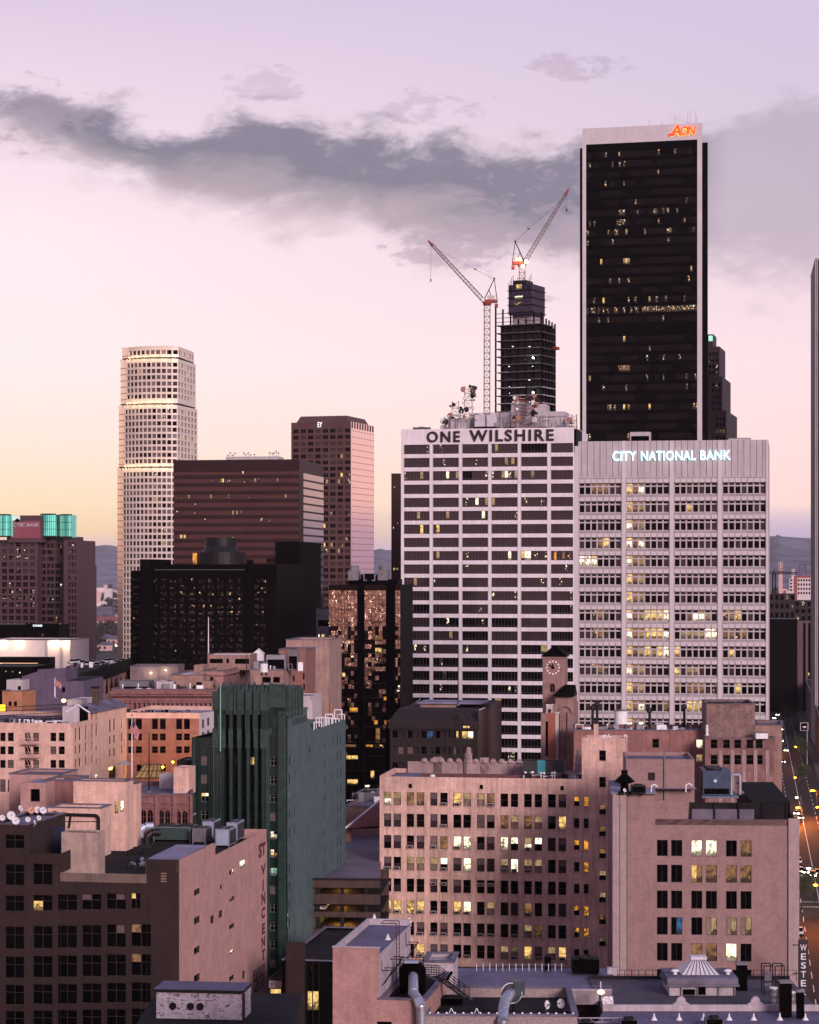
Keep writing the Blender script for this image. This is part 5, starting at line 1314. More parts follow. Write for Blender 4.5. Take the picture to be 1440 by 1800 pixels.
# raised roof blocks at the back left
def simple_block(name, label, cat, cs, z0, z1, wm, rm, par=.4, fw=(), rw=(), kind=plain, extra=None, group=None, cap=True):
    b_ = B(name, label, cat, (cs[0]+cs[2])/2, wm, rm, group=group, z=z0)
    wf, wr_ = W(cs[0], cs[1]), W(cs[1], cs[2]); fh = []; rh = []
    for u0, u1, v0, v1, st in fw: r = wf.rect(u0, u1, v0, v1, u0); fh.append(r); b_.win(wf, r, kind, st)
    for u0, u1, v0, v1, st in rw: r = wr_.rect(u0, u1, v0, v1, u0); rh.append(r); b_.win(wr_, r, kind, st)
    b_.block(cs, z0, z1, fh=fh, rh=rh, par=par, dep=.22)
    if extra: extra(b_, wf, wr_)
    b_.finish()
    o_ = b_.wallobj; o_['role'] = 'w'; del o_['role']
    if par > .2 and cap:
        O = list(cs); I_ = inset(O, .4); X = inset(O, -.12); m_ = MB()
        for i in range(4):
            j = (i+1) % 4
            m_.face([g3(X[i], z1+.02), g3(X[j], z1+.02), g3(X[j], z1+.16), g3(X[i], z1+.16)]); m_.face([g3(X[i], z1+.16), g3(X[j], z1+.16), g3(I_[j], z1+.16), g3(I_[i], z1+.16)]); m_.face([g3(I_[i], z1+.02), g3(I_[i], z1+.16), g3(I_[j], z1+.16), g3(I_[j], z1+.02)])
        m_.build('coping', [m_roof], b_.root)
    return b_, wf, wr_
rm_ = m_roof
zq = zrf
c4 = corners(105, 175, dL=299, depth=9, sl=SL)
bb, wf, _ = simple_block('render_box', 'square cream rendered box standing on the brown fronted roof', 'roof structure', corners(108, 172, dL=297, depth=3.2), zrf, Z(1463, 297), mat('box_cream', (.40,.29,.25), .9, var=.2, scale=.5, streak=.35, bump=.2), m_roofd, .2)
simple_block('blue_wall', 'dark blue painted wall panel between the brown tower and the cream box', 'wall', corners(52, 112, dL=306, depth=.5), zrf, Z(1452, 306), mat('wall_blue', (.02,.023,.06), .8, var=.5, scale=.4, streak=.5), m_roofd, 0)
simple_block('stair_block', 'two storey pink roof block with a dark pipe running round its top', 'roof structure', corners(84, 177, dL=318, depth=5), zrf-3, Z(1420, 318), m_cream, m_roof, .4,
    extra=lambda b_, wf, wr_: b_.part('pipe', m_dkmet, lambda q: (q.path([wf.pt(wf.s(95), wf.z(1427, 95), .3), wf.pt(wf.s(106), wf.z(1431, 106), .3), wf.pt(wf.s(170), wf.z(1433, 170), .3), wf.pt(wf.s(174.5), wf.z(1437, 174), .3), wf.pt(wf.s(174.5), wf.z(1510, 174), .3)], .22, 0, 8), q.bar(wf.pt(wf.s(125), wf.z(1434, 125), .2), wf.pt(wf.s(122), wf.z(1455, 122), .2), .15), q.bar(wf.pt(wf.s(100), wf.z(1444, 100), .1), wf.pt(wf.s(172), wf.z(1444, 172), .1), .05))))
simple_block('tall_stair_block', 'taller pink roof block with two lit slot windows', 'roof structure', corners(129, 222, dL=326, depth=3.5), zrf-8, Z(1373, 326), m_cream, m_roof, .4,
    fw=((180,187.5,1424.5,1444.5,'d'),(180,187.5,1463,1483,'d'),(201.5,208,1411,1430,'y'),(210.5,217.5,1407,1427,'w')))
simple_block('roof_lift_house', 'flat topped lift house with a dark loading doorway on the left roof', 'roof structure', corners(36, 80, dL=338, depth=9), zrf-3, Z(1376, 338), m_sten, m_roofb, .2, fw=((53.5,70,1387,1409,'k'),))
simple_block('low_pink_block', 'low pink block with a lilac roof behind the lift house', 'roof structure', corners(16, 105, dL=352, depth=9), 0, Z(1361, 352), m_sten, m_roof, .3)
simple_block('brown_roof_block', 'rose end wall behind the dish cluster', 'roof structure', corners(78, 129, dL=342, depth=8), zrf-3, Z(1372, 342), m_tera, m_roof, .3)
simple_block('dish_platform', 'low brown roof platform carrying a cluster of dishes', 'roof structure', corners(-20, 52, dR=296, depth=15), zrf-8, Z(1451, 296), m_brown, m_roof, .3)
simple_block('terrace_wing', 'narrow terracotta stair wing right of the two lit slot windows', 'roof structure', corners(223, 240, dL=330, depth=2.5), 0, Z(1378, 330), m_cream, m_roofd, .3, fw=((229,234,1409,1425,'d'),))
zdp = Z(1451, 296)-.1
for k, (u, v, r_, a_, l) in enumerate(((4,1434,.5,2.9,'dish at the far left of the dish cluster'),(19,1431,.75,2.7,'largest white dish in the dish cluster'),(28,1440,.65,3.0,'round white dish low in front of the cluster'),(35,1417,.5,2.2,'edge-on white dish by the lift house wall'),(56,1421,.6,3.2,'orange tinted dish under the doorway'),(66,1420,.6,3.0,'grey dish right of the orange tinted dish'),(76,1421,.6,2.9,'pale dish at the right end of the cluster'),(49,1437,.45,2.9,'small dish in the middle of the platform'),(68,1434,.42,2.6,'small tilted dish right of the middle'),(60,1442,.4,1.9,'edge-on dish near the platform corner'))):
    d = (H-zdp)*F/(v+12-VH); dish(V((K(u)*d, d, zdp)), r_*.78, a_, .3, l, mt=mat('dish_orange', (.55,.28,.18), .6, var=.2) if k == 4 else None, mast=.5)
# roof machines behind the corner pier: pale boxes with dark fans
m_acb = mat('aircon_blue_grey', (.34,.40,.52), .45, metal=.3, var=.2); m_acd = mat('aircon_dark_end', (.03,.03,.035), .6, var=.3)
rot = math.atan2(tv.y, tv.x)
def big_unit(u, v, wd_, dp_, h, label, body, z):
    p = onz(u, v, z); t = thing('roof_unit', label, 'roof unit', p); q = lambda i, j, k: V((p.x+tv.x*i+gv.x*j, p.y+tv.y*i+gv.y*j, p.z+k))
    mb = MB(); mb.box(q(-wd_/2, 0, .3), g3(tv*wd_), g3(gv*dp_), (0, 0, h)); mb.build('casing', [body], t)
    mb = MB(); mb.box(q(wd_/2+.01, .15, .45), g3(tv*.05), g3(gv*(dp_-.3)), (0, 0, h-.3)); mb.build('side_grille', [m_acd], t)
    mb = MB()
    for i in (-.25, .25):
        for j in (.3, .72): mb.lathe(q(i*wd_, j*dp_, h+.3), [(wd_*.18, 0), (wd_*.18, .22), (wd_*.14, .22)], 12)
    mb.build('fan', [m_acd], t)
    mb = MB()
    for i in (-wd_/2, wd_/2-.12):
        for j in (0, dp_-.12): mb.box(q(i-.02, j-.02, 0), g3(tv*.14), g3(gv*.14), (0, 0, h+.34))
    for j in (-.03, dp_-.1): mb.box(q(-wd_/2, j, h+.28), g3(tv*wd_), g3(gv*.12), (0, 0, .1))
    mb.build('frame', [m_galv], t); return t
for u, v, w_, d_, h, l, bdy in ((391,1490,2.1,4.0,2.3,'pale blue rooftop unit nearest the salmon wall step',m_acb),(408,1480,1.7,4.2,2.5,'grey framed unit behind the pale blue one',m_acb),(350,1484,2.0,3.6,1.9,'grey rooftop unit left of the salmon wall step',m_grmet),(366,1475,1.8,4.0,2.3,'tall framed unit behind the grey one',m_acb),(302,1480,5.6,4.5,1.8,'wide dark green rooftop unit with white top rails',mat('unit_green', (.03,.055,.05), .6, var=.3)),(322,1463,1.6,5,2.1,'framed unit at the back of the wide green one',m_acb),(262,1463,2.0,6,1.6,'framed unit farthest left among the rooftop machines',m_grmet)):
    big_unit(u, v, w_, d_, h, l, bdy, zrf)
for k, (u, v, l) in enumerate(((246,1478,'lilac round duct elbow at the left of the rooftop machines'),(258,1490,'dark hooded fan casing among the rooftop machines'))):
    p = onz(u, v, zrf); t = thing('duct', l, 'duct', p); mb = MB(); mb.path([p, p+V((0, 0, 1.5)), p+V((.7, .3, 2.1)), p+V((1.8, .8, 2.1))], .55, 0, 12); mb.build('elbow', [m_acb if k == 0 else m_dkmet], t, smooth=False); mb = MB(); mb.cbox(p.x, p.y, p.z, 1.8, 1.8, .5); mb.build('curb', [m_dkmet], t)
r9 = random.Random(77)
t = thing('roof_clutter', 'low dark coils of pipe and hose behind the cream parapet strip', 'pipework', onz(235, 1520, zrf)); mb = MB()
for i in range(26):
    p = onz(r9.uniform(222, 258), r9.uniform(1500, 1528), zrf); mb.bar(p, p+V((r9.uniform(-.9, .9), r9.uniform(-.9, .9), r9.uniform(.1, .8))), .1, 0, 6)
mb.build('hose', [m_dkmet], t); mb = MB()
for i in range(5): p = onz(r9.uniform(225, 255), r9.uniform(1506, 1524), zrf); mb.lathe(p, [(.3,0),(.3,.4),(.2,.5)], 10)
mb.build('valve', [m_galv], t)
# ================================================================ green art deco tower
rng = random.Random(111)
m_grn = mat('green_tile', (.010,.028,.024), .35, brick=(.7, (.003,.008,.007,1)), var=.35, scale=.7, spec=.5, streak=.3)
m_grnp = mat('green_tile_pale', (.034,.070,.062), .35, brick=(.7, (.01,.02,.018,1)), var=.35, scale=.7, spec=.5, streak=.2)
m_teal2 = mat('teal_plaster', (.068,.108,.116), .8, var=.2, scale=.3, streak=.2, bump=.15)
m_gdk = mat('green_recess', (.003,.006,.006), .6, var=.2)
Bc = P(504, 352); tv = V((1, -SL)).normalized(); gv = V((SL, 1)).normalized()
def left_of(u): k = K(u); return Bc-tv*((Bc.x-k*Bc.y)/(tv.x-k*tv.y))
A = left_of(383); kk = K(607.5); dp = (kk*Bc.y-Bc.x)/(gv.x-kk*gv.y); Cc = Bc+gv*dp; Dd = A+gv*dp
w1, wr = W(A, Bc), W(Bc, Cc)
b = B('deco_tower', 'green tiled art deco tower with fluted piers, crown fins and a teal side wall', 'building', (A+Cc)/2, [m_grn, m_teal2, m_gdk], [m_roofd, m_roofb])
zt = w1.z(1222, 440); zs = wr.z(1257, 504); gw = dict(nx=2, ny=2, t=.07, fw=.08, fm=mat('frame_grey_green', (.10,.12,.115), .6, var=0), dep=.2, zs=[0, .6, 1])
# recessed front between the piers, spandrels and windows
pier_u = [383, 407, 422, 437, 451, 467]
hs = []
front_c = [(410,418.5),(425,433),(439.5,447.5),(454,463)]
vrow = [1330+i*32.2 for i in range(16)]
recess = 1.1
wz = W(A-w1.n*recess, Bc-w1.n*recess)
for i, v in enumerate(vrow):
    for j, (a, c) in enumerate(front_c):
        r = wz.rect(a, c, v, v+14.5, 407); hs.append(r)
        st = 'd' if rng.random() < .66 else 'm'
        if (i, j) == (0, 2): st = 'y'
        b.win(wz, r, gw, st)
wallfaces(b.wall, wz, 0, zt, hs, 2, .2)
for x in (0, wz.L): pass
for k, u in enumerate(pier_u):
    wdt = (.55, .55, .55, .55, .55, 1.2)[k]; x = w1.s(u)
    if k == 0: x, wdt = .3, 1.7
    b.trim.box(w1.pt(x-wdt/2, 0, -recess), g3(w1.t*wdt), (0, 0, zt+.6), g3(w1.n*(recess+.35)), 0)
    for e in (-.17, .17): b.trim.box(w1.pt(x+wdt*e-.06, 0, .34), g3(w1.t*.12), (0, 0, zt+.4), g3(w1.n*.12), 1)
    for z_, h_ in ((zt-2.4, 2.9), (zt-8.2, 3.0)):
        b.trim.box(w1.pt(x-wdt*.62, z_, .33), g3(w1.t*wdt*1.24), (0, 0, h_), g3(w1.n*.22), 1)
b.tm = [m_grn, m_grnp]
# right bay with a tall window strip
xr = w1.s(469)
hs = []
bayc = (475, 488)
for i in range(17):
    v = 1332+i*32.2; r = w1.rect(*bayc, v, v+14.5, 475); hs.append(r); st = {4:'w',5:'w',6:'g',3:'m',7:'m'}.get(i, rng.choice('dddm'))
    if i == 4: st = ['w','w','w','d']
    if i == 5: st = ['y','w','b','d']
    b.win(w1, r, gw, st)
wallfaces(b.wall, w1, 0, zs+1, hs, 0, .2, x0=xr)
b.wall.face([w1.pt(xr, 0), w1.pt(xr, 0, -recess), w1.pt(xr, zt, -recess), w1.pt(xr, zt)], 0)
for u in (470, 473, 489.5, 493, 497, 501):
    b.trim.box(w1.pt(w1.s(u)-.15, 0, 0), g3(w1.t*.3), (0, 0, w1.z(1302, 480) if u < 480 else zs+.6), g3(w1.n*.4), 0 if u in (489.5,) else 1)
b.wall.box(w1.pt(xr, zs-2, 0), g3(w1.t*(w1.L-xr)), g3(w1.n*.3), (0, 0, 3.2), 0)
# main shaft box above the side wall, with crown fins
S = [A, left_of(503), left_of(503)+gv*12, A+gv*12]
S[1] = S[1]; zc = zt+1.0
for i in (1, 2, 3): p, q = S[i], S[(i+1) % 4]; b.wall.face([g3(p, 0 if i == 3 else zs-1), g3(q, 0 if i == 3 else zs-1), g3(q, zc), g3(p, zc)], 0)
b.wall.face([w1.pt(xr, zs+1), w1.pt(w1.L, zs+1), w1.pt(w1.L, zc), w1.pt(xr, zc)], 0)
b.roof.face([g3(p, zc-.6) for p in S], 0)
def fin(w_, x, z0, z1, wd_=.45, o=.3, m=1):
    b.trim.box(w_.pt(x-wd_/2, z0, 0), g3(w_.t*wd_), (0, 0, z1-z0), g3(w_.n*o), m)
    b.trim.bar(w_.pt(x, z1, o/2), w_.pt(x, z1+.55, o/2), wd_*.7, m, 4, .05)
wS = W(S[1], S[2])
for k, u in enumerate((388, 394, 400.5, 407, 414, 420, 427, 434, 441, 448, 455, 462, 469, 476)): fin(w1, w1.s(u), zt-6 if k % 2 else zt-3, zt+1.1+(.5 if k % 2 else 0))
for u in (481, 486, 491, 496, 500): fin(w1, w1.s(u), zs, zt+1.4)
for k in range(5): fin(wS, wS.L*(k+.4)/5, zs-.5, zt+1.2-.25*k, .6, .45)
# left wing, lower
AL = left_of(337); wl = W(AL, A); zl = wl.z(1297, 350); hs = []
for i in range(16):
    v = 1329+i*32.2; r = wl.rect(353.5, 367, v, v+16, 353); hs.append(r); st = {0:'m',2:'y'}.get(i, rng.choice('dddm'))
    if i == 2: st = ['d','y','d','w']
    b.win(wl, r, gw, st)
wallfaces(b.wall, wl, 0, zl, hs, 0, .5); b.roof.face([g3(AL, zl-.4), g3(A, zl-.4), g3(A+gv*dp*.7, zl-.4), g3(AL+gv*dp*.7, zl-.4)], 0)
b.wall.face([g3(AL+gv*dp*.7, 0), g3(AL, 0), g3(AL, zl), g3(AL+gv*dp*.7, zl)], 0); b.wall.face([g3(A, zl-.4), g3(A+gv*dp*.7, zl-.4), g3(A+gv*dp*.7, zt), g3(A, zt)], 0)
b.wall.face([g3(A+gv*dp*.7, 0), g3(AL+gv*dp*.7, 0), g3(AL+gv*dp*.7, zl), g3(A+gv*dp*.7, zl)], 0)
for u in (338.5, 342, 346, 350, 369, 373, 377, 381): b.trim.box(wl.pt(max(.1, wl.s(u)-.14), 0, 0), g3(wl.t*.28), (0, 0, zl-(.2 if u in (342, 346, 373, 377) else 1.2)), g3(wl.n*.4), 1 if u in (342, 377) else 0)
for u in (384.5, 387.5): b.trim.box(w1.pt(w1.s(u), zl, .3), g3(w1.t*.35), (0, 0, zt-zl-3), g3(w1.n*.5), 1)
b.part('rain_pipe', mat('pipe_bright_green', (.18,.33,.27), .3, var=.2), lambda q: q.bar(w1.pt(w1.s(390), zl-2, .9), w1.pt(w1.s(390), zl+8.5, .9), .12, 0, 8))
# teal side wall
hr = []; tw_ = dict(nx=1, ny=2, t=.06, fw=.06, fm=m_gdk, dep=.25)
for i in range(11):
    for (u0, u1, v, h) in ((508.5,511.5,1330,16),(516.5,519.5,1326,16),(543.5,546.5,1314,9),(570.5,573,1305,13.5),(584,586,1299.5,13),(592.5,595,1292.5,18),(598,600.5,1290,18)):
        vv = v+i*(31.5-.02*(u0-508))
        r = wr.rect(u0, u1, vv, vv+h, u0)
        if r[2] < 1: continue
        hr.append(r); b.win(wr, r, tw_, 'w' if (u0 == 508.5 and i in (2, 5)) else 'd')
xm, xb_ = wr.s(540), wr.s(547)
zb_ = wr.z(1285, 547)
wallfaces(b.wall, wr, 0, zb_, hr, 1, .25)
wallfaces(b.wall, wr, zb_, zs, hr, 1, .25, x1=xm)
b.wall.face([wr.pt(xm, zb_), wr.pt(xb_+1.5, zb_), wr.pt(xm, zs-1.2)], 1)
b.wall.face([wr.pt(xm, zb_, 0), wr.pt(xm, zb_, -14), wr.pt(xm, zs, -14), wr.pt(xm, zs, 0)], 1)
for p, q, z in ((Cc, Dd, zb_), (Dd, A, zb_)): b.wall.face([g3(p, 0), g3(q, 0), g3(q, z), g3(p, z)], 1)
b.roof.face([g3(p, zb_-.9) for p in (Bc+gv*xm, Cc, Dd, A+gv*xm)], 0)
b.roof.face([g3(p, zs-.5) for p in (Bc+gv*11.9, Bc+gv*xm, A+gv*xm, A+gv*11.9)], 1)
for i in range(14):
    x = wr.s(514)+i*(xm-wr.s(514))/14; b.trim.box(wr.pt(x, 0, 0), g3(wr.t*.18), (0, 0, zs-2.4), g3(wr.n*.10), 2)
for i in range(9):
    x = wr.s(515)+i*(xm-wr.s(515))/9; b.trim.box(wr.pt(x, zs-1.9, -.002), g3(wr.t*.5), (0, 0, 1.0), g3(wr.n*.03), 3)
b.trim.box(wr.pt(0, zs, -.4), g3(wr.t*xm), g3(wr.n*.55), (0, 0, .35), 2)
b.trim.box(wr.pt(0, 0, 0), g3(wr.t*.5), (0, 0, zs), g3(wr.n*.08), 0)
b.tm = [m_grn, m_grnp, m_teal2, m_gdk]
b.finish()
# white machinery on its rear roof
t = thing('roof_pipework', 'white pipe frames and a rust chimney on the rear roof of the green tower', 'pipework', onz(565, 1275, zb_-.9)); mb = MB(); r9 = random.Random(3)
for (u, v) in ((552,1276),(556,1273),(561,1270),(565,1274),(572,1268),(577,1266),(583,1266),(588,1263),(593,1262)):
    q = onz(u, v+8, zb_-.9); h = r9.uniform(1.0, 2.6); mb.path([q, q+V((0, 0, h)), q+V((1.3, 0, h)), q+V((1.3, 0, .2))], .11, 0, 6)
mb.build('pipe', [m_paintw], t); mb = MB(); q = onz(582, 1272, zb_-.9); mb.bar(q, q+V((0, 0, 3.6)), .3, 0, 10); mb.build('chimney', [mat('chimney_rust', (.32,.13,.09), .8, var=.3)], t)

# ================================================================ rose gothic hall between the stair blocks and the green tower
def arch_windows(b_, wf, lst, z0, dep=.25):
    mb = MB()
    for u0, u1, v0, v1 in lst:
        x0, x1 = wf.s(u0), wf.s(u1); za, zb = wf.z(v1, u0), wf.z(v0, u0); pts = []; r = (x1-x0)/2
        pts = [wf.pt(x0, za, .03), wf.pt(x1, za, .03)]+[wf.pt((x0+x1)/2+r*math.cos(a*math.pi/8), zb-r+r*math.sin(a*math.pi/8)*1.25, .03) for a in range(0, 9)]
        m_ = MB(); m_.face(pts, 0); zz = za+(zb-za)*.5; m_.box(wf.pt(x0, zz, .03), g3(wf.t*(x1-x0)), (0, 0, .1), g3(wf.n*.05), 1); m_.box(wf.pt((x0+x1)/2-.05, za, .03), g3(wf.t*.1), (0, 0, zb-za), g3(wf.n*.04), 1)
        for a in range(8):
            p = lambda k: wf.pt((x0+x1)/2+(r+.08)*math.cos(k*math.pi/8), zb-r+(r+.08)*math.sin(k*math.pi/8)*1.25, .08); m_.bar(p(a), p(a+1), .1, 2)
        m_.build('window', [G['d'], m_frred, m_tera], b_.root)
cs = corners(240, 338, dL=342, depth=26, sl=SL); cs = (cs[0], cs[1], cs[1]+V((K(339)*20, 20)), cs[0]+V((K(240)*20, 20)))
def gothic(b_, wf, wr_):
    arch_windows(b_, wf, [(248,257,1425,1448),(260,269,1425,1448),(280,288,1426,1450),(291,299,1426,1450),(310,318,1427,1451),(321,330,1427,1451)], 0)
    for u in (243, 273, 277, 304, 308, 335): b_.trim.box(wf.pt(wf.s(u), 0, 0), g3(wf.t*.35), (0, 0, wf.z(1398, u)), g3(wf.n*.35))
    for v in (1399, 1412, 1421): b_.trim.box(wf.pt(0, wf.z(v, 260), 0), g3(wf.t*wf.L), (0, 0, .22), g3(wf.n*.2))
    for i in range(22): b_.trim.box(wf.pt(wf.L*(i+.2)/22, wf.z(1420, 260), 0), g3(wf.t*wf.L/44), (0, 0, .5), g3(wf.n*.12))
    b_.tm = m_tera
simple_block('gothic_hall', 'low rose building with pairs of arched windows left of the green tower', 'building', cs, 0, W(cs[0], cs[1]).z(1396, 243), m_tera, m_roof, .5, extra=gothic)
zg = W(cs[0], cs[1]).z(1396, 243)-.5
simple_block('stair_house', 'pale panelled box house on the gothic hall roof', 'roof structure', corners(305, 332, dL=347, depth=4), zg, Z(1349, 347), m_cream, m_roof, .2)
simple_block('low_upstand', 'long white low wall on the gothic hall roof', 'roof structure', corners(280, 304, dL=356, depth=3), zg, Z(1361, 356), m_prec, m_roof, .15)
simple_block('dark_roof_box', 'dark roof box behind the pale panelled box house', 'roof structure', corners(311, 339, dL=356, depth=6), zg, Z(1336, 356), m_roofd, m_roof, .15)
p = onz(262, 1393, zg); flagpole(p, 9.2, 'thin dark bare pole on the gothic hall roof', mt=m_dkmet)
# yellow-lit glazed roof in the light court
t = thing('glass_roof', 'low roof glowing amber in the court below the orange brick wall', 'roof', at(255, 1362, 372)); mb = MB()
q = [at(236, 1368, 366), at(284, 1366, 366), at(283, 1352, 378), at(254, 1352, 378)]
zz = q[0].z
mb.face([V((a.x, a.y, zz+(i > 1)*1.2)) for i, a in enumerate(q)]); mb.build('amber_panel', [mat('amber_roof', (.42,.25,.06), .6, var=.5, scale=.8, emit=(1,.45,.04), es=.12)], t)
mb = MB()
for f in (0, .2, .4, .6, .8, 1): a = q[0].lerp(q[1], f); c = q[3].lerp(q[2], f); mb.bar((a.x, a.y, zz+.03), (c.x, c.y, zz+1.23), .07)
for f in (0, .5, 1): a = q[0].lerp(q[3], f); c = q[1].lerp(q[2], f); mb.bar((a.x, a.y, zz+.03+1.2*f), (c.x, c.y, zz+.03+1.2*f), .08)
mb.build('rib', [m_dkmet], t)
# ================================================================ cream corner building, two faces
rng = random.Random(121)
Bc = P(128, 378); A = Bc-tv*27; kk = K(222.5); dp = (kk*Bc.y-Bc.x)/(gv.x-kk*gv.y); Cc = Bc+gv*dp; Dd = A+gv*dp; cs = (A, Bc, Cc, Dd); w1, wr = W(A, Bc), W(Bc, Cc)
b = B('cream_building', 'cream corner building with a fire escape and a cluttered garden roof', 'building', (A+Cc)/2, m_cream, m_roof)
ck = dict(nx=1, ny=2, t=.06, fw=.05, fm=m_fram, dep=.3); hs, hr = [], []
for u0, u1 in ((0,9.7),(13.5,24),(43.5,54),(58,68.5),(88.5,98.7),(103,113.7),(-28,-18),(-14,-4)):
    for v0, h in ((1288,15),(1312,14),(1336,14),(1370,22)): r = w1.rect(u0, u1, v0, v0+h, max(0, u0)); hs.append(r); b.win(w1, r, ck, 'd' if rng.random() < .8 else 'm')
for u0, u1, l in ((132,135.5,((1280.5,1304),(1311,1326),(1335,1350))),(139,143,((1278.5,1301.5),(1309,1324.5),(1333,1348))),(150,153.4,((1275.5,1300),(1306,1321.5),(1329.5,1345))),(161,164.2,((1273,1298),(1304,1318),(1327,1341.5))),(168.5,171.8,((1271.5,1294),(1311,1319.5),(1334,1343))),(192.2,196,((1265.5,1287),(1295,1308.5),(1317.5,1330.5))),(199.5,203.4,((1263.5,1284),(1292.5,1306.5),(1315.5,1329))),(213.3,216.4,((1260,1280),(1289,1303.5),(1311,1325))),(161,164,((1359,1370),)),(167.4,174,((1362,1371),)),(161,164.5,((1249,1265),)),(168.5,171.5,((1247,1264),)),(191.5,204,((1350,1372),))):
    for v0, v1 in l: r = wr.rect(u0, u1, v0, v1, u0); hr.append(r); b.win(wr, r, ck, 'w' if v0 == 1362 or (v0 == 1260) else 'd')
zt = wr.z(1272, 129); zhi = wr.z(1253, 158)
xg = wr.s(158)
wallfaces(b.wall, w1, 0, zt, hs, 0, .3); wallfaces(b.wall, wr, 0, zt, hr, 0, .3); wallfaces(b.wall, wr, zt, zhi, hr, 0, .3, x0=xg)
for p, q in ((Cc, Dd), (Dd, A)): b.wall.face([g3(p, 0), g3(q, 0), g3(q, zt), g3(p, zt)])
b.roof.face([g3(p, zt-.7) for p in inset(list(cs), .3)])
for p, q, n_ in ((A, Bc, -w1.n), (Bc, Bc+gv*xg, -wr.n)): b.trim.box(g3(p+n_*.002, zt-.7), g3(q-p), g3(n_*.35), (0, 0, .72))
b.tm = m_cream
G_ = Bc+gv*xg
gb = G_-tv*4.2
b.wall.face([g3(gb, zt-.7), g3(G_, zt-.7), g3(G_, zhi), g3((gb+G_)/2, zhi+1.2), g3(gb, zhi)], 0)
ge = gv*(dp-xg)
b.roof.face([g3(G_+wr.n*.4, zhi-.1), g3(G_+ge+wr.n*.4, zhi-.1), g3((gb+G_)/2+ge, zhi+1.3), g3((gb+G_)/2-gv*.4, zhi+1.3)]); b.roof.face([g3(gb, zhi), g3((gb+G_)/2, zhi+1.3), g3((gb+G_)/2+ge, zhi+1.3), g3(gb+ge, zhi)])
b.wall.face([g3(gb+ge, zt-.7), g3(gb, zt-.7), g3(gb, zhi), g3(gb+ge, zhi)]); b.wall.face([g3(G_+ge, zt-.7), g3(gb+ge, zt-.7), g3(gb+ge, zhi), g3((gb+G_)/2+ge, zhi+1.2), g3(G_+ge, zhi)])
b.part('gable_trim', m_paintw, lambda q: (q.bar(g3(gb-gv*.1, zhi), g3((gb+G_)/2-gv*.1, zhi+1.3), .16), q.bar(g3(G_-gv*.1, zhi), g3((gb+G_)/2-gv*.1, zhi+1.3), .16)))
b.part('door', m_black, lambda q: q.box(g3(gb+tv*2.4-gv*.06, zt-.7), g3(tv*1.5), g3(gv*.04), (0, 0, 3)))
def escape(q):
    for v in (1307.5, 1331.5, 1355):
        z = w1.z(v, 42); q.box(w1.pt(w1.s(41), z, 0), g3(w1.t*(w1.s(70.5)-w1.s(41))), g3(w1.n*1.1), (0, 0, .1))
        for k in (0, .5, 1.0): q.bar(w1.pt(w1.s(41), z+k, 1.1), w1.pt(w1.s(70.5), z+k, 1.1), .03)
        for k in range(9): x = w1.s(41)+(w1.s(70.5)-w1.s(41))*k/8; q.bar(w1.pt(x, z, 1.1), w1.pt(x, z+1, 1.1), .025)
        for dxx in (0, .5): q.bar(w1.pt(w1.s(56)+dxx, z, .6), w1.pt(w1.s(48)+dxx, z+2.2, .6), .05)
b.part('fire_escape', mat('escape_paint', (.50,.33,.28), .7, var=.2), escape)
b.finish(); crz = zt-.7; crw = (A, Bc, wr)
r9 = random.Random(9)
def clutter(name, label, root_p, pts, z, mats, hmax=1.2, seed=1, cat='roof clutter', box=True):
    """a group of low roof odds and ends that read as one untidy heap, on one roof"""
    t = thing(name, label, cat, root_p); r = random.Random(seed)
    for i, (x, y) in enumerate(pts):
        mb = MB(); k = r.random(); h = r.uniform(.3, hmax); a = r.uniform(.5, 1.6)
        if k < .45: mb.cbox(x, y, z, a, a*r.uniform(.5, 1), h, 0, r.uniform(0, .4)); nm = 'crate'
        elif k < .75: mb.lathe((x, y, z), [(.12, 0), (.14, h), (.22, h), (.2, h+.2)], 8); nm = 'vent'
        else: mb.path([(x, y, z), (x, y, z+h), (x+a, y, z+h), (x+a, y, z)], .08, 0, 6); nm = 'pipe'
        mb.build(nm, [r.choice(mats)], t)
    return t
pts = [(A.x+tv.x*(i*.62)+gv.x*(1.2+r9.random()*1.5), A.y+tv.y*(i*.62)+gv.y*(1.2+r9.random()*1.5)) for i in range(40)]
clutter('roof_clutter', 'row of pots, crates and small vents along the cream building front parapet', g3(A+gv*2, crz), pts, crz, [m_dkmet, m_roofd, m_paintw, m_grmet, m_cream], 1.3, 5)
pts = [(A.x+tv.x*(8+i*.7)+gv.x*(6+i*.45), A.y+tv.y*(8+i*.7)+gv.y*(6+i*.45)) for i in range(22)]
clutter('roof_clutter', 'untidy line of boxes and pipes crossing the middle of the cream building roof', g3(A+gv*6, crz), pts, crz, [m_dkmet, m_roofd, m_paintw, m_grmet], 1.1, 6)
for (u0, u1, v, d, h, dd, l, m_) in ((110,139,1259,388,3.0,6,'white hut on the cream building roof beside the gable',m_prec),(118,150,1235,402,3.4,8,'pale hut behind the gable with a lamp on its wall',m_prec)):
    simple_block('roof_hut', l, 'roof hut', corners(u0, u1, dL=d, depth=dd), crz, crz+h, m_, m_roofb, .15)
t = thing('fence', 'dark mesh fence running back across the cream building roof', 'fence', g3(A+tv*12+gv*8, crz)); mb = MB(); f0, f1 = A+tv*9+gv*9, A+tv*19+gv*24
for k in range(16): p = f0.lerp(f1, k/15); mb.bar(g3(p, crz), g3(p, crz+2.6), .06)
mb.build('post', [m_dkmet], t) if False else None
mb2 = MB()
for h in (.5, 1.2, 1.9, 2.6): mb2.bar(g3(f0, crz+h), g3(f1, crz+h), .05)
for k in range(60): p = f0.lerp(f1, k/59); mb2.bar(g3(p, crz), g3(p, crz+2.6), .025)
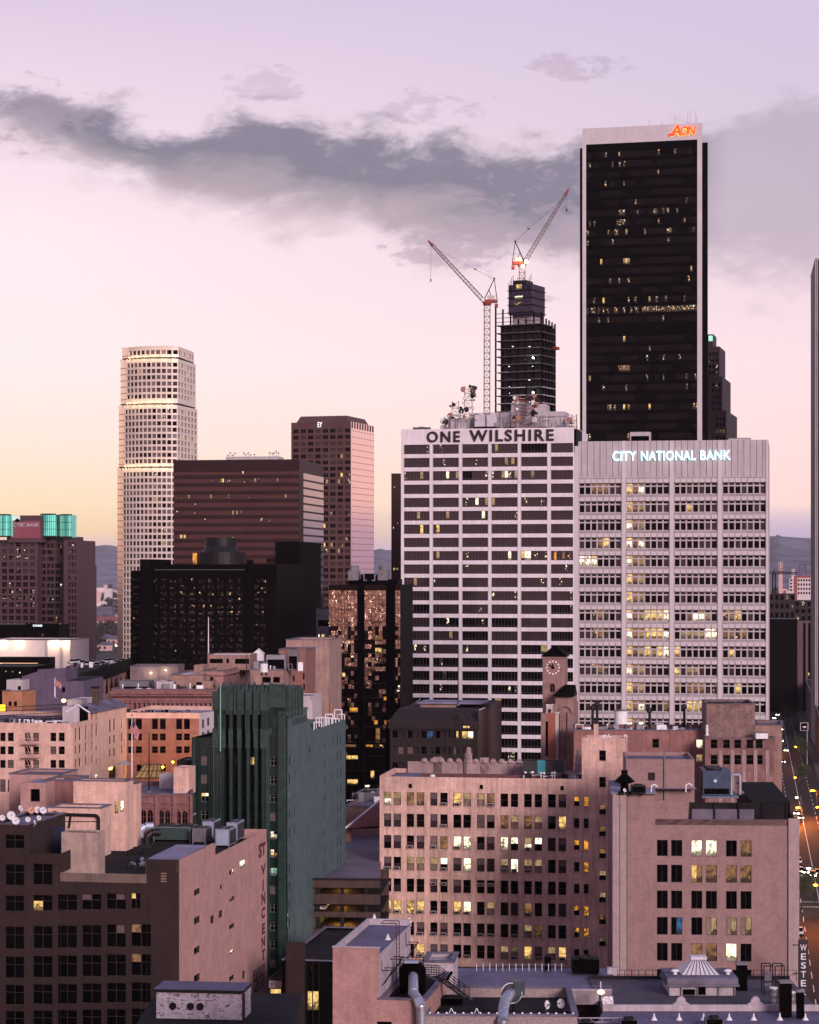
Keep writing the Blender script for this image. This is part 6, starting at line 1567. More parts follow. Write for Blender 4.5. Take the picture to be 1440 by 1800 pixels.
mb2.build('mesh_panel', [m_dkmet], t)
mb2 = MB(); mb2.box(g3(f0, crz), g3(f1-f0), g3(V((f1-f0).normalized()).orthogonal()*.1) if False else g3(gv*.08), (0, 0, .2)); mb2.build('kerb', [m_roofd], t)
t = thing('wall_lamp', 'warm round lamp on the pale hut behind the fence', 'lamp', at(112, 1232, 398)); mb = MB(); mb.lathe(at(112, 1232, 398), [(.05,-.3),(.4,-.1),(.4,.2),(.05,.35)], 10); mb.build('bulb', [glow('bulb_warm', (1,.6,.25), 5)], t); mb = MB(); mb.bar(at(112, 1229, 398)+V((0,.2,0)), at(112, 1229, 398)+V((0, 1, 0)), .08); mb.build('arm', [m_dkmet], t); point_light(at(112, 1233, 396), 120, (1,.6,.28), .3, 'lamp_light', t)
t = thing('chimney', 'tall dark chimney stack at the end of the gabled roof', 'chimney', at(168, 1246, 396)); mb = MB(); p = at(168, 1246, 396); mb.cbox(p.x, p.y, p.z-2, 1.1, 1.1, 5.6); mb.build('stack', [m_dbrick], t); mb = MB(); mb.cbox(p.x, p.y, p.z+3.6, 1.4, 1.4, .3); mb.build('cap', [m_roofd], t)
# flag poles with flags
def flag(p, w_, h, label, colr, stripes=True, ang=-.5, seed=1, alt=None):
    r = random.Random(seed); o = MB(); n = 10; t = thing('flag', label, 'flag', p); d = V((math.cos(ang), -.35, math.sin(ang))).normalized(); dn = V((math.sin(ang)*.3, 0, -1)).normalized()
    P_ = lambda i, j: V(p)+d*w_*i/n+dn*h*j/13+V((0, math.sin(i*1.1+j*.25)*.16, 0))
    for i in range(n):
        for j in range(13): o.face([P_(i, j), P_(i+1, j), P_(i+1, j+1), P_(i, j+1)], 2 if (alt and i < 4 and j < 7) else (j % 2 if stripes else 0))
    o.build('cloth', [mat('flag_red', (.42,.10,.10), .9, var=.15), mat('flag_cream', (.62,.40,.36), .9, var=.1), mat('flag_navy', (.05,.04,.10), .9, var=.1)] , t)
    mb = MB(); mb.bar(p+V((0, 0, .2)), p-V((0, 0, h+.4)), .03, 0, 4); mb.build('halyard', [m_grmet], t); return t
p = at(232, 1374, 372); flagpole(p, Z(1259, 372)-p.z, 'tall pale flagpole in front of the orange brick wall'); q = V((p.x+.1, p.y-.1, Z(1263, 372))); flag(q, 2.6, 1.7, 'striped red and cream flag hanging in front of the orange brick wall', None, True, -1.0, alt=True)
p = at(96.5, 1228, 392); flagpole(p, Z(1192, 392)-p.z, 'short pale flagpole before the lilac blank wall'); flag(V((p.x+.1, p.y-.1, Z(1194, 392))), 1.5, .95, 'small pale faded flag flying before the lilac blank wall', None, True, -.55)
# parasol and amber lamp in the court
t = thing('parasol', 'small pale parasol at the foot of the cream side wall', 'parasol', at(218, 1362, 398)); p = at(218, 1362, 398); mb = MB(); mb.lathe(p+V((0, 0, 1.8)), [(1.35,0),(.7,.45),(.05,.75)], 8); mb.build('canopy', [m_prec], t); mb = MB(); mb.bar(p, p+V((0, 0, 2.3)), .05); mb.build('pole', [m_dkmet], t)
# ================================================================ orange brick building at the back of the court
rng = random.Random(131)
cs = corners(214, 350, dL=425, depth=18, sl=SL-.08, ub=None); A, Bc, Cc, Dd = cs; w1 = W(A, Bc); kk = K(381)
b = B('brick_building', 'orange brick building lit amber from below with a white flank on its right', 'building', (A+Bc)/2, [m_orange, m_cream, m_prec], m_roofb)
gz = V((.12, 1)).normalized(); hs = []
Cc = Bc+V((.46, 1)).normalized()*22; Dd = A+gz*24; wq = W(Bc, Cc)
ok = dict(nx=1, ny=2, t=.1, fw=.05, fm=m_fram, dep=.3, zs=[0, .78, 1]); o1 = dict(nx=1, ny=2, t=.06, fw=.05, fm=m_fram, dep=.3)
for u0, u1 in ((225,235),(238.5,249.5),(267,277.5),(281,291.2),(309.5,320),(323.3,333.8)):
    for v0, h, kk_ in ((1260,22,ok),(1289.5,12,o1),(1312,12,o1)): r = w1.rect(u0, u1, v0, v0+h, u0); hs.append(r); b.win(w1, r, kk_, 'd')
for u0, u1 in ((240,249),(268.5,277.5),(281.5,291.5)): r = w1.rect(u0, u1, 1344, 1356, u0); hs.append(r); b.win(w1, r, plain, 'k')
zt = w1.z(1253, 214); wallfaces(b.wall, w1, 0, zt, hs, 0, .3)
hw = [wq.rect(355.5, 359.5, 1265, 1280, 355), wq.rect(364.5, 368.5, 1262, 1276, 364), wq.rect(355.5, 359.5, 1287, 1295, 355), wq.rect(364.5, 368.5, 1284, 1291, 364)]
for r in hw: b.win(wq, r, plain, 'd')
wallfaces(b.wall, wq, 0, zt, hw, 2, .25)
for p, q in ((Cc, Dd), (Dd, A)): b.wall.face([g3(p, 0), g3(q, 0), g3(q, zt), g3(p, zt)], 1)
b.roof.face([g3(p, zt-.8) for p in (A, Bc, Cc, Dd)]); b.trim.box(w1.pt(0, zt-1.0, -.35), g3(w1.t*w1.L), g3(w1.n*.42), (0, 0, 1.05)); b.tm = m_cream
b.wall.box(wq.pt(0, zt-.8, -.3), g3(wq.t*wq.L), g3(wq.n*.29), (0, 0, .8), 2)
b.finish(); orz = zt-.8
pts = [(A.x+w1.t.x*(1+i*.65)-w1.n.x*(1+r9.random()), A.y+w1.t.y*(1+i*.65)-w1.n.y*(1+r9.random())) for i in range(20)]
clutter('roof_clutter', 'dark covered furniture lined up along the orange brick building parapet', g3(A, orz), pts, orz, [m_dkmet, m_roofd, m_black], 1.5, 8)
for (u, v, e) in ((286, 1349, 2600), (304, 1340, 900)):
    t = thing('wall_lamp', 'amber lamp lighting the foot of the orange brick wall' if u == 286 else 'second amber lamp at the right foot of the orange brick wall', 'lamp', at(u, v, 416)); p = at(u, v, 416); mb = MB(); mb.lathe(p, [(.05,-.2),(.3,0),(.3,.1),(.05,.3)], 10); mb.build('shade', [glow('shade_amber', (1,.5,.06), 2)], t); mb = MB(); mb.bar(p, p+V((0, 3, .3)), .06); mb.build('arm', [m_dkmet], t); point_light(p-V((0, .8, 0)), e, (1,.42,.04), .5, 'lamp_light', t)
t = thing('roof_lamp', 'bright small lamp on the edge of the terracotta stair wing roof', 'lamp', at(204.5, 1371, 331)); p = at(204.5, 1371, 331); mb = MB(); mb.lathe(p, [(.03,-.15),(.16,0),(.16,.1),(.03,.2)], 10); mb.build('bulb', [glow('bulb_bright', (1,.8,.55), 14)], t); mb = MB(); mb.bar(p, p-V((0, 0, 1.2)), .05); mb.build('post', [m_dkmet], t); point_light(p-V((0, 1, -.2)), 90, (1,.75,.45), .2, 'lamp_light', t)
# ================================================================ long corniced terrace behind it
rng = random.Random(141)
cs = corners(196, 420, dL=492, depth=26, sl=SL-.12)
def cornice(b_, wf, wr_):
    for v, o, h in ((1215,1.5,.5),(1218,1.1,.6),(1221,.6,.5),(1229,.35,.4),(1233,.5,.35)): b_.trim.box(wf.pt(0, wf.z(v, 240)-h, 0), g3(wf.t*wf.L), (0, 0, h), g3(wf.n*o))
    for i in range(80): b_.trim.box(wf.pt(wf.L*(i+.25)/80, wf.z(1220.5, 240), .55), g3(wf.t*wf.L/160), (0, 0, .5), g3(wf.n*.4))
    for i in range(28): b_.trim.box(wf.pt(wf.L*(i+.2)/27, wf.z(1248, 240), 0), g3(wf.t*.5), (0, 0, 1.9), g3(wf.n*.3))
    b_.tm = m_tera
fw = [(236+i*8.3, 236+i*8.3+5.8, 1234.5, 1248, 'd') for i in range(20)]+[(236+i*8.3, 236+i*8.3+5.8, 1262, 1275, 'd') for i in range(20)]
simple_block('corniced_building', 'long rose building with a heavy cornice and a dark row of upper windows', 'building', cs, 0, W(cs[0], cs[1]).z(1212, 240), m_tera, m_roof, .5, fw=fw, extra=cornice)
zc = W(cs[0], cs[1]).z(1212, 240)-.5
for u0, u1, v0, d, dd, l, m_, fwx in ((275,304,1198,497,6,'white hut with small vents on the long corniced roof',m_prec,()),(309,374,1197,499,8,'flat pink roof house with dark openings on the long corniced roof',m_tan,((315,322,1208,1214,'d'),(339,348,1207,1214,'d'),(345,355,1199,1207,'d'))),(210,262,1197,499,7,'rust topped rooftop shed with a dark base on the long corniced roof',m_grmet,((214,260,1207,1213,'k'),))):
    simple_block('roof_house', l, 'roof house', corners(u0, u1, dL=d, depth=dd, sl=SL-.12), zc, Z(v0, d), m_, m_roofd, .2, fw=fwx)
pts = [(K(u)*496, 496+r9.uniform(0, 4)) for u in range(215, 380, 7)]
clutter('roof_clutter', 'scattered small vents and boxes along the long corniced roof', V((K(300)*496, 496, zc)), pts, zc, [m_paintw, m_grmet, m_dkmet], 1.6, 12)
# ================================================================ pink roof house and corniced block behind the green tower
cs = corners(354, 395, dL=508, depth=22, sl=SL-.05)
simple_block('pink_roof_block', 'pink corniced block stepping up behind the green tower crown', 'building', corners(354, 393, dL=505, depth=30, sl=SL-.06, ub=441), 0, Z(1180, 505), mat('block_rose', (.34,.19,.17), .85, var=.2, scale=.4, streak=.25), m_roofd, .5, fw=((369,375,1190,1199,'d'),), rw=((412,415,1180,1188,'d'),(428,431,1178,1186,'d')), extra=lambda b_, wf, wr_: [b_.trim.box(w_.pt(-.1, Z(1180, 505)-.9, 0), g3(w_.t*(w_.L+.2)), (0, 0, .6), g3(w_.n*.5)) for w_ in (wf, wr_)])
simple_block('roof_pavilion', 'flat white topped pavilion with dark window bands above the pink corniced block', 'roof house', corners(365, 440, dL=522, depth=12, sl=SL-.1), Z(1180, 515), Z(1151, 522), m_tan, m_paintw, .2, fw=((368.5,392,1158,1166,'d'),(398,402.5,1158,1166,'d'),(413,438,1158,1167,'d')))
simple_block('small_roof_block', 'little pink roof block left of the pavilion', 'roof house', corners(341, 356, dL=512, depth=6), Z(1190, 510), Z(1169, 512), m_tan, m_roof, .2)
simple_block('white_roof_shed', 'long low roof with a bright white edge below the pavilion', 'building', corners(300, 357, dL=500, depth=24, sl=SL-.1), 0, Z(1187, 500), m_tan, m_paintw, .3)
p = at(366.5, 1150, 520); flagpole(p, Z(1086, 520)-p.z, 'tallest bare white mast, above the pavilion roof')
p = at(433.5, 1232, 430); flagpole(p, Z(1152, 430)-p.z, 'thin dark pole rising behind the green tower crown', mt=m_dkmet)
t = thing('gable_hut', 'small white gabled hut with a round arch, glowing against the black hotel', 'hut', at(454, 1162, 560)); p = at(454, 1162, 560); mb = MB()
mb.face([p+V((-1.3, 0, 0)), p+V((1.3, 0, 0)), p+V((1.3, 0, 1.9)), p+V((0, 0, 3)), p+V((-1.3, 0, 1.9))]); mb.box(p+V((-1.3, .02, 0)), (2.6, 0, 0), (0, 3, 0), (0, 0, 1.9)); mb.build('wall', [m_paintw], t)
mb = MB(); mb.face([p+V((-1.5, -.2, 1.75)), p+V((0, -.2, 3.05)), p+V((0, 3.2, 3.05)), p+V((-1.5, 3.2, 1.75))]); mb.face([p+V((0, -.2, 3.05)), p+V((1.5, -.2, 1.75)), p+V((1.5, 3.2, 1.75)), p+V((0, 3.2, 3.05))]); mb.build('roof', [m_paintw], t)
simple_block('dark_hall_roof', 'dark roofed hall carrying the white gabled hut', 'building', corners(428, 482, dL=556, depth=16), 0, Z(1163, 556), m_blk, m_roofd, .4)
# ================================================================ blank concrete slab, rose block and white tank by it
simple_block('blank_slab', 'tall blank tan slab with faint bricked-in windows beside the dark glass tower', 'building', corners(503, 578.5, dL=520, depth=20, sl=SL-.05), 0, Z(1125, 520), mat('slab_tan', (.36,.235,.205), .9, var=.2, scale=.3, streak=.35), m_roof, .5,
    extra=lambda b_, wf, wr_: [b_.trim.path([wf.pt(wf.s(u)+1.0, wf.z(v, u), .01), wf.pt(wf.s(u), wf.z(v, u), .01), wf.pt(wf.s(u), wf.z(v+10, u), .01), wf.pt(wf.s(u)+(1.0 if v == 1164 or v == 1195 else .1), wf.z(v+10, u), .01)], .06) for u, v in ((542,1164),(565,1180),(542,1195),(565,1212),(565,1245))])
simple_block('rose_block', 'rose block with four small dark windows before the blank slab', 'building', corners(490, 537.5, dL=500, depth=14, sl=SL-.05), 0, Z(1142, 500), mat('rose_plaster', (.26,.125,.11), .9, var=.2, scale=.4, streak=.3), m_roof, .3, fw=((512,518,1187,1198,'d'),(532.5,535.5,1183,1195,'d'),(512,518,1206,1217,'d'),(533,536,1202,1213,'d')))
simple_block('plant_deck', 'grey plant deck crowded with machines beside the rose block', 'building', corners(440, 498, dL=488, depth=14, sl=SL-.05), 0, Z(1178, 488), m_tan, m_roofd, .3, fw=((461,476,1190,1200,'k'),(480,492,1190,1200,'k')))
p0 = V((K(474)*492, 492, Z(1178, 488)-.3)); roof_unit(p0.x+1.5, p0.y+1, p0.z, 4.2, 2.6, 3.4, -.1, 'tall pale rooftop machine on the grey plant deck', body=m_galv)
roof_unit(p0.x+5.2, p0.y+.5, p0.z, 2.0, 2.2, 4.6, -.1, 'upright dark sided machine on the grey plant deck', body=m_grmet)
clutter('roof_clutter', 'pipes and ducts among the machines on the grey plant deck', p0, [(p0.x-3+i*.8, p0.y+r9.uniform(-1, 3)) for i in range(13)], p0.z, [m_paintw, m_grmet, m_dkmet], 2.6, 14)
def tank(u, v, d, r, h, label, m_=None):
    p = at(u, v, d); t = thing('water_tank', label, 'water tank', p); mb = MB(); mb.lathe(p, [(r, .4), (r, .4+h), (r*.97, .45+h)], 24); mb.build('drum', [m_ or m_paintw], t)
    mb = MB(); mb.lathe(p+V((0, 0, .42+h)), [(r*1.03, 0), (r*1.03, .12), (r*.2, .35)], 24); mb.build('lid', [m_grmet], t)
    mb = MB()
    for a in range(4): q = p+V((math.cos(a*1.57+.7)*r*.75, math.sin(a*1.57+.7)*r*.75, 0)); mb.bar(q-V((0, 0, .3)), q+V((0, 0, .42)), .12)
    mb.build('stand', [m_dkmet], t); return t
tank(464, 1185, 478, .85, 1.8, 'small white drum tank at the left of the grey plant deck')
simple_block('utility_hut', 'small lilac white hut with two slots behind the green tower', 'roof hut', corners(515, 549, dL=425, depth=9, sl=SL), 0, Z(1223, 425), m_prec, m_roof, .2, fw=((546,547.2,1224,1231,'k'),(520,522,1226,1229,'k')))
# ================================================================ parking deck with lit levels
rng = random.Random(151)
c0 = corners(511, 668.5, dL=372, depth=10, sl=SL-.1); A, Bc = c0[0], c0[1]; w1 = W(A, Bc); zt = w1.z(1544, 515)
k1 = onz(600, 1462, zt-.9); k2 = onz(672, 1458, zt-.9); Cc, Dd = V((k2.x, k2.y)), V((k1.x-6, k1.y))
b = B('parking_garage', 'parking garage with lit open decks and a worn roof beside the green tower', 'parking garage', (A+Cc)/2, [mat('garage_beige', (.075,.045,.04), .9, var=.25, scale=.4, streak=.4), m_roofd], mat('deck_worn', (.13,.108,.145), .55, var=.45, scale=.12, streak=.4), cap=100)
b.roof.face([g3(p, zt-.9) for p in (A, Bc, Cc, Dd)])
bands = [(1544,1560),(1571.5,1589),(1602.5,1612),(1632.5,1643),(1665,1674),(1696,1710),(1730,1745)]
for v0, v1 in bands: z0, z1 = w1.z(v1, 515), w1.z(v0, 515); b.wall.box(w1.pt(0, z0, 0), g3(w1.t*w1.L), g3(-w1.n*.35), (0, 0, z1-z0), 0)
for i in range(6):
    z = w1.z(bands[i+1][0], 515)-.3; b.wall.box(w1.pt(0, z, -.36), g3(w1.t*w1.L), g3(-w1.n*20), (0, 0, .25), 1)
b.wall.face([w1.pt(0, 0, -20), w1.pt(w1.L, 0, -20), w1.pt(w1.L, zt-1, -20), w1.pt(0, zt-1, -20)], 0)
b.wall.face([w1.pt(0, 0, -.4), w1.pt(0, 0, -20), w1.pt(0, zt-1, -20), w1.pt(0, zt-1, -.4)], 0)
for f in (.02, .28, .55, .82): b.wall.box(w1.pt(w1.L*f, 0, -.5), g3(w1.t*.6), g3(-w1.n*.6), (0, 0, zt-1), 1)
b.trim.box(w1.pt(-.2, zt-.2, .02), g3(w1.t*(w1.L+.2)), g3(w1.n*.2), (0, 0, .3)); b.tm = m_roofd
b.finish()
for i, (f, z_) in enumerate(((.55,1567),(.12,1567),(.55,1597),(.12,1598),(.5,1627),(.62,1627),(.75,1690))):
    p = w1.pt(w1.L*f, w1.z(z_, 515)+.55, -6); t = None
    m_ = MB(); m_.box(p-g3(w1.t*.8), g3(w1.t*1.6), g3(w1.n*.2), (0, 0, .1)); o_ = m_.build('strip_lamp', [glow('sodium', (1,.5,.05), 6)], b.root)
    point_light(p-V((0, 0, .3)), 330 if f > .4 else 120, (1,.45,.05), .3, 'strip_light', b.root)
# parked cars on the decks
def car(name, label, p, rot, body, group=None, lights=None, kind='car'):
    t = thing(name, label, kind, p, group); t.rotation_euler = (0, 0, rot); o0 = t.location.copy()
    L_, w_, h1, h2 = 4.4, 1.75, .78, 1.42; mb = MB()
    prof = [(-L_/2, .35), (-L_/2+.05, h1-.08), (-L_/2+.9, h1+.05), (L_/2-.6, h1+.02), (L_/2, h1-.12), (L_/2, .35)]
    n = len(prof); a = [V((x, -w_/2, z)) for x, z in prof]; c = [V((x, w_/2, z)) for x, z in prof]
    mb.face(a); mb.face(c[::-1])
    for i in range(n): j = (i+1) % n; mb.face([a[i], c[i], c[j], a[j]])
    top = [(-L_/2+.9, h1+.04), (-L_/2+1.5, h2), (L_/2-1.5, h2), (L_/2-.7, h1+.02)]
    r0 = MB(); a = [V((x, -w_/2+(.08 if z < 1 else .22), z)) for x, z in top]; c = [V((x, w_/2-(.08 if z < 1 else .22), z)) for x, z in top]
    r0.face(a); r0.face(c[::-1]); r0.face([a[0], c[0], c[1], a[1]]); r0.face([a[2], c[2], c[3], a[3]])
    mb.face([a[1]+V((0, 0, .02)), c[1]+V((0, 0, .02)), c[2]+V((0, 0, .02)), a[2]+V((0, 0, .02))])
    def bl(m_, nm, mats): o = m_.build(nm, mats); o.parent = t; return o
    bl(mb, 'body', [body]); bl(r0, 'cabin_glass', [G['d']])
    for x in (-1.35, 1.4):
        for y in (-w_/2, w_/2-.2):
            w0 = MB(); w0.bar((x, y, .33), (x, y+.2, .33), .33, 0, 14); w0.bar((x, y-.01, .33), (x, y+.21, .33), .18, 1, 8); bl(w0, 'wheel', [m_black, m_galv])
    hl = glow('headlight_on', (1,.86,.68), 40) if lights else m_paintw; tl = glow('tail_on', (1,.06,.02), 12) if lights else mat('tail_off', (.2,.02,.02), .4, var=0)
    for y in (-.6, .6):
        q = MB(); q.box((L_/2-.02, y-.2, .5), (.06, 0, 0), (0, .4, 0), (0, 0, .2)); bl(q, 'headlight', [hl])
        q = MB(); q.box((-L_/2-.04, y-.2, .55), (.06, 0, 0), (0, .4, 0), (0, 0, .18)); bl(q, 'tail_light', [tl])
    return t
paint = lambda n, c: mat('car_paint_'+n, c, .3, metal=.2, var=.05, spec=.6)
rt = math.atan2(w1.t.y, w1.t.x)
q = w1.pt(w1.L*.33, w1.z(1602.5, 515)-.05, -3.2); car('parked_car', 'silver car parked on the upper lit garage deck', q, rt+1.5, paint('silver', (.5,.5,.52)))
q = w1.pt(w1.L*.2, w1.z(1602.5, 515)-.05, -3.2); car('parked_car', 'dark car parked left of the silver one on the garage deck', q, rt+1.5, paint('black', (.02,.02,.02)))
q = w1.pt(w1.L*.28, w1.z(1665, 515)-.05, -3.2); car('parked_car', 'dark car nosed out on the lowest lit garage deck', q, rt-1.5, paint('black', (.02,.02,.02)))
# red tiled gable and low roofs behind the garage
t = thing('tiled_roof', 'rust red sloping roof wedge behind the garage roof', 'roof', at(640, 1450, 418)); mb = MB()
q = [at(607, 1457, 412), at(670, 1447, 412), at(670, 1412, 424), at(668, 1407, 426)]
a, c, d_ = at(607, 1456, 410), at(672, 1452, 410), at(671, 1404, 428); mb.face([a, c, d_]); mb.face([a-V((0, 0, .3)), d_-V((0, 0, .3)), c-V((0, 0, .3))]); mb.build('tiles', [mat('tile_red', (.15,.035,.026), .85, var=.35, scale=1.5, streak=.3)], t)
mb = MB(); mb.bar(a, d_, .22); mb.build('edge_trim', [m_paintw], t); mb = MB(); mb.face([c, V((c.x, c.y+18, c.z)), d_]); mb.bar(at(613, 1458, 414), at(613, 1480, 414), .6, 0, 8); mb.build('post', [m_tan], t)
simple_block('low_roof_block', 'low lilac roofed block behind the red roof wedge', 'building', corners(605, 690, dL=440, depth=40), 0, Z(1418, 440), m_tan, m_roof, .4)
simple_block('small_roof_block', 'small dark block with a pale edge on the low lilac roof', 'roof house', corners(626, 660, dL=455, depth=8), Z(1425, 440), Z(1393, 455), m_grmet, m_roofd, .2)
pts = [(K(u)*452, 452+r9.uniform(0, 8)) for u in range(610, 684, 6)]
clutter('roof_clutter', 'small vents, boxes and pipes on the low lilac roof', V((K(640)*452, 452, Z(1418, 440)-.4)), pts, Z(1418, 440)-.4, [m_paintw, m_grmet, m_dkmet], 2, 15)
# ================================================================ dark mansard block
rng = random.Random(161)
cs = corners(685.5, 840, dL=495, depth=24, sl=SL, ub=882); w1, wr = W(cs[0], cs[1]), W(cs[1], cs[2]); m_mans = mat('mansard_brown', (.02,.0135,.013), .85, var=.35, scale=.5)
b = B('mansard_block', 'dark brown block with a sloping parapet, gabled dormer and a flat lilac topped roof house', 'building', (cs[0]+cs[2])/2, [m_mans, m_dbrick], [m_mans, m_roofb])
hs = []; mk = dict(nx=2, ny=1, t=.1, fw=.06, fm=m_fram, dep=.35)
lt = {(0,2):'u',(0,5):'dy',(0,6):'yy',(1,6):'m'}
for i, v0 in enumerate((1284,1312,1340,1368)):
    for j, (a, c) in enumerate(((689,711),(716,736),(740,761),(765,784),(788,795),(797,806),(812,832))):
        r = w1.rect(a, c, v0, v0+13.5, 686)
        if r[2] < 2: continue
        hs.append(r); st = {(0,2):['d','u'],(0,5):['d','y'],(0,6):['y','w'],(1,0):['p','m'],(1,1):['m','p'],(1,5):['m','p'],(1,6):['p','m']}.get((i, j), ['d','p']); b.win(w1, r, mk, st)
ze, zt = w1.z(1281, 686), w1.z(1264, 686)
wallfaces(b.wall, w1, 0, ze, hs, 0, .35)
b.wall.box(w1.pt(-.3, ze, .35), g3(w1.t*(w1.L+.6)), g3(-w1.n*.5), (0, 0, 1.6), 0)
zr_ = wr.z(1250, 840)
b.wall.face([wr.pt(0, 0), wr.pt(wr.L, 0), wr.pt(wr.L, zr_), wr.pt(0, zr_)], 1)
b.wall.face([w1.pt(w1.L, ze), w1.pt(w1.L, zr_), w1.pt(w1.L, zr_, -1)], 1)
for p, q in ((cs[2], cs[3]), (cs[3], cs[0])): b.wall.face([g3(p, 0), g3(q, 0), g3(q, ze+1), g3(p, ze+1)])
e = [w1.pt(-.3, ze+1.6, .35), w1.pt(w1.L+.3, ze+1.6, .35)]; k = [w1.pt(1, zr_, -5), w1.pt(w1.L-.4, zr_, -5)]
b.roof.face([e[0], e[1], k[1], k[0]], 0); b.roof.face([k[0], k[1], V((cs[2].x, cs[2].y, zr_)), V((cs[3].x+1, cs[3].y, zr_))], 0)
b.trim.bar(e[0]+V((0,0,.05)), V((cs[3].x, cs[3].y, zr_+.1)), .14); b.tm = m_grmet
for x in (w1.s(806),):
    a, c, pk = w1.pt(x-2.2, ze, .5), w1.pt(w1.s(833), ze, .5), w1.pt((x-2.2+w1.s(833))/2, ze+3.4, .5); bk = -g3(w1.n*7)
    b.wall.face([a, c, pk], 0); b.roof.face([a, pk, pk+bk, a+bk], 0); b.roof.face([pk, c, c+bk, pk+bk], 0)
b.part('attic_light', G['y'], lambda q: q.box(w1.pt(w1.s(815), ze+.3, .52), g3(w1.t*1.4), (0, 0, .5), g3(w1.n*.03)))
b.finish()
simple_block('roof_house', 'buff roof house with an overhanging lilac flat roof on the dark mansard block', 'roof house', corners(739, 801, dL=506, depth=9), zr_, Z(1237, 506), m_tan, m_roofb, 0,
    extra=lambda b_, wf, wr_: b_.part('roof_overhang', [m_roofb], lambda q: q.box(wf.pt(-.6, Z(1237, 506), .6), g3(wf.t*(wf.L+6.5)), g3(-wf.n*11), (0, 0, .35))))
simple_block('roof_screen', 'dark louvred roof screen right of the buff roof house', 'roof structure', corners(803, 858, dL=508, depth=6), zr_, Z(1240, 508), m_mans, m_roofd, .2)
p = w1.pt(w1.s(802), zr_+1, -3); flagpole(p, 12, 'thin dark aerial pole on the dark mansard block', mt=m_dkmet)
# ================================================================ dark mirror glass towers reflecting the lit city
rng = random.Random(171)
def broken_mirror():
    m = mat('rippled_mirror', (.62,.42,.30), .09, metal=1, var=0); t = m.node_tree; p_ = t.nodes['Principled BSDF']; g = t.nodes.new
    tco = g('ShaderNodeTexCoord'); n = g('ShaderNodeTexNoise'); n.inputs['Scale'].default_value = .8; n.inputs['Detail'].default_value = 5; n.inputs['Roughness'].default_value = .7; n.inputs['Distortion'].default_value = .6
    t.links.new(tco.outputs['Object'], n.inputs['Vector']); bp = g('ShaderNodeBump'); bp.inputs['Strength'].default_value = .35; bp.inputs['Distance'].default_value = .6; t.links.new(n.outputs[0], bp.inputs['Height']); t.links.new(bp.outputs[0], p_.inputs['Normal'])
    return m
m_rip = broken_mirror(); m_mirk = mat('mirror_black', (.02,.014,.012), .08, metal=.8, var=0, bump=.06, fine=.3)
def mirror_tower(name, label, cs, v_top, v_split, cols, lits, seed):
    r9_ = random.Random(seed); w_ = W(cs[0], cs[1]); b = B(name, label, 'glass tower', (cs[0]+cs[2])/2, [m_mirk, m_rip, m_black], m_roofd)
    zt = w_.z(v_top, 600); zs = w_.z(v_split, 600); za = w_.z(1038, 600)
    wallfaces(b.wall, w_, 0, zt, (), 0)
    for x0, x1, mt_ in cols:
        if mt_ == 'r':                                       # rippled upper panes, pane by pane, thinning out downwards
            n = max(2, round((x1-x0)*w_.L/.9)); z = za; kk_ = 0
            while z > zs-46:
                for i in range(n):
                    if z > zs or r9_.random() < .6-(zs-z)/60: xx, dw, jj = w_.L*x0+(x1-x0)*w_.L*i/n+.04, (x1-x0)*w_.L/n-.08, [r9_.uniform(.01, .17) for _ in range(4)]; b.wall.face([w_.pt(xx, z-1.15, jj[0]), w_.pt(xx+dw, z-1.15, jj[1]), w_.pt(xx+dw, z, jj[2]), w_.pt(xx, z, jj[3])], 1)
                z -= 1.2
        else: b.wall.box(w_.pt(w_.L*x0, 0, .02), g3(w_.t*w_.L*(x1-x0)), (0, 0, zt), g3(w_.n*.7), 2)
    for i in range(3): p, q = cs[(1, 2, 3)[i]], cs[(2, 3, 0)[i]]; b.wall.face([g3(p, 0), g3(q, 0), g3(q, zt), g3(p, zt)], 2)
    b.roof.face([g3(p, zt) for p in cs])
    z = 3
    while z < zt:
        b.trim.box(w_.pt(0, z, .02), g3(w_.t*w_.L), (0, 0, .12), g3(w_.n*.07)); z += 3.9
    b.tm = m_fram
    for u0, u1, v0, v1, st in lits: r = w_.rect(u0, u1, v0, v1, u0); b.part('window', [m_fram, G[st]], lambda q: (q.box(w_.pt(r[0]-.08, r[2]-.08, .05), g3(w_.t*(r[1]-r[0]+.16)), (0, 0, r[3]-r[2]+.16), g3(w_.n*.06)), q.box(w_.pt(r[0], r[2], .1), g3(w_.t*(r[1]-r[0])), (0, 0, r[3]-r[2]), g3(w_.n*.05), 1)))
    b.finish(); return w_, zt
c1 = corners(578, 704, dL=610, depth=30, sl=SL-.05)
L1 = [(602,607,1183,1190,'y'),(631,635,1185,1189,'t'),(615,636,1244,1252,'o'),(660,671,1139,1147,'y'),(675,688,1225,1232,'o'),(609,634,1328,1335,'y'),(644,650,1207,1210,'b'),(686,689,1119,1122,'y'),(658,664,1266,1274,'o'),(676,682,1266,1274,'o'),(644,655,1309,1313,'o'),(657,674,1309,1314,'q'),(608,626,1309,1313,'b'),(658,673,1120,1126,'b'),(659,676,1158,1166,'q'),(645,655,1160,1164,'b'),(598,602,1133,1136,'s'),(700,703,1205,1208,'w'),(699,702,1213,1216,'w'),(611,633,1370,1378,'y'),(652,658,1355,1368,'y'),(642,650,1380,1384,'w'),(661,668,1280,1306,'b')]
wm_, zmt = mirror_tower('mirror_tower', 'dark mirror glass tower with rippled golden reflections between two black piers', c1, 1028, 1100, [(.0,.14,'x0'),(.0,.40,'r'),(.41,.50,'k'),(.50,.80,'r'),(.81,.92,'k'),(.93,1,'r')][1:], L1, 5)
q = wm_.pt(wm_.s(654), zmt, -2)
t = thing('roof_plant', 'black roof plant with steel pipes and two grey round coolers on the mirror glass tower', 'plant room', q)
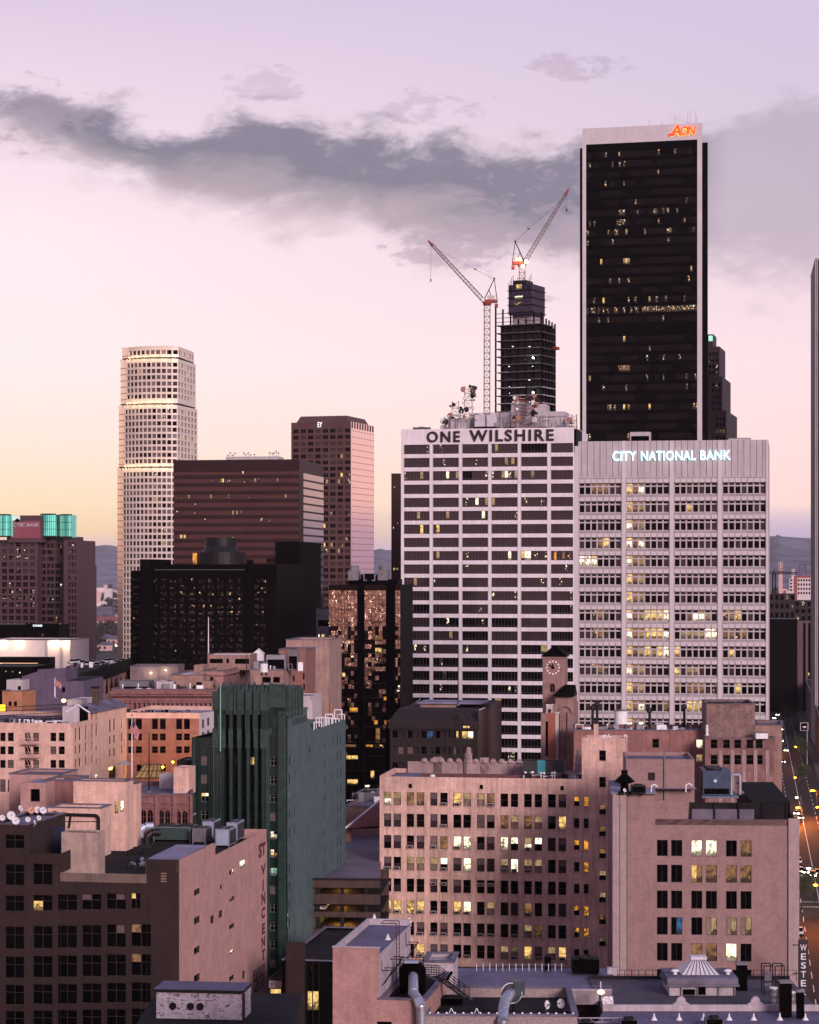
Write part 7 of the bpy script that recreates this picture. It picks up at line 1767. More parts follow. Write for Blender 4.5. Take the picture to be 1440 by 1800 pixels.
mb = MB(); mb.box(wm_.pt(wm_.s(613), zmt, -.5), g3(wm_.t*(wm_.s(700)-wm_.s(613))), g3(-wm_.n*9), (0, 0, 1.5)); mb.box(wm_.pt(wm_.s(634), zmt+1.4, -.2), g3(wm_.t*(wm_.s(664)-wm_.s(634))), g3(-wm_.n*6), (0, 0, 1.6)); mb.build('casing', [m_black], t)
mb = MB(); 
for u0, u1 in ((612,630),(664,682)):
    mb.box(wm_.pt(wm_.s(u0), zmt+1.2, -.1), g3(wm_.t*(wm_.s(u1)-wm_.s(u0))), g3(-wm_.n*4), (0, 0, 2.6)); mb.lathe(wm_.pt(wm_.s((u0+u1)/2), zmt+3.8, -2), [(1.25, 0), (1.25, 1.4), (1.1, 1.4), (1.05, .8)], 18)
mb.build('cooler', [mat('cooler_mid_grey', (.20,.185,.20), .6, var=.3)], t)
mb = MB()
for u in (640, 659): p = wm_.pt(wm_.s(u), zmt+1.2, .1); s_ = 1 if u == 640 else -1; mb.path([p+g3(wm_.t*-s_*.6)+V((0,0,1.6)), p+V((0, 0, 1.6)), p+V((0, 0, 0)), p+g3(wm_.t*s_*.8)], .16, 0, 8)
mb.build('pipe', [m_galv], t)
# narrow dark maroon tower left of the white grid
simple_block('maroon_slab', 'narrow dark maroon tower with a few lit windows left of the white gridded tower', 'building', corners(688, 712, dL=760, depth=20, sl=SL), 0, Z(833, 760), mat('slab_maroon', (.035,.012,.010), .5, var=.2), m_roofd, .4, fw=((692.5,694,855,858,'w'),(698,700,918,922,'y'),(691,692.5,926,930,'w'),(698,700,963,966,'q'),(691,695,998,1003,'y'),(697,700,998,1003,'t')))
simple_block('grey_office', 'small grey office with two lit lower windows behind the blank slab', 'building', corners(556, 580, dL=640, depth=12), 0, Z(1070, 640), m_prec, m_roof, .3, fw=((559,578,1090,1101,'k'),(559,562,1115,1121,'w'),(565,571,1115,1122,'y'),(557,579,1126,1134,'k')))
# ================================================================ left middle: lilac blank wall, orange block, tan eaves block, warehouse, deck
m_lil = mat('lilac_plaster', (.105,.08,.13), .9, var=.15, scale=.3, streak=.2)
cs = corners(38.5, 147.5, dL=470, depth=20, sl=SL-.1); w1 = W(cs[0], cs[1])
b = B('blank_wall_block', 'lilac blank walled block with a stepped top and one small dark window', 'building', (cs[0]+cs[2])/2, m_lil, m_roofd)
r = w1.rect(108.5, 114.5, 1208, 1217, 108); b.win(w1, r, plain, 'k'); za, zb = w1.z(1197, 130), w1.z(1177, 60); z2 = w1.z(1184, 40)
x1, x2 = w1.s(66), w1.s(115)
wallfaces(b.wall, w1, 0, za, [r]); b.wall.face([w1.pt(0, za), w1.pt(x2, za), w1.pt(x2, zb+.4), w1.pt(x1, zb), w1.pt(x1, z2+.4), w1.pt(0, z2-.6)])
for p, q in ((cs[1], cs[2]), (cs[2], cs[3]), (cs[3], cs[0])): b.wall.face([g3(p, 0), g3(q, 0), g3(q, za), g3(p, za)])
b.wall.face([w1.pt(x2, za), w1.pt(x2, za, -12), w1.pt(x2, zb, -12), w1.pt(x2, zb+.4)]); b.wall.face([w1.pt(0, za, -12), w1.pt(0, za), w1.pt(0, z2-.6), w1.pt(0, z2-.6, -12)]); b.wall.face([w1.pt(x2, za, -12), w1.pt(0, za, -12), w1.pt(0, z2-.6, -12), w1.pt(x2, zb, -12)])
b.roof.face([w1.pt(0, z2-.6), w1.pt(x1, z2+.4), w1.pt(x2, zb), w1.pt(x2, zb, -12), w1.pt(0, z2-.6, -12)]); b.roof.face([g3(p, za-.05) for p in cs]); b.finish()
simple_block('orange_block', 'small orange block with two dark openings left of the lilac blank wall', 'building', corners(4, 38.5, dL=462, depth=12), 0, Z(1215, 462), mat('orange_plaster', (.42,.19,.10), .9, var=.15, scale=.5, streak=.2), m_roofd, .3, fw=((14.5,20.5,1233,1241,'d'),(24,30,1233,1241,'d')))
simple_block('roof_hut', 'white hut on top of the small orange block', 'roof hut', corners(11.5, 39, dL=466, depth=6), Z(1215, 462)-.3, Z(1195, 466), m_prec, m_roofb, .15, fw=((31,37,1206,1213,'d'),))
t = thing('wall_lamp', 'amber lamp glowing at the left edge beside the small orange block', 'lamp', at(3, 1244, 455)); p = at(3, 1244, 455); mb = MB(); mb.cbox(p.x, p.y, p.z-1, 1.5, .4, 1.6); mb.build('lit_panel', [glow('panel_amber', (1,.45,.03), .9)], t); mb = MB(); mb.cbox(p.x, p.y+.3, p.z-1.1, 1.7, .3, 1.8); mb.build('frame', [m_dkmet], t); point_light(p-V((0, 1.2, 0)), 260, (1,.5,.06), .5, 'lamp_light', t)
def eaves(b_, wf, wr_):
    b_.part('eaves', m_black, lambda q: q.face([g3(wf.A-wf.t*.4+wf.n*.8, Z(1196, 545)), g3(wf.B+wf.t*.4+wf.n*.8, Z(1196, 545)), g3(wf.B+wf.t*.4-wf.n*1.5, Z(1196, 545)+2.4), g3(wf.A-wf.t*.4-wf.n*1.5, Z(1196, 545)+2.4)]))
    arch_windows(b_, wf, [(176+i*8.2, 181.5+i*8.2, 1199+(-i*.9), 1206-i*.9) for i in range(8)], 0)
# the eaved block runs away from the viewer to the right
A = P(147, 520); Bc = P(247, 640); nn_ = V((Bc-A)).normalized(); n2_ = V((-nn_.y, nn_.x))
simple_block('eaved_block', 'tan block with dark deep eaves over a row of small arched windows', 'building', (A, Bc, Bc+n2_*16, A+n2_*16), 0, Z(1196, 545), m_tan, m_roofd, .2, fw=((152,157,1206,1217,'d'),), extra=eaves)
cs = corners(-20, 123, dR=800, depth=30, sl=SL-.08)
b_, wf, wr_ = simple_block('warehouse', 'long white shed with warm lamps washing its front wall', 'warehouse', cs, 0, Z(1125.5, 800), mat('shed_white', (.70,.60,.56), .8, var=.1, scale=.3), m_roof, .4)
for i, u in enumerate((5, 34, 95, 110, 121)):
    p = wf.pt(wf.s(u), wf.z(1128, u), 1.2); mb = MB(); mb.lathe(p, [(.1,.1),(.35,0),(.35,-.2)], 10); mb.build('wall_lamp', [glow('lamp_cream', (1,.72,.42), 6)], b_.root); point_light(p-V((0, 0, .5)), 620, (1,.70,.42), .3, 'lamp_light', b_.root)
for u in (81, 107): 
    mb = MB(); mb.box(wf.pt(wf.s(u), 0, 0), g3(wf.t*.8), g3(wf.n*.7), (0, 0, Z(1126, 800))); mb.build('pier', [m_prec], b_.root)
simple_block('loading_bay', 'dark loading bay with a pale lit strip in front of the white shed', 'building', corners(-20, 88, dR=770, depth=8, sl=SL-.1), 0, Z(1156, 770), m_blk, m_blk, .2, extra=lambda b_, wf, wr_: b_.part('lit_strip', glow('strip_cream', (1,.62,.36), .7), lambda q: q.box(wf.pt(0, wf.z(1168, 20), .02), g3(wf.t*wf.L*.8), (0, 0, .5), g3(wf.n*.1))))
simple_block('dark_flat_block', 'black flat block with pale dots of light below the loading bay', 'building', corners(-30, 60, dR=560, depth=20, sl=SL-.1), 0, Z(1172, 560), m_blk, m_blk, .2, fw=((9,11,1179,1181,'w'),(21,23,1180,1182,'w'),(33,36,1181,1184,'w')))
A_, B__, C_, D_ = onz(123, 1152, 40), onz(234, 1150, 40), onz(234, 1146, 40), onz(123, 1146, 40)
simple_block('parking_deck', 'pale rooftop parking deck left of the black hotel', 'parking deck', corners(118, 236, dL=700, depth=60, sl=SL-.1), 0, Z(1172, 700), m_prec, mat('deck_blue', (.17,.16,.22), .8, var=.3, scale=.2), .6)
zd = Z(1172, 700)-.6
r9 = random.Random(19)
for k in range(12):
    d = 708+r9.random()*45; u = 128+k*8.6; p = V((K(u)*d, d, zd))
    if k == 0: c0_ = car('parked_car', 'car parked on the pale rooftop deck left of the black hotel', p, .1, paint('white', (.6,.6,.6)), 'cars on the rooftop deck')
    else: dup(c0_, p, r9.choice((.1, 1.6)))
def roof_lamp(p, h, label, e, col=(1,.85,.65), es=16, group=None):
    t = thing('lamp_post', label, 'lamp', p, group); p = V(p); mb = MB(); mb.bar(p, p+V((0, 0, h)), .09, 0, 6); mb.bar(p+V((0, 0, h)), p+V((0, -.8, h+.1)), .06); mb.build('post', [m_dkmet], t)
    mb = MB(); mb.lathe(p+V((0, -.9, h-.1)), [(.08,-.2),(.32,-.05),(.32,.1),(.08,.25)], 10); mb.build('lamp_head', [glow('lamp_%s' % label.split()[0], col, es)], t); point_light(p+V((0, -1.4, h-.3)), e, col, .3, 'lamp_light', t); return t
p = V((K(217)*702, 702, zd)); roof_lamp(p, Z(1166, 702)-zd, 'bright white lamp post on the rooftop parking deck', 420)
simple_block('dark_roof_block', 'low block crowded with dark roof machines below the parking deck', 'building', corners(117, 260, dL=610, depth=40, sl=SL-.12), 0, Z(1185, 610), m_tan, m_roofd, .4)
z_ = Z(1185, 610)-.4
pts = [(K(u)*(612+(i % 4)*7), 612+(i % 4)*7) for i, u in enumerate(range(120, 258, 4))]
clutter('roof_clutter', 'dense dark clutter of machines and pipes on the low block below the parking deck', V((K(180)*615, 615, z_)), pts, z_, [m_dkmet, m_grmet, m_paintw, m_roofd], 3.2, 21)
simple_block('grey_gable_block', 'grey blank block with two bright wall lamps left of the black hotel base', 'building', corners(229, 313, dL=560, depth=14, sl=SL-.15), 0, Z(1172, 560), mat('block_greyish', (.30,.22,.225), .9, var=.2, scale=.4, streak=.3), m_roof, .3, extra=lambda b_, wf, wr_: [roof_bulb(b_, wf.pt(wf.s(u), wf.z(v, u), .5)) for u, v in ((266,1183),(292,1178))]) if False else None
b_, wf, wr_ = simple_block('grey_blank_block', 'grey blank block with two bright wall lamps beside the black hotel base', 'building', corners(229, 313, dL=560, depth=14, sl=SL-.15), 0, Z(1172, 560), mat('block_greyish', (.20,.145,.15), .9, var=.2, scale=.4, streak=.3), m_roof, .3)
for u, v in ((266,1183),(292,1178)):
    p = wf.pt(wf.s(u), wf.z(v, u), .5); mb = MB(); mb.lathe(p, [(.05,-.2),(.25,-.05),(.25,.1),(.05,.25)], 10); mb.build('wall_lamp', [glow('lamp_cream', (1,.72,.42), 6)], b_.root); point_light(p+g3(wf.n*.8), 160, (1,.8,.55), .3, 'lamp_light', b_.root)
# ================================================================ clock tower and its church front
rng = random.Random(181)
m_ter2 = mat('clock_terracotta', (.28,.17,.155), .85, var=.25, scale=.6, streak=.25)
cs = corners(954, 993, dL=478, depth=5.2, sl=SL+.02); w1, wr = W(cs[0], cs[1]), W(cs[1], cs[2])
b = B('clock_tower', 'slim rose clock tower with a dark pyramid roof and a ring of white hour dots', 'clock tower', (cs[0]+cs[2])/2, m_ter2, m_black)
ze, zt = Z(1154, 478), Z(1144, 478)
b.block(cs, 0, ze, par=0)
O = inset(list(cs), -.45); c_ = sum(cs, V((0, 0)))/4
for i in range(4): j = (i+1) % 4; b.roof.face([g3(O[i], ze), g3(O[j], ze), g3(c_, zt+1.2)])
b.trim.box(w1.pt(-.2, Z(1157, 478), 0), g3(w1.t*(w1.L+.4)), g3(w1.n*.25), (0, 0, .3)); b.trim.box(w1.pt(0, Z(1237, 478), 0), g3(w1.t*w1.L), g3(w1.n*.3), (0, 0, .4)); b.tm = m_ter2
cc = w1.pt(w1.s(972.3), Z(1173.5, 478), .06)
m_hr = mat('hour_white', (.75,.68,.66), .6, var=0)
for i in range(12):
    a = i*math.pi/6; p = cc+g3(w1.t*1.32*math.sin(a))+V((0, 0, 1.32*math.cos(a))); m_ = MB(); m_.bar(p, p+g3(w1.n*.06), .2, 0, 12); m_.build('hour_dot', [m_hr], b.root)
for a, ln, wd_ in ((-.9, 1.3, .1), (-.1, .8, .14)):
    m_ = MB(); e = cc+g3(w1.t*ln*math.sin(a))+V((0, 0, ln*math.cos(a))); m_.bar(cc+g3(w1.n*.12), e+g3(w1.n*.12), wd_, 0, 4, wd_*.6); m_.build('clock_hand', [m_black], b.root)
m_ = MB(); m_.bar(cc, cc+g3(w1.n*.14), .3, 0, 12); m_.build('clock_hub', [m_black], b.root)
arch_windows(b, w1, [(967.5,975.5,1203,1216)], 0); b.finish()
cs = corners(971, 1009, dL=473, depth=10, sl=SL); w1 = W(cs[0], cs[1])
b = B('rose_church', 'rose church with a round pale half column and dark roof below the clock tower', 'church', (cs[0]+cs[2])/2, [m_ter2, mat('brick_scarlet', (.32,.09,.06), .9, var=.2)], m_black)
ze = Z(1237, 473); b.block(cs, 0, ze, par=0)
pk = Z(1205, 473); b.roof.face([w1.pt(.0, Z(1224, 473), .8), w1.pt(w1.L, Z(1224, 473), .8), w1.pt(w1.L, pk, -4), w1.pt(w1.s(990), pk, -4)]); b.roof.face([w1.pt(w1.L, Z(1224, 473), .8), w1.pt(w1.L, Z(1224, 473), -8), w1.pt(w1.L, pk, -4)])
b.wall.box(w1.pt(.6, ze-.01, -.2), g3(w1.t*(w1.L-.6)), g3(-w1.n*7), (0, 0, Z(1224, 473)-ze), 0)
b.part('half_column', mat('column_stone', (.58,.46,.42), .8, var=.2, streak=.3), lambda q: (q.bar(w1.pt(w1.s(978.5), 2, .4), w1.pt(w1.s(978.5), Z(1254, 473), .4), .5, 0, 14), q.bar(w1.pt(w1.s(978.5), Z(1254, 473), .4), w1.pt(w1.s(978.5), Z(1251, 473), .4), .7, 0, 14)))
for u in (985.5, 989.5, 999): b.trim.bar(w1.pt(w1.s(u), 2, .15), w1.pt(w1.s(u), Z(1252, 473), .15), .28, 0, 10)
for i in range(9): a0, a1 = math.pi*i/9, math.pi*(i+1)/9; cx_ = w1.s(994); f = lambda a: w1.pt(cx_-1.3*math.cos(a), Z(1252, 473)+1.3*math.sin(a), .2); b.trim.bar(f(a0), f(a1), .25)
b.tm = m_ter2
b.finish()
cs = corners(951, 974, dL=470, depth=4, sl=SL); w1 = W(cs[0], cs[1]); simple_block('church_flank', 'narrow brick flank with a scarlet stripe left of the round column', 'building', cs, 0, Z(1254, 470), m_ter2, m_roofd, .2, fw=((959,963.5,1268,1330,'k'),), extra=lambda b_, wf, wr_: b_.part('scarlet_panel', mat('brick_scarlet', (.32,.09,.06), .9, var=.2), lambda q: q.box(wf.pt(wf.s(963.8), 2, .01), g3(wf.t*1.05), g3(wf.n*.1), (0, 0, Z(1253, 470)-2))))
t = thing('roof_gate', 'pale arched gate frame at the foot of the clock tower', 'gate', at(966, 1252, 472)); mb = MB(); p = at(966, 1254, 472); mb.cbox(p.x, p.y, p.z+.9, 1.3, .5, .8); mb.cbox(p.x-.5, p.y, p.z, .3, .5, .9); mb.cbox(p.x+.5, p.y, p.z, .3, .5, .9); mb.build('frame', [m_prec], t); mb = MB(); mb.cbox(p.x, p.y, p.z+1.7, 1.5, .6, .15); mb.build('cap', [m_paintw], t)
# ================================================================ rose rear block with its roof machines, brick block on the right
rng = random.Random(191)
cs = corners(1009, 1245, dL=452, depth=16, sl=SL-.1); w1 = W(cs[0], cs[1]); zr_ = Z(1283, 452)
simple_block('rear_block', 'rose block behind the stair tower, one dark and two lit windows', 'building', cs, 0, w1.z(1284, 1100), mat('rear_rose', (.28,.135,.12), .9, var=.25, scale=.4, streak=.4), m_roof, .5, fw=((1147,1158.5,1299,1314.5,'d'),(1224,1235.5,1300,1316,'w'),(1224,1235.5,1326,1341,'t')), kind=sash)
zr_ = w1.z(1284, 1100)-.5
tank(1092, 1276, 460, 1.35, 2.6, 'round white water tank on the rear rose block roof')
for u, h, l in ((1042,4.4,'dark chimney at the left of the rear rose block roof'),(1050,5.2,'taller dark flue beside the first chimney'),(1142,3.9,'dark conical tree-like flue in the middle of the rear roof'),(1203,4.6,'fat dark vent stack near the brick block')):
    d = 458; p = V((K(u)*d, d, zr_)); t = thing('flue', l, 'flue', p); mb = MB(); mb.bar(p, p+V((0, 0, h)), .3, 0, 10, .24); mb.build('stack', [m_dkmet], t); mb = MB(); mb.lathe(p+V((0, 0, h-.3)), [(.3,0),(.6,.2),(.5,.8),(.1,1.1)], 10); mb.build('cowl', [m_dkmet], t)
pts = [(K(u)*(455+(i % 3)*2), 455+(i % 3)*2) for i, u in enumerate(range(1012, 1238, 7))]
clutter('roof_clutter', 'white bent pipes, ducts and boxes strewn along the rear rose block roof', V((K(1120)*456, 456, zr_)), pts, zr_, [m_paintw, m_grmet, m_dkmet, m_galv], 1.5, 23)
cs = corners(1242, 1327.5, dL=447, depth=14, sl=SL-.1); w1 = W(cs[0], cs[1])
simple_block('brick_penthouse', 'windowless weathered brick block standing before the bank slab', 'building', cs, 0, w1.z(1237.5, 1243), m_brick, m_roofd, .3)
cs = corners(1240, 1362, dL=444, depth=12, sl=SL-.1); w1 = W(cs[0], cs[1])
fw = [(u, u+12, v, v+(15.5 if v < 1320 else 17), 't' if (u, v) == (1313, 1327) else 'd') for u in (1249.5, 1271.5, 1291, 1312.5, 1329) for v in (1300, 1327)]
simple_block('stained_block', 'low stained block with pale piers between two rows of dark windows', 'building', cs, 0, w1.z(1297.5, 1241), mat('stained_rose', (.25,.13,.12), .9, var=.5, scale=.4, streak=.4), m_roof, .3, fw=fw, kind=sash, extra=lambda b_, wf, wr_: [b_.part('pier', m_par, lambda q: q.box(wf.pt(wf.s(u), 2, 0), g3(wf.t*.7), g3(wf.n*.15), (0, 0, wf.z(1318, u)-2))) for u in (1263.5, 1284.5, 1305, 1325, 1346)])
t = thing('roof_box', 'pale white box at the right end of the stained block roof', 'roof box', at(1340, 1299, 442)); p = at(1340, 1299, 442); mb = MB(); mb.cbox(p.x, p.y+1.5, p.z, 2.3, 2.4, 1.1); mb.build('casing', [m_paintw], t); mb = MB(); mb.cbox(p.x, p.y+1.5, p.z+1.1, 2.5, 2.6, .12); mb.build('lid', [m_grmet], t)
simple_block('flat_annex', 'lilac roofed annex at the street end of the stained block', 'building', corners(1328, 1375, dL=448, depth=14), 0, Z(1275, 448), m_tan, m_roof, .3)
t = thing('roof_statue', 'small white upright figure-like vent beside the brick block', 'vent', at(1243, 1293, 441)); p = at(1243, 1293, 441); mb = MB(); mb.lathe(p, [(.5,0),(.25,.3),(.3,1.2),(.22,1.6),(.3,1.9),(.05,2.1)], 10); mb.build('pipe', [m_paintw], t); mb = MB(); mb.lathe(p-V((0, 0, .05)), [(.6,0),(.6,.12)], 10); mb.build('flashing', [m_grmet], t)
# ================================================================ right edge
cs = corners(1425.5, 1500, dL=430, depth=20, sl=SL); A, Bc = cs[0], cs[1]
dl = P(1425.5, 452); simple_block('pale_tower', 'pale ribbed concrete tower cut off by the right edge', 'building', (P(1433.5, 990), P(1500, 985), P(1500, 1085), P(1425.5, 1050)), 0, Z(455, 990), mat('tower_concrete', (.34,.27,.26), .85, var=.15, scale=.15, streak=.3), m_roofd, .5,
    extra=lambda b_, wf, wr_: (b_.part('dark_glazing', m_black, lambda q: q.box(wf.pt(wf.L*.08, 0, .02), g3(wf.t*wf.L*.5), g3(wf.n*.1), (0, 0, Z(458, 990)))), b_.part('vertical_rib', m_prec, lambda q: (q.box(wf.pt(0, 0, .01), g3(wf.t*.3), g3(wf.n*.4), (0, 0, Z(456, 990))), q.box(wf.pt(.7, 0, .01), g3(wf.t*.3), g3(wf.n*.3), (0, 0, Z(456, 990)))))))
simple_block('mauve_block', 'mauve ribbed block with two black vertical strips at the far end of the street', 'building', corners(1394.5, 1450, dL=1250, depth=30, sl=.04), 0, Z(1094, 1250), mat('mauve_stone', (.11,.065,.08), .8, var=.15, streak=.2), m_roofd, .4,
    extra=lambda b_, wf, wr_: [b_.part('dark_strip', m_black, lambda q: q.box(wf.pt(wf.s(u), 0, .01), g3(wf.t*1.4), g3(wf.n*.1), (0, 0, Z(1095, 1250)))) for u in (1412, 1421)]+[b_.part('lit_slot', G['y'], lambda q: q.box(wf.pt(wf.s(1420.5), Z(1189, 1250), .12), g3(wf.t*.8), g3(wf.n*.05), (0, 0, 2)))])
simple_block('street_arcade', 'dark canopied shopfront running down the right side of the street', 'building', (P(1442, 900), P(1500, 895), P(1500, 1300), P(1417, 1230)), 0, 18, mat('arcade_brown', (.05,.028,.026), .85, var=.3), m_roofd, .4)
ps = P(1412, 560); t = thing('hanging_sign', 'small framed sign on a pole over the far street', 'sign', at(1414, 1284, 900)); p = at(1414, 1284, 900); mb = MB(); mb.bar((p.x+1.2, p.y+.3, 0), (p.x+1.2, p.y+.3, p.z+2.6), .15); mb.cbox(p.x, p.y, p.z-.1, 3.2, .3, 3.2); mb.build('frame', [m_prec], t); mb = MB(); mb.cbox(p.x, p.y-.2, p.z+.1, 2.6, .08, 2.8); mb.build('panel', [m_black], t); mb = MB(); mb.bar(p+V((-.6, -.3, 1.3)), p+V((.7, -.3, 1.3)), .35); mb.build('mark', [m_dish], t)
# ================================================================ nearest roofs along the bottom
rng = random.Random(201)
m_lilr = mat('roof_lilac', (.115,.10,.165), .75, var=.3, scale=.35, streak=.2)
m_whw = mat('white_wall', (.42,.365,.40), .85, var=.15, scale=.5, streak=.3)
m_sal2 = mat('salmon_render', (.38,.215,.195), .9, var=.16, scale=.35, streak=.2, bump=.3)
m_stuc = mat('pebble_stucco', (.30,.235,.235), .95, var=.35, scale=5, bump=.6, fine=14)
cs = corners(585, 667, dL=190, depth=16.2, sl=SL); w1, wr = W(cs[0], cs[1]), W(cs[1], cs[2]); zt = w1.z(1665, 585)
b = B('stair_penthouse', 'narrow salmon stair penthouse with white sides and a lilac roof, nearest at the bottom', 'penthouse', (cs[0]+cs[2])/2, [m_sal2, m_whw], m_lilr)
hr = []
for u0, u1, v0, v1 in ((671,675.5,1690,1708),(686,689.5,1670,1688),(713,717.5,1640,1666)): r = wr.rect(u0, u1, v0, v1, u0); hr.append(r); b.win(wr, r, sash, 'd')
wallfaces(b.wall, w1, 0, zt, (), 0); wallfaces(b.wall, wr, 0, zt-.55, hr, 1, .2)
for p, q in ((cs[2], cs[3]), (cs[3], cs[0])): b.wall.face([g3(p, 0), g3(q, 0), g3(q, zt), g3(p, zt)], 1)
I = inset(list(cs), .25)
b.roof.face([g3(p, zt-.55) for p in (I[0], V(I[1])+w1.t*.25, V(I[2])+w1.t*.25, I[3])])
b.wall.face([g3(cs[0], zt), g3(cs[1], zt), g3(I[1], zt), g3(I[0], zt)], 0); b.wall.face([g3(I[0], zt-.55), g3(I[0], zt), g3(I[1], zt), g3(I[1], zt-.55)], 0)
for a, c in ((2, 3), (3, 0)): b.wall.face([g3(cs[a], zt), g3(cs[c], zt), g3(I[c], zt), g3(I[a], zt)], 1); b.wall.face([g3(I[a], zt-.55), g3(I[a], zt), g3(I[c], zt), g3(I[c], zt-.55)], 1)
b.trim.box(wr.pt(0, zt-.58, .0), g3(wr.t*wr.L), g3(wr.n*.12), (0, 0, .14)); b.trim.box(w1.pt(-.05, zt, .05), g3(w1.t*(w1.L+.1)), g3(-w1.n*.35), (0, 0, .08)); b.tm = m_whw
def ladder(q):
    for x in (wr.s(690), wr.s(695)): q.bar(wr.pt(x, zt-4, .35), wr.pt(x, zt+1.1, .35), .04)
    q.bar(wr.pt(wr.s(690), zt+1.1, .35), wr.pt(wr.s(690), zt+1.1, -1), .04); q.bar(wr.pt(wr.s(695), zt+1.1, .35), wr.pt(wr.s(695), zt+1.1, -1), .04); q.bar(wr.pt(wr.s(690), zt+1.1, -1), wr.pt(wr.s(695), zt+1.1, -1), .04)
    for i in range(14): q.bar(wr.pt(wr.s(690), zt-4+i*.36, .35), wr.pt(wr.s(695), zt-4+i*.36, .35), .025)
b.part('ladder', m_frred, ladder)
def brace(q):
    for u in (671, 687, 714): 
        x = wr.s(u); z = wr.z({671:1706,687:1686,714:1660}[u], u)
        q.path([wr.pt(x, z, .02), wr.pt(x, z, .9), wr.pt(x, z-1.3, .05)], .04); q.path([wr.pt(x+1.3, z, .02), wr.pt(x+1.3, z, .9), wr.pt(x+1.3, z-1.3, .05)], .04); q.bar(wr.pt(x, z, .9), wr.pt(x+1.3, z, .9), .05)
b.part('bracket', m_dkmet, brace)
b.finish()
for k, (u, v, l) in enumerate(((682,1652,'white cone vent in the middle of the lilac penthouse roof'),(658,1617,'white cone vent at the back left of the penthouse roof'),(719,1622,'white cone vent at the back right of the penthouse roof'))):
    p = onz(u, v, zt-.55); t = thing('cone_vent', l, 'vent', p); mb = MB(); mb.lathe(p, [(.28,0),(.22,.08),(.1,.35),(.09,.5)], 12); mb.build('cone', [m_paintw], t); mb = MB(); mb.lathe(p+V((0, 0, .5)), [(.12,0),(.12,.08)], 10); mb.build('cap', [m_grmet], t)
z39 = w1.z(1757, 667); bB = cs[1]
# lower wing
c2 = (bB+w1.t*.0, bB+w1.t*3.9, bB+w1.t*3.9+gv*16, bB+gv*16)
simple_block('salmon_wing', 'low salmon wing with a black vent opening right of the penthouse', 'building', c2, 0, z39, m_sal2, m_roofd, .25, extra=lambda b_, wf, wr_: b_.part('vent_opening', m_black, lambda q: q.box(wf.pt(-.15, Z(1812, 190), .02), g3(wf.t*1.2), (0, 0, .9), g3(wf.n*.05))))
p = g3(bB+gv*5.0+w1.t*2.0, z39-.2)
t = thing('fan_cabinet', 'black octagonal fan cabinet with a pale blue lid on the salmon wing', 'fan cabinet', p); mb = MB(); mb.lathe(p, [(1.15,0),(1.2,.4),(1.2,2.0),(.8,2.5)], 8, 0, .39); mb.build('casing', [m_black], t); mb = MB(); mb.cbox(p.x-.1, p.y, p.z+2.52, 1.2, 1.2, .06); mb.build('lid', [mat('lid_pale_blue', (.35,.42,.5), .4, var=.2)], t)
def duct(name, label, pts, r, flange=None):
    t = thing(name, label, 'duct', pts[0]); n = len(pts)
    for i in range(n-1):
        mb = MB(); a, c = V(pts[i]), V(pts[i+1]); d = (c-a).normalized(); mb.bar(a-d*.04, c+d*.04, r*(1-.012*(i % 2)), 0, 20); mb.build('section', [m_galv], t, smooth=False)
    for i in range(1, n-1): mb = MB(); a = V(pts[i]); d = (V(pts[i+1])-V(pts[i-1])).normalized(); mb.bar(a-d*.05, a+d*.05, r*1.08, 0, 20); mb.build('seam_band', [m_galv], t)
    return t
q = g3(bB+gv*4+w1.t*2.2, z39+1.3); e = at(740, 1770, 188.2)
duct('duct', 'thick galvanised duct bending down over the salmon wall', [q, at(727, 1746, 189.6), at(735, 1758, 188.6), e, at(741, 1790, 188.2), V((e.x, e.y, 20))], .42)
# stuccoed block with sunken dark roof and the stair
c3 = corners(748, 1015, dL=188, depth=13, sl=.02); w3 = W(c3[0], c3[1]); z3 = w3.z(1786, 760)
b_, wf, wr_ = simple_block('stucco_block', 'pebble stuccoed block with a dark sunken roof along the bottom edge', 'building', c3, 0, z3, m_stuc, m_roofd, .8)
mb = MB()
for i in range(18): x = wf.L*(i+.5)/18; mb.lathe(wf.pt(x, z3+.17, -.2), [(.1,0),(.1,.05),(.04,.12)], 8)
mb.build('coping_bolt', [m_paintw], b_.root)
w4 = W(c3[0]+V((4.2, 13.05)), c3[1]+V((4.0, 13.05))); zw = w4.z(1741, 900)
t = thing('parapet_wall', 'long pale parapet wall behind the sunken roof', 'wall', g3(w4.A, z3-.8)); mb = MB(); mb.box(w4.pt(-1.0, z3-1.5, 0), g3(w4.t*(w4.L+1.0)), g3(-w4.n*.4), (0, 0, zw-z3+1.5)); mb.build('wall', [mat('wall_pale_mauve', (.32,.265,.29), .9, var=.25, scale=.5, streak=.4)], t); mb = MB(); mb.box(w4.pt(-1.05, zw, .05), g3(w4.t*(w4.L+1.1)), g3(-w4.n*.5), (0, 0, .1)); mb.build('coping', [m_whw], t)
for i in range(3):
    x = w3.L*(.15+.17*i); p = w3.pt(x, z3-.8, -3.5); t = thing('roof_light', 'flat dark roof hatch with white struts, %s in the sunken roof' % ('leftmost', 'second', 'third')[i], 'roof hatch', p); mb = MB(); mb.box(p, g3(w3.t*1.9), g3(-w3.n*2.2), (0, 0, .35)); mb.build('hatch', [m_roofd], t); mb = MB(); mb.path([p+V((-.1, -.1, 0)), p+V((.25, -.1, .8)), p+V((.6, -.1, .1))], .04); mb.build('strut', [m_paintw], t)
p = w3.pt(w3.s(893), z3-.6, -1.5); e = w3.pt(w3.s(884), z3-.3, .5)
duct('duct', 'bent blue-grey duct hooking over the stucco parapet', [p+V((.35, 2.4, 1.75)), p+V((.1, 1.2, 1.75)), p+V((-.2, .2, 1.45)), p+V((-.4, -.7, .9)), e, V((e.x, e.y, 20))], .46)
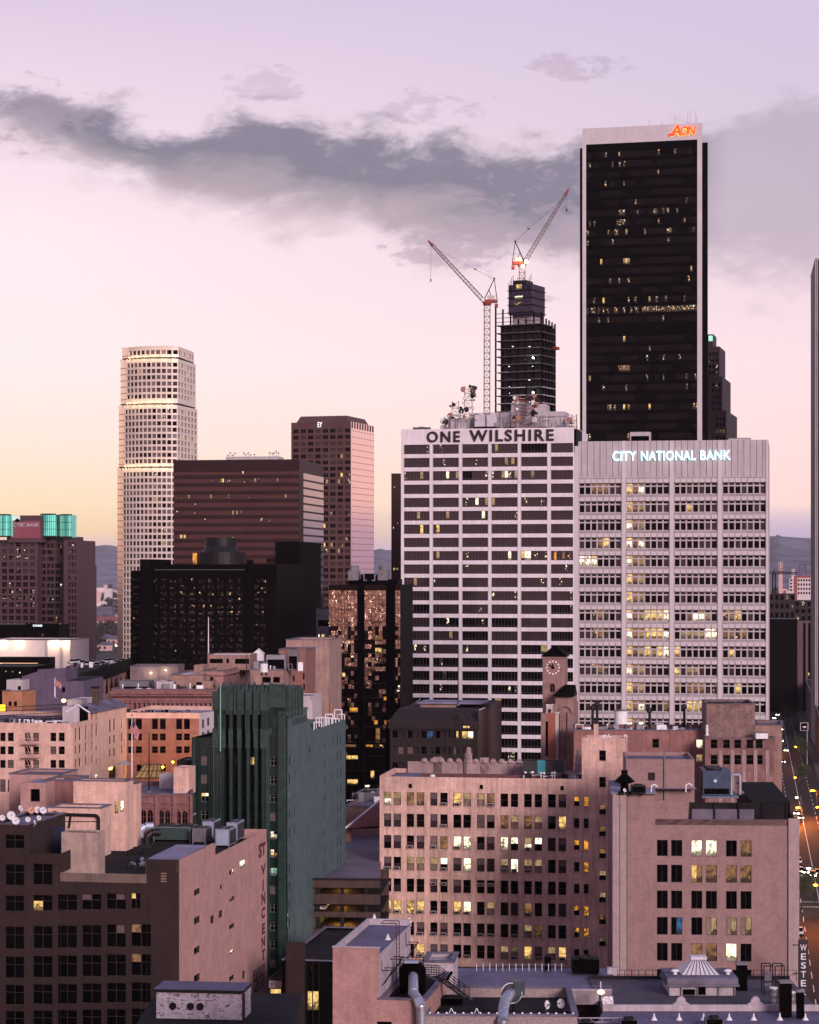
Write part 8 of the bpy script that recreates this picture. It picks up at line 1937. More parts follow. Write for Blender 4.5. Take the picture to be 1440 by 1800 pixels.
t = thing('fan_hood', 'dark round fan hood behind the bent blue-grey duct', 'fan hood', p+V((.7, 3, 0))); c = p+V((.45, 2.6, 1.75)); mb = MB(); mb.bar(c, c+V((.1, .5, 0)), .85, 0, 24); mb.bar(c+V((.5, .5, -.2)), c+V((.5, .5, 1.0)), .7, 0, 8); mb.build('hood', [mat('hood_blue_black', (.05,.06,.08), .4, var=.3)], t); mb = MB()
for i in range(20): a0, a1 = i*math.pi/10, (i+1)*math.pi/10; mb.bar(c+V((.86*math.cos(a0), -.03, .86*math.sin(a0))), c+V((.86*math.cos(a1), -.03, .86*math.sin(a1))), .045)
mb.build('rim', [m_paintw], t); mb = MB(); mb.bar(c+V((.2, .4, -.8)), c+V((.2, .4, -2.4)), .12); mb.build('leg', [m_dkmet], t)
for u, v, r_, az_, l, m_ in ((960,1776,.38,2.2,'pale dish left of the small white cabinet',None),(988,1774,.42,3.9,'bright dish above the small white cabinet',None),(999,1787,.52,2.9,'mauve dish right of the small white cabinet',mat('dish_mauve', (.26,.19,.23), .6, var=.2))):
    dish(at(u, v, 194), r_, az_, .15, l, mt=m_, mast=.35)
p = at(976, 1787, 195); t = thing('cabinet', 'small white cabinet among three dishes', 'cabinet', p); mb = MB(); mb.cbox(p.x, p.y, p.z-.6, .9, .5, .95); mb.build('casing', [m_whw], t); mb = MB(); mb.cbox(p.x, p.y, p.z+.35, 1.0, .6, .06); mb.build('lid', [m_paintw], t)
# steel stair and railings
t = thing('steel_stair', 'black steel stair with railings coming down beside the penthouse', 'stair', at(780, 1740, 197)); mb = MB(); mb2 = MB()
A0, A1, A2, A3 = at(704, 1703, 199), at(745, 1703, 197.5), at(772, 1718, 197), at(825, 1757, 193.5)
for a, c, hh in ((A0, A1, 1.0), (A1+V((0, 0, -.45)), A2+V((0, 0, .2)), .8), (A2, A3, .95)):
    for k in range(5): mb.bar(a+V((0, 0, hh*k/4)), c+V((0, 0, hh*k/4)), .035)
    for k in range(7): p = a.lerp(c, k/6); mb.bar(p, p+V((0, 0, hh)), .03)
mb.build('railing', [m_black], t)
for k in range(11): p = A2.lerp(A3, k/10)-V((0, 0, .1)); mb2.box(p, (.3, 0, 0), (0, 1.2, 0), (0, 0, .05))
mb2.bar(A2-V((0, 0, .2)), A3-V((0, 0, .2)), .1); mb2.box(A0-V((0, 0, .15)), A1-A0, (0, 1.3, 0), (0, 0, .12)); mb2.box(A1-V((0, 0, .6)), A2-A1, (0, 1.3, 0), (0, 0, .12)); mb2.build('treads', [m_dkmet], t)
mb = MB(); mb.box(at(760, 1760, 197)-V((0, 0, 2)), (2.6, 0, 0), (0, 2, 0), (0, 0, 2.2)); mb.build('understair', [m_black], t)
mb = MB(); q = at(795, 1708, 196.5); mb.bar(q, q+V((-.5, 0, -.75)), .12); mb.build('lamp_arm', [m_black], t)
c5 = corners(744, 797, dL=202, depth=5, sl=.1); simple_block('white_upstand', 'white walled roof upstand behind the black stair railings', 'roof structure', c5, z3-1.2, Z(1692, 202), m_whw, m_whw, .3)
# lilac roof with a hump, posts and dark machines
z38 = zw-1.0
t = thing('humped_roof', 'lilac membrane roof rising to a low hump behind the pale parapet wall', 'roof', onz(930, 1720, z38)); mb = MB(); nx_, ny_ = 30, 10; g_ = []
for j in range(ny_+1):
    row = []
    for i in range(nx_+1):
        u = 797+(1075-797)*i/nx_; d = 202+16*j/ny_; h = 1.15*math.exp(-((u-855)/75)**2)*math.sin(math.pi*min(1, j/7))**.8+.25*math.sin(i*.7+j)*.2
        row.append(V((K(u)*d, d, z38+max(0, h))))
    g_.append(row)
for j in range(ny_):
    for i in range(nx_): mb.face([g_[j][i], g_[j][i+1], g_[j+1][i+1], g_[j+1][i]])
mb.build('membrane', [m_lilr], t)
mb = MB(); mb.box(V((K(797)*202, 202, 0)), (K(1075)*202-K(797)*202, 0, 0), (0, 17, 0), (0, 0, z38-.03)); mb.build('wall', [m_brown], t)
for i, (u, v0, d) in enumerate([(838+i*11.5, 1704+i*1.6, 214) for i in range(14)]+[(812,1722,204),(850,1737,203),(892,1739,203),(935,1740,203),(977,1741,203),(1020,1742,203)]):
    p = V((K(u)*d, d, z38+(.4 if i < 14 else 0))); 
    if i == 0: post0 = thing('roof_post', 'thin pale post in the long rows standing on the humped lilac roof', 'post', p, 'posts on the humped roof'); mb = MB(); mb.bar(p, p+V((0, 0, .75)), .03, 0, 6); mb.build('pole', [m_paintw], post0); mb = MB(); mb.lathe(p, [(.09,0),(.05,.08)], 8); mb.build('post_base', [m_grmet], post0)
    else: dup(post0, p)
t = thing('wire_rail', 'thin wire rail strung across the humped lilac roof', 'railing', V((K(812)*203, 203, z38))); mb = MB(); mb.bar(V((K(812)*203, 203, z38+1.0)), V((K(1075)*203, 203, z38+1.0)), .02); mb.bar(V((K(838)*214, 214, z38+1.05)), V((K(990)*214, 214, z38+1.0)), .02); mb.build('wire', [m_galv], t); mb = MB(); mb.bar(V((K(1056)*203, 203, z38)), V((K(1056)*203, 203, z38+1.4)), .05); mb.build('end_post', [m_paintw], t)
p = V((K(1029)*215, 215, z38)); roof_unit(p.x, p.y, p.z, 2.5, 2, 1.5, 0, 'black boxy roof machine at the right end of the humped roof', body=m_black)
p = V((K(963)*216, 216, z38)); roof_unit(p.x, p.y, p.z, .6, .6, 1.5, 0, 'small black upright box before the pink apartment windows', body=m_black)
p = V((K(776)*214, 214, z38)); roof_unit(p.x, p.y, p.z, .6, .6, 1.4, 0, 'small black box above the white upstand', body=m_black)
# wide lilac roof on the right with skylight house
zq = z38+.15
c6 = corners(1060, 1442, dL=196, depth=16, sl=0); A, Bc, Cc, Dd = c6
t_ = B('lilac_roof_block', 'wide lilac roofed block across the bottom right corner', 'building', (A+Cc)/2, [m_brown, m_whw], [mat('roof_dusk_grey', (.065,.055,.075), .85, var=.35, scale=.5), m_lilr])
for p, q in ((A, Bc), (Bc, Cc), (Cc, Dd), (Dd, A)): t_.wall.face([g3(p, 0), g3(q, 0), g3(q, zq-.05), g3(p, zq-.05)], 0)
t_.roof.face([g3(p, zq-.04) for p in (A, Bc, Cc, Dd)], 0)
t_.wall.box(g3(A, zq-.05), g3(Bc-A), (0, .3, 0), (0, 0, .55), 1)
e0, e1 = A+V((-2.5, -12)), Bc+V((1, -12))
t_.roof.face([g3(e0, zq-.5), g3(e1, zq-.5), g3(Bc, zq-.1), g3(A, zq-.1)], 1)
t_.wall.face([g3(e0, 0), g3(e1, 0), g3(e1, zq-.5), g3(e0, zq-.5)], 0)
t_.trim.box(g3(A+V((0, 15.6)), zq-.04), g3(Bc-A), (0, .3, 0), (0, 0, .25)); t_.tm = m_roofd
t_.finish()
for k, (u, v) in enumerate(((1150,1782),(1194,1785),(1237,1787),(1282,1789),(1325,1790),(1371,1793),(1416,1794))):
    d = 193.0; p = V((K(u)*d, d, zq-.2))
    if k == 0: cv = thing('cone_vent', 'small white cone vent in the front row on the wide lilac roof', 'vent', p, 'cone vents on the wide lilac roof'); mb = MB(); mb.lathe(p, [(.30,0),(.22,.08),(.08,.3),(.07,.55)], 12); mb.build('cone', [m_paintw], cv); mb = MB(); mb.lathe(p+V((0, 0, .55)), [(.1,0),(.1,.1)], 10); mb.build('cap', [m_grmet], cv)
    else: dup(cv, p)
for k, (u, l) in enumerate(((1198,'rounded white parapet ornament left on the lilac roof edge'),(1329,'rounded white parapet ornament right on the lilac roof edge'))):
    p = V((K(u)*196, 196.1, zq+.5)); t = thing('parapet_ornament', l, 'ornament', p); mb = MB(); pr = [(-.75,0),(-.6,.12),(-.45,.2),(-.35,.5),(-.18,.66),(0,.72),(.18,.66),(.35,.5),(.45,.2),(.6,.12),(.75,0)]
    f = [p+V((x, 0, z)) for x, z in pr]; g_ = [q+V((0, .25, 0)) for q in f]; mb.face(f); mb.face(g_[::-1])
    for i in range(len(f)-1): mb.face([f[i], g_[i], g_[i+1], f[i+1]])
    mb.build('scroll', [m_whw], t); mb = MB(); mb.box(p+V((-.8, -.05, -.1)), (1.6, 0, 0), (0, .35, 0), (0, 0, .1)); mb.build('plinth', [m_paintw], t)
ch = corners(1177, 1293, dL=203, depth=5, sl=0); w6 = W(ch[0], ch[1])
b = B('skylight_house', 'white roof house with a dark doorway and a glazed hipped skylight', 'roof house', (ch[0]+ch[2])/2, [m_whw, m_black], m_roofd, z=zq)
zk = Z(1733, 203); hs = [w6.rect(1200, 1222, 1731, 1766, 1200), w6.rect(1227, 1241, 1734, 1750, 1227)]; hs[0] = (hs[0][0], hs[0][1], zq, zk-.3)
b.block(ch, zq, zk, fh=hs, par=0, dep=.4)
for r in hs: b.win(w6, r, plain, 'k')
b.trim.box(w6.pt(-.3, zk, .5), g3(w6.t*(w6.L+.6)), g3(-w6.n*5.8), (0, 0, .18)); b.trim.box(w6.pt(-.2, zk+.18, .3), g3(w6.t*(w6.L+.4)), g3(-w6.n*5.4), (0, 0, .55)); b.tm = m_roof
x0, x1 = w6.s(1201), w6.s(1269); y0 = -1.2; zt = zk+.75; zu = zt+1.15; m_sky = mat('skylight_glass', (.52,.50,.55), .3, var=.15, scale=1.5)
P4 = [w6.pt(x0, zt, y0), w6.pt(x1, zt, y0), w6.pt(x1, zt, y0-3.6), w6.pt(x0, zt, y0-3.6)]; Q4 = [w6.pt(x0+1.1, zu, y0-1.3), w6.pt(x1-1.1, zu, y0-1.3), w6.pt(x1-1.1, zu, y0-2.3), w6.pt(x0+1.1, zu, y0-2.3)]
def sk(q):
    for i in range(4): j = (i+1) % 4; q.face([P4[i], P4[j], Q4[j], Q4[i]])
    q.face(Q4); q.box(Q4[0]-V((.1, .1, 0)), (Q4[1].x-Q4[0].x+.2, 0, 0), (0, 1.2, 0), (0, 0, .28))
so = b.part('skylight', m_sky, sk)
m_ = MB()
for i in range(9): f = i/8; m_.bar(P4[0].lerp(P4[1], f)+V((0, -.02, .03)), Q4[0].lerp(Q4[1], f)+V((0, -.02, .03)), .035)
m_.build('glazing_bar', [m_roof], b.root, so)
for u in (1196.5, 1224.5, 1262, 1290): b.part('post', m_grmet, lambda q: q.box(w6.pt(w6.s(u), zq, .05), g3(w6.t*.12), g3(w6.n*.1), (0, 0, zk-zq)))
b.finish()
for u, l in ((1188,'small domed vent left of the glazed skylight'),(1281,'small domed vent right of the glazed skylight')):
    p = V((K(u)*204, 204.5, zk+.7)); t = thing('roof_vent', l, 'vent', p); mb = MB(); mb.lathe(p, [(.18,0),(.18,.3),(.4,.35),(.25,.5),(.05,.55)], 12); mb.build('cowl', [m_paintw], t); mb = MB(); mb.lathe(p, [(.3,0),(.3,.06)], 12); mb.build('flashing', [m_roof], t)
for u, d, w_, h, l in ((1304,206,.9,2.4,'dark upright duct box right of the skylight house'),(1381,194,.95,2.9,'tall black flue box nearest the street'),(1407,193.5,.6,2.2,'narrower black flue box by the roof corner')):
    p = V((K(u)*d, d, zq-.1)); t = thing('flue_box', l, 'flue', p); mb = MB(); mb.cbox(p.x, p.y, p.z, w_, w_, h); mb.build('stack', [m_black], t); mb = MB(); mb.cbox(p.x, p.y, p.z+h, w_*1.15, w_*1.15, .15); mb.build('cap', [m_grmet], t)
for u, d, w_, h, l in ((1360,199,.7,1.5,'pale ribbed drum by the black frames'),(1392,197,.65,1.5,'mauve drum between the two black flues')):
    p = V((K(u)*d, d, zq-.1)); t = thing('drum', l, 'drum', p); mb = MB(); mb.lathe(p, [(w_*.5,0)]+[(w_*(.5+.04*(k % 2)), h*(k+.5)/6) for k in range(6)]+[(w_*.5,h)], 16); mb.build('shell', [m_grmet], t); mb = MB(); mb.lathe(p+V((0, 0, h)), [(w_*.54,0),(w_*.54,.08)], 16); mb.build('lid', [m_paintw], t)
for u, l in ((1351,'dark open steel frame left of the black flues'),(1371,'second dark steel frame beside the first')):
    p = V((K(u)*203, 203, zq-.05)); t = thing('steel_rack', l, 'rack', p); mb = MB()
    for x in (-.4, .4): mb.bar(p+V((x, 0, 0)), p+V((x, 0, 2.7)), .05); mb.bar(p+V((x, 1.4, 0)), p+V((x, 1.4, 2.7)), .05)
    for z in (1.3, 2.7): mb.bar(p+V((-.4, 0, z)), p+V((.4, 0, z)), .05); mb.bar(p+V((-.4, 1.4, z)), p+V((.4, 1.4, z)), .05); mb.bar(p+V((.4, 0, z)), p+V((.4, 1.4, z)), .05)
    mb.build('frame', [m_dkmet], t); mb = MB(); mb.box(p+V((-.32, .1, .9 if u == 1351 else .1)), (.64, 0, 0), (0, .06, 0), (0, 0, 1.3)); mb.build('panel', [m_roof if u == 1351 else m_dkmet], t)
t = thing('guard_rail', 'dark guard rail along the back edge of the wide lilac roof', 'railing', V((K(1120)*211, 211, zq))); mb = MB()
for a, c in ((1086,1160),(1310,1400)):
    for h in (.45, .9): mb.bar(V((K(a)*211, 211, zq+h)), V((K(c)*211, 211, zq+h)), .025)
    for k in range(7): u = a+(c-a)*k/6; mb.bar(V((K(u)*211, 211, zq-.05)), V((K(u)*211, 211, zq+.9)), .03)
mb.build('railing', [m_dkmet], t); mb = MB(); mb.box(V((K(1068)*211, 211, zq+.5)), (1.1, 0, 0), (0, .6, 0), (0, 0, .6)); mb.build('meter_box', [m_whw], t)
t = thing('pipe_bridge', 'pale pipe walkway running right along the roof valley', 'walkway', V((K(1040)*193, 193, zq))); mb = MB()
a, c = V((K(1000)*192, 192, zq-.2)), V((K(1098)*192, 192, zq-.2))
for h in (0, .35): mb.bar(a+V((0, 0, h)), c+V((0, 0, h)), .05)
for k in range(6): p = a.lerp(c, k/5); mb.bar(p-V((0, 0, .6)), p+V((0, 0, .35)), .04)
mb.path([c+V((0, 0, .3)), c+V((.5, 0, .25)), c+V((1.6, -.6, -.75)), c+V((2.1, -.6, -.8)), c+V((2.4, -.6, -.3))], .09, 0, 8); mb.path([c, c+V((.4, 0, -.1)), c+V((1.5, -.6, -1.0)), c+V((2.1, -.6, -1.05))], .09, 0, 8); mb.build('handrail', [m_whw], t)
mb = MB()
for k in range(8): p = V((K(1045+k*2.4)*190, 190, zq-.9+k*.04)); mb.box(p+V((0, 0, -.55)), (.05, 0, 0), (.25, .3, .9), (0, .05, .05)) if False else mb.bar(p, p+V((.35, 0, -.9)), .035)
mb.build('ladder_rung', [m_black], t)
p = V((K(1068)*197, 197, zq)); t = thing('draped_sheet', 'crumpled white plastic sheet at the end of the pale parapet wall', 'sheet', p); mb = MB(); r9 = random.Random(2)
G_ = [[p+V((-.45+.9*i/5+r9.uniform(-.08, .08), -.25+r9.uniform(-.12, .12)-.06*j, 1.1-1.6*j/7)) for i in range(6)] for j in range(8)]
for j in range(7):
    for i in range(5): mb.face([G_[j][i], G_[j+1][i], G_[j+1][i+1], G_[j][i+1]])
mb.build('plastic', [m_paintw], t); mb = MB(); mb.bar(p+V((-.5, -.1, 1.1)), p+V((.5, -.1, 1.1)), .05); mb.build('rail', [m_grmet], t)
p = V((K(1055)*199, 199, zq)); roof_lamp(p, 1.3, 'little warm lamp at the end of the wire rail', 12, (1,.65,.3), 3)
for u, d, l in ((1105,190,'mauve box unit left in the front corner of the lilac roof'),(1255,190.5,'mauve box unit with white legs under the skylight house'),(1030,189,'low striped box unit beside the black ladder rungs')):
    p = V((K(u)*d, d, zq-.5)); roof_unit(p.x, p.y, p.z, 1.5, 1.2, .95, 0, l, body=m_roof)
# flaking white roof house, lower left, on its own dark roof
ch = corners(275, 428, dL=236, depth=9, sl=SL-.05, ub=441); w7, w8 = W(ch[0], ch[1]), W(ch[1], ch[2]); zb = Z(1790, 236); zk = Z(1743, 236)
def flaking():
    m = mat('flaking_white', (.46,.41,.47), .85, var=.2, scale=.8); t = m.node_tree; p_ = t.nodes['Principled BSDF']; g = t.nodes.new
    tco = g('ShaderNodeTexCoord'); mp = g('ShaderNodeMapping'); mp.inputs[3].default_value = (1, 1, 1.9); t.links.new(tco.outputs['Object'], mp.inputs[0])
    n = g('ShaderNodeTexNoise'); n.inputs['Scale'].default_value = 2.6; n.inputs['Detail'].default_value = 6; n.inputs['Roughness'].default_value = .6; t.links.new(mp.outputs[0], n.inputs['Vector'])
    r = g('ShaderNodeMapRange'); r.inputs[1].default_value = .54; r.inputs[2].default_value = .60; t.links.new(n.outputs[0], r.inputs[0])
    mx = g('ShaderNodeMix'); mx.data_type = 'RGBA'; mx.inputs[7].default_value = (.10,.075,.085,1); t.links.new(r.outputs[0], mx.inputs[0]); t.links.new(p_.inputs['Base Color'].links[0].from_socket, mx.inputs[6]); t.links.new(mx.outputs[2], p_.inputs['Base Color']); return m
b = B('flaking_roof_house', 'white roof house with flaking paint and a lilac lid, lower left', 'roof house', (ch[0]+ch[2])/2, [flaking(), m_brown], m_lilr, z=zb)
b.block(ch, zb, zk, par=0)
b.trim.box(w7.pt(-.25, zk, .25), g3(w7.t*(w7.L+.3)), g3(-w7.n*(w8.L+.5)), (0, 0, .28)); b.tm = m_dkmet
b.roof.box(w7.pt(-.2, zk+.28, .2), g3(w7.t*(w7.L+.2)), g3(-w7.n*(w8.L+.4)), (0, 0, .06)); b.wall.box(w7.pt(w7.L-.12, zb, .01), g3(w7.t*.3), g3(w7.n*.06), (0, 0, zk-zb), 1)
b.part('door_panel', m_whw, lambda q: q.box(w7.pt(w7.s(368), zb+.3, .02), g3(w7.t*.8), (0, 0, 1.4), g3(w7.n*.04)))
for u in (304, 335, 352): b.part('round_vent', m_roofd, lambda q: q.bar(w7.pt(w7.s(u), zb+1.3, .0), w7.pt(w7.s(u), zb+1.3, .12), .38, 0, 16))
b.finish()
c9 = corners(225, 512, dL=226, depth=24, sl=0); simple_block('dark_roof_terrace', 'dark roof terrace under the flaking white roof house', 'building', c9, 0, zb, m_brown, m_roofd, 0)
for u, d, a_, h, l, bd in ((413,224,1.6,1.1,'low slatted unit at the right foot of the flaking roof house',m_whw),(342,222,1.5,.9,'grey box below the flaking roof house',m_grmet),(400,221.5,1.3,.9,'pale blue box right of the grey box',m_acb),(232,222,1.5,1.2,'tilted grey box at the far left of the dark terrace',m_grmet)):
    p = V((K(u)*d, d, zb)); roof_unit(p.x, p.y, p.z, a_, 1.2, h, 0, l, body=bd)
p = V((K(477)*225, 225, zb)); t = thing('tank', 'long pale blue horizontal tank at the bottom beside the alley', 'tank', p); mb = MB(); mb.bar(p+V((-1.5, 0, .9)), p+V((1.5, 0, .9)), .5, 0, 18); mb.build('shell', [m_acb], t); mb = MB()
for x in (-1, 1): mb.box(p+V((x-.1, -.4, 0)), (.2, 0, 0), (0, .8, 0), (0, 0, .6))
mb.build('saddle', [m_dkmet], t); mb = MB(); mb.bar(p+V((-.4, 0, 1.3)), p+V((-.4, 0, 1.6)), .15, 0, 10); mb.build('valve', [m_dkmet], t)
# alley floor buildings with lit shopfront
simple_block('alley_block', 'dark alley block with a fire stair and one yellow lit opening below the garage', 'building', corners(497, 592, dL=318, depth=30), 0, Z(1688, 318), m_blk, m_roofd, .3, fw=((540,561,1742,1776,'y'),(547,553,1676+20,1706,'k')), extra=lambda b_, wf, wr_: (b_.part('fire_stair', m_dkmet, lambda q: [q.bar(wf.pt(wf.s(u), wf.z(1800, u), .5), wf.pt(wf.s(u), wf.z(1690, u), .5), .08) for u in (503, 512, 520, 540, 551, 562)]), b_.part('wall_pillar', m_brown, lambda q: q.box(wf.pt(wf.s(505), 0, .02), g3(wf.t*2.6), g3(wf.n*.6), (0, 0, Z(1655, 318))))))
simple_block('corner_shop', 'little corner shop with a pale fascia and yellow window beside the green tower', 'shop', corners(471, 497, dL=322, depth=8), 0, Z(1720, 322), m_brown, m_roofd, .2, fw=((474.5,494,1738,1768,'y'),), extra=lambda b_, wf, wr_: (b_.part('fascia', m_whw, lambda q: q.box(wf.pt(.2, wf.z(1736, 474), .02), g3(wf.t*1.8), (0, 0, 1.0), g3(wf.n*.1))), lettering('9', wf, .35, wf.z(1734, 474), .6, .4, m_pl, b_.root, .02, .13, name='numeral')))
# ================================================================ street: trees, lamps, traffic
def make_tree(name, label, p, h, r, seed, group=None, col=(.030,.042,.020), n=16, leaf=.42, per=85):
    t = thing(name, label, 'tree', p, group); q = random.Random(seed); p = V(p); mb = MB(); top = p+V((0, 0, h*.55)); mb.bar(p, top, .22*h/9, 0, 8, .12*h/9)
    cl = []
    for i in range(n):
        a = q.random()*6.283; e = q.uniform(-.75, 1); rr = math.sqrt(max(0, 1-e*e))*q.uniform(.35, .95)*r; c = p+V((math.cos(a)*rr, math.sin(a)*rr, h*.66+e*h*.27)); cl.append(c)
        if i % 3 == 0: mb.bar(p+V((0, 0, h*q.uniform(.3, .5))), c, .09*h/9, 0, 5, .03)
    mb.build('trunk', [mat('bark', (.05,.035,.025), .9, var=.3)], t); mb = MB()
    for c in cl:
        s = q.uniform(.24, .42)*r*1.25
        for k in range(per):
            d = V((q.gauss(0, 1), q.gauss(0, 1), q.gauss(0, .8))).normalized()*s*q.random()**.4; u = V((q.gauss(0, 1), q.gauss(0, 1), q.gauss(0, 1))).normalized(); w_ = u.orthogonal().normalized(); l_ = leaf*q.uniform(.6, 1.3)
            mb.face([c+d-u*l_/2, c+d+w_*l_*.35, c+d+u*l_/2, c+d-w_*l_*.35], q.randint(0, 1))
    mb.build('crown', [mat('foliage_'+name, col, .8, var=.5, scale=.5), mat('foliage_light_'+name, tuple(c*1.35 for c in col), .8, var=.5, scale=.5)], t); return t
for k, (u, v, hh, l) in enumerate(((1384,1286,13,'broad dark street tree farthest up the avenue'),(1393,1310,12,'dark street tree standing second in the row up the avenue'),(1404,1345,11,'dark street tree below the hanging sign'),(1410,1600,8.5,'dark street tree at the crossing beside the pink block'),(1374,1200,16,'dark round tree beyond the lit traffic'))):
    p = onz(u, v, 0); make_tree('street_tree', l, p, hh, hh*.42, 300+k)
p = onz(1413, 1376, 0); make_tree('street_tree', 'small tree lit yellow-green by a street lamp', p, 6.5, 3, 310, col=(.10,.14,.015)); point_light(p+V((-.5, -3.5, 7)), 160, (1,.85,.25), .4, 'tree_light')
def street_lamp(u, v, label, e, col, es, zl=8.5, r=.45):
    e *= 1.7
    q = onz(u, v, zl); t = thing('street_lamp', label, 'street lamp', (q.x, q.y, .14)); mb = MB(); mb.bar((q.x+1.3, q.y, .14), (q.x+1.3, q.y, zl+.3), .1, 0, 8, .06); mb.bar((q.x+1.3, q.y, zl+.3), (q.x, q.y, zl+.25), .05); mb.build('post', [m_dkmet], t)
    mb = MB(); mb.lathe(q, [(.08,.25),(r,.1),(r*.9,-.1),(.1,-.25)], 14); mb.build('lamp_head', [glow('lamp_sodium' if col[2] < .2 else 'lamp_street_white', col, es)], t); point_light(q-V((.4, .3, .9)), e, col, .4, 'lamp_light', t)
AM = (1,.22,.01)
for a in ((1429,1390,'brightest amber street lamp, above the green lit tree',9000,AM,26,8.5,.8),(1399,1313,'small orange lamp among the far trees',900,(1,.3,.05),14,8,.4),(1398,1367,'small orange lamp left of the yellow-green tree',900,(1,.3,.05),14,8,.4),(1437,1419,'orange lamp at the right edge over the dark kerb',1500,AM,14,8,.4),(1401,1402,'pale lamp at the corner of the black tiled roof',1600,(1,.8,.6),14,8,.4),(1422,1527,'white starry lamp over the crossing',900,(1,.72,.4),30,8.5,.5),(1403,1420,'amber lamp low at the kerb by the pink block corner',6500,AM,10,5,.7),(1434,1556,'amber lamp over the near crossing',6000,AM,10,8.5,.5),(1362,1290,'amber lamp beside the far traffic queue',5000,AM,14,8,.5)): street_lamp(*a)
fwd = math.atan2(-SV.y, -SV.x); away = fwd+math.pi
paints = [paint('white', (.6,.6,.6)), paint('black', (.02,.02,.02)), paint('silver', (.5,.5,.52)), paint('maroon', (.2,.03,.03))]
for k, (u, v, l, on, pi_) in enumerate(((1361,1264,'car with headlights at the far head of the queue by the bank slab',1,0),(1367,1258,'car with headlights in the outer lane at the head of the queue',1,1),(1370,1275,'car with headlights midway down the far queue',1,2),(1373,1284,'car with headlights behind the middle of the far queue',1,1),(1374,1304,'car with bright headlights alone below the far queue',1,0),(1371,1314,'car with amber glow nearest the stained block',1,2),(1382,1321,'pale car under the dark trees',1,0),(1377,1341,'car with three dots of light at the tiled roof edge',1,1),(1400,1432,'car with headlights at the corner of the pink block roof',1,2),(1408,1440,'pale car just past the pink block corner',1,0),(1407,1534,'white car with headlights waiting left at the crossing',1,0),(1417,1536,'car with headlights waiting in the middle at the crossing',1,2),(1429,1541,'dark car with headlights right of the waiting pair',1,1),(1438,1538,'car at the frame edge with headlights at the crossing',1,3),(1404,1517,'white car crossing behind the waiting cars',0,0),(1405,1642,'white parked van-like car above the vertical sign',0,0),(1361,1168,'car with headlights on the far curved ramp',1,0),(1365,1160,'second car with headlights higher on the far ramp',1,1))):
    p = onz(u, v, .01); c_ = car('car', l, p, fwd, paints[pi_], 'cars on the avenue', lights=on)
    if on and k in (0, 4, 8, 10, 11, 12): point_light(p+V((-.6, -4, .9)), 150, (1,.66,.3), .3, 'car_light')
p = onz(1362, 1208, .01); t = thing('bus', 'bus with four square amber lights coming up the avenue', 'bus', p, None); t.rotation_euler = (0, 0, fwd)
def loc(fn, nm, ms): mb = MB(); fn(mb); o = mb.build(nm, ms); o.parent = t
loc(lambda q: q.box((-11, -1.25, .4), (11, 0, 0), (0, 2.5, 0), (0, 0, 2.8)), 'body', [paint('maroon', (.2,.03,.03))]); loc(lambda q: q.box((.0, -1.1, 1.3), (.04, 0, 0), (0, 2.2, 0), (0, 0, 1.1)), 'windscreen', [G['q']])
for y in (-1, 1):
    for z in (.8, 2.8): loc(lambda q: q.box((.02, y-.35, z), (.08, 0, 0), (0, .7, 0), (0, 0, .5)), 'headlight', [glow('bus_amber', (1,.45,.1), 12)])
    for x in (-2.5, -8.5): loc(lambda q: q.bar((x, y*1.15, .5), (x, y*1.3, .5), .5, 0, 12), 'wheel', [m_black])
# curved ramps and far dark blocks in the right gap
for k, (r0, l) in enumerate(((60,'lower reddish curved ramp beyond the bank slab'),(85,'upper reddish curved ramp beyond the bank slab'))):
    c = V((K(1392)*1900, 1990)); t = thing('ramp', l, 'ramp', (c.x, c.y, 0)); mb = MB(); n = 16
    for i in range(n):
        a0, a1 = 3.5+i*1.6/n, 3.5+(i+1)*1.6/n; f = lambda a, r: V((c.x+r*math.cos(a), c.y+2.2*r*math.sin(a), 5+k*2)); mb.face([f(a0, r0), f(a1, r0), f(a1, r0+9), f(a0, r0+9)]); mb.face([f(a0, r0), f(a0, r0)-V((0, 0, 1.5)), f(a1, r0)-V((0, 0, 1.5)), f(a1, r0)])
    mb.build('deck', [mat('ramp_oxide', (.22,.09,.075), .8, var=.3)], t); mb = MB()
    for i in range(0, n, 4): p = V((c.x+r0*math.cos(3.5+i*1.6/n), c.y+2.2*r0*math.sin(3.5+i*1.6/n), 0)); mb.bar(p, p+V((0, 0, 4.5+k*2)), .8)
    mb.build('pier', [m_walk], t)
def far_block(u0, u1, v0, d, label, m_, wins=None, depth=20, seed=1, name='far_building', st='d', lit_=.06, sl=SL):
    r = random.Random(seed); fw = []
    if wins:
        nx, ny, vh, vb = wins; 
        for i in range(nx):
            for j in range(ny):
                w_ = (u1-u0)/nx; v = v0+vh*.5+(vb-v0)*j/ny
                fw.append((u0+w_*(i+.2), u0+w_*(i+.8), v, v+(vb-v0)/ny*.55, st if r.random() > lit_ else 's'))
    return simple_block(name, label, 'building', corners(u0, u1, dL=d, depth=depth, sl=sl), 0, Z(v0, d), m_, m_roof, .3, fw=fw, kind=dict(nx=1, ny=1, fm=m_fram, ft=0, dep=.25), cap=False)
m_fd = mat('far_brown', (.03,.02,.02), .9, var=.3); m_fp = mat('far_pink', (.55,.36,.34), .85, var=.1); m_fw = mat('far_white', (.6,.52,.52), .85, var=.1); m_fb = mat('far_blue', (.12,.13,.2), .7, var=.1)
far_block(1352, 1398, 1044, 1450, 'dark brown block with sunken bays across the far end of the gap', m_fd, (5, 3, 4, 1090), 40, 1)
far_block(1396, 1440, 1056, 1300, 'dark terraced block with a few lights right in the gap', m_fd, (4, 3, 4, 1094), 40, 2, lit_=.25)
far_block(1350, 1402, 1088, 1250, 'low black block filling the foot of the gap', m_blk, None, 40, 3)
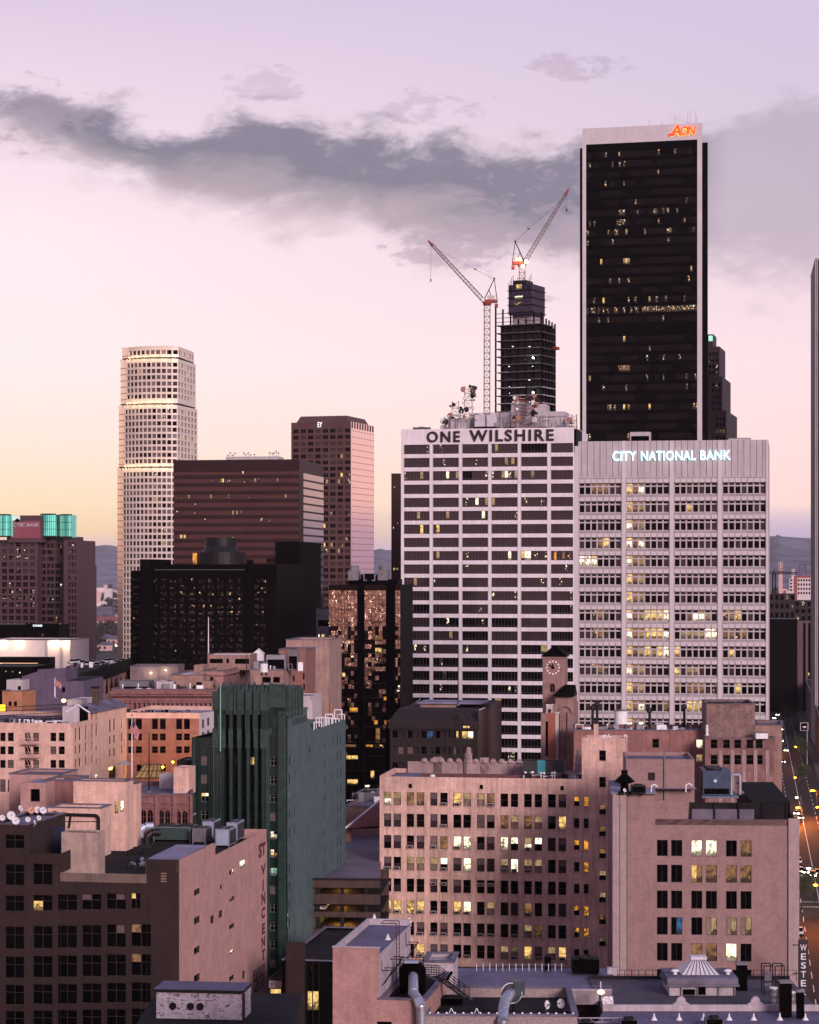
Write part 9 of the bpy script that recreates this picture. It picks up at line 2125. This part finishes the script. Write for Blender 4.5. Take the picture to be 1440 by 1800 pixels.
far_block(1402, 1430, 1016, 2300, 'white and red far apartment block in the gap', m_fw, (6, 4, 4, 1046), 30, 4)
far_block(1388, 1400, 1017, 2600, 'pale far block left of the white and red one', m_fw, (2, 4, 3, 1040), 30, 5)
far_block(1396, 1428, 1012, 2500, 'far dark red block behind the white and red one', mat('far_red', (.25,.07,.07), .8, var=.1), None, 20, 6)
far_block(1369, 1376, 988, 5200, 'slim pale pink far tower under the hill', m_fp, (2, 6, 2, 1008), 20, 7)
far_block(1404, 1410, 992, 5600, 'slim blue far tower under the hill', m_fb, (2, 5, 2, 1012), 20, 8)
far_block(1412, 1418, 990, 5600, 'second slim blue far tower, right of the first', m_fb, (2, 5, 2, 1012), 20, 9)
far_block(1392, 1398, 1000, 5000, 'small far stepped tower left of the blue towers', m_fw, (2, 3, 2, 1012), 20, 10)
p = at(1361, 1040, 1500); t = thing('tower_crane', 'small dark flat crane far off in the right gap', 'crane', (p.x, p.y, 0)); mb = MB(); lattice(mb, (p.x, p.y, 0), at(1361, 1007, 1500), 2, 2, .2, 3); mb.build('mast', [m_dkmet], t); mb = MB(); lattice(mb, at(1352, 1007, 1500), at(1403, 1007.5, 1500), 1.6, 1.2, .2, 3); mb.build('jib', [m_dkmet], t); mb = MB(); a = at(1361, 1000, 1500); mb.bar(at(1361, 1007, 1500), a, .3); mb.bar(a, at(1385, 1007, 1500), .12); mb.build('tie_bar', [m_dkmet], t)
# left and middle gaps: houses, trees and the far plain
def house(name, label, p, w_, d_, h, rh, wm, rmn, group=None, cat='house'):
    t = thing(name, label, cat, p, group); p = V(p); mb = MB(); mb.cbox(p.x, p.y, p.z, w_, d_, h); mb.build('wall', [wm], t); mb = MB(); a, c, e, f = [p+V((x*(w_/2+.5), y*(d_/2+.5), h)) for x, y in ((-1,-1),(1,-1),(1,1),(-1,1))]; r0, r1 = p+V((-w_*.3, 0, h+rh)), p+V((w_*.3, 0, h+rh))
    mb.face([a, c, r1, r0]); mb.face([c, e, r1]); mb.face([e, f, r0, r1]); mb.face([f, a, r0]); mb.build('roof', [rmn], t)
    n = max(2, int(w_/5))
    for i in range(n): mb = MB(); mb.box(p+V((-w_/2+w_*(i+.3)/n, -d_/2-.03, h*.35)), (w_/n*.4, 0, 0), (0, -.05, 0), (0, 0, h*.4)); mb.build('window', [G['d']], t)
    return t
m_rt = mat('tile_roof_far', (.20,.075,.07), .85, var=.2)
house('mission_hall', 'long cream hall with a red tiled roof in the left gap', at(186, 1104, 3150).xy.to_3d(), 46, 16, 10, 7, m_fw, m_rt, cat='hall')
r9 = random.Random(44); protos = []
hc = [(m_fw, m_rt, 'pale house with a red roof on the far plain'), (m_fp, m_roof, 'pink house with a grey roof on the far plain'), (m_fd, m_roof, 'brown house with a grey roof on the far plain')]
tp = make_tree('far_tree', 'dark tree among the houses on the far plain', onz(150, 1120, 0), 13, 6, 77, 'trees on the far plain', n=10, per=26, leaf=1.3, col=(.035,.032,.026))
for i in range(46):
    v = 1050+100*r9.random()**1.1; u = r9.uniform(132, 212); p = onz(u, v, 0); k = i % 3
    if i < 3: protos.append(house('house', hc[k][2], p, r9.uniform(11, 16), 10, 5.5, 2.8, hc[k][0], hc[k][1], hc[k][2].split(' ')[0]+' houses on the far plain'))
    else: dup(protos[k], p, r9.uniform(-.5, .5))
for i in range(120):
    v = 1046+100*r9.random()**1.4; p = onz(r9.uniform(130, 214), v, 0); o = dup(tp, p, r9.random()*6); s = r9.uniform(.6, 1.3); o.scale = (s, s, s)
for k, (u, v, l) in enumerate(((152,1141,'lamp left among the near houses of the gap'),(166,1128,'white lamp in the middle of the gap houses'),(143,1127,'warm lamp beside the plum tower base'),(204,1135,'warm lamp at the foot of the white round tower'))):
    q = onz(u, v, 7); t = thing('street_lamp', l, 'street lamp', (q.x, q.y, 0)); mb = MB(); mb.bar((q.x, q.y, 0), q, .3, 0, 6); mb.build('post', [m_dkmet], t); mb = MB(); mb.lathe(q, [(.1,-.8),(.9,-.2),(.9,.3),(.1,.8)], 10); mb.build('lamp_head', [glow('lamp_far', (1,.75,.45), 9)], t)
mb, mt_ = MB(), MB()
for (u0, u1) in ((120, 225), (640, 705), (1340, 1440)):
    for i in range(420):
        d = 3400*(3.2**r9.random()); 
        p = V((K(r9.uniform(u0, u1))*d, d, 0)); a = r9.uniform(10, 30); mb.cbox(p.x, p.y, 0, a, a*.8, r9.uniform(4, 10) if r9.random() < .93 else r9.uniform(15, 36), r9.randint(0, 3), r9.uniform(-.4, .4))
    for i in range(700):
        d = 2600*(3.6**r9.random()); p = V((K(r9.uniform(u0, u1))*d, d, 0)); s = r9.uniform(5, 11); c = p+V((0, 0, s*.7))
        for k in range(14): u = V((r9.gauss(0, 1), r9.gauss(0, 1), r9.gauss(0, .7))).normalized()*s*.6*r9.random(); q = V((r9.gauss(0, 1), r9.gauss(0, 1), r9.gauss(0, 1))).normalized(); w_ = q.orthogonal(); l_ = s*.33; mt_.face([c+u-q*l_, c+u+w_*l_, c+u+q*l_, c+u-w_*l_])
o = mb.build('distant_rooftops', [m_fw, m_fp, m_fd, m_roof]); o['kind'] = 'stuff'
o = mt_.build('distant_treetops', [mat('far_foliage', (.040,.036,.030), .9, var=.4, scale=.02)]); o['kind'] = 'stuff'
# ---------------------------------------------------------------- evening air over the plain
mb = MB(); mb.box((-12000, -200, -2), (24000, 0, 0), (0, 19500, 0), (0, 0, 304)); o = mb.build('haze', []); o['kind'] = 'stuff'
mh = bpy.data.materials.new('evening_haze'); mh.use_nodes = True; t = mh.node_tree; t.nodes.clear(); pv = t.nodes.new('ShaderNodeVolumePrincipled'); pv.inputs['Density'].default_value = HAZE; pv.inputs['Color'].default_value = (.93,.84,.93,1); pv.inputs['Anisotropy'].default_value = 0
ou = t.nodes.new('ShaderNodeOutputMaterial'); t.links.new(pv.outputs[0], ou.inputs['Volume']); o.data.materials.append(mh); mh.volume_intersection_method if hasattr(mh, 'volume_intersection_method') else None
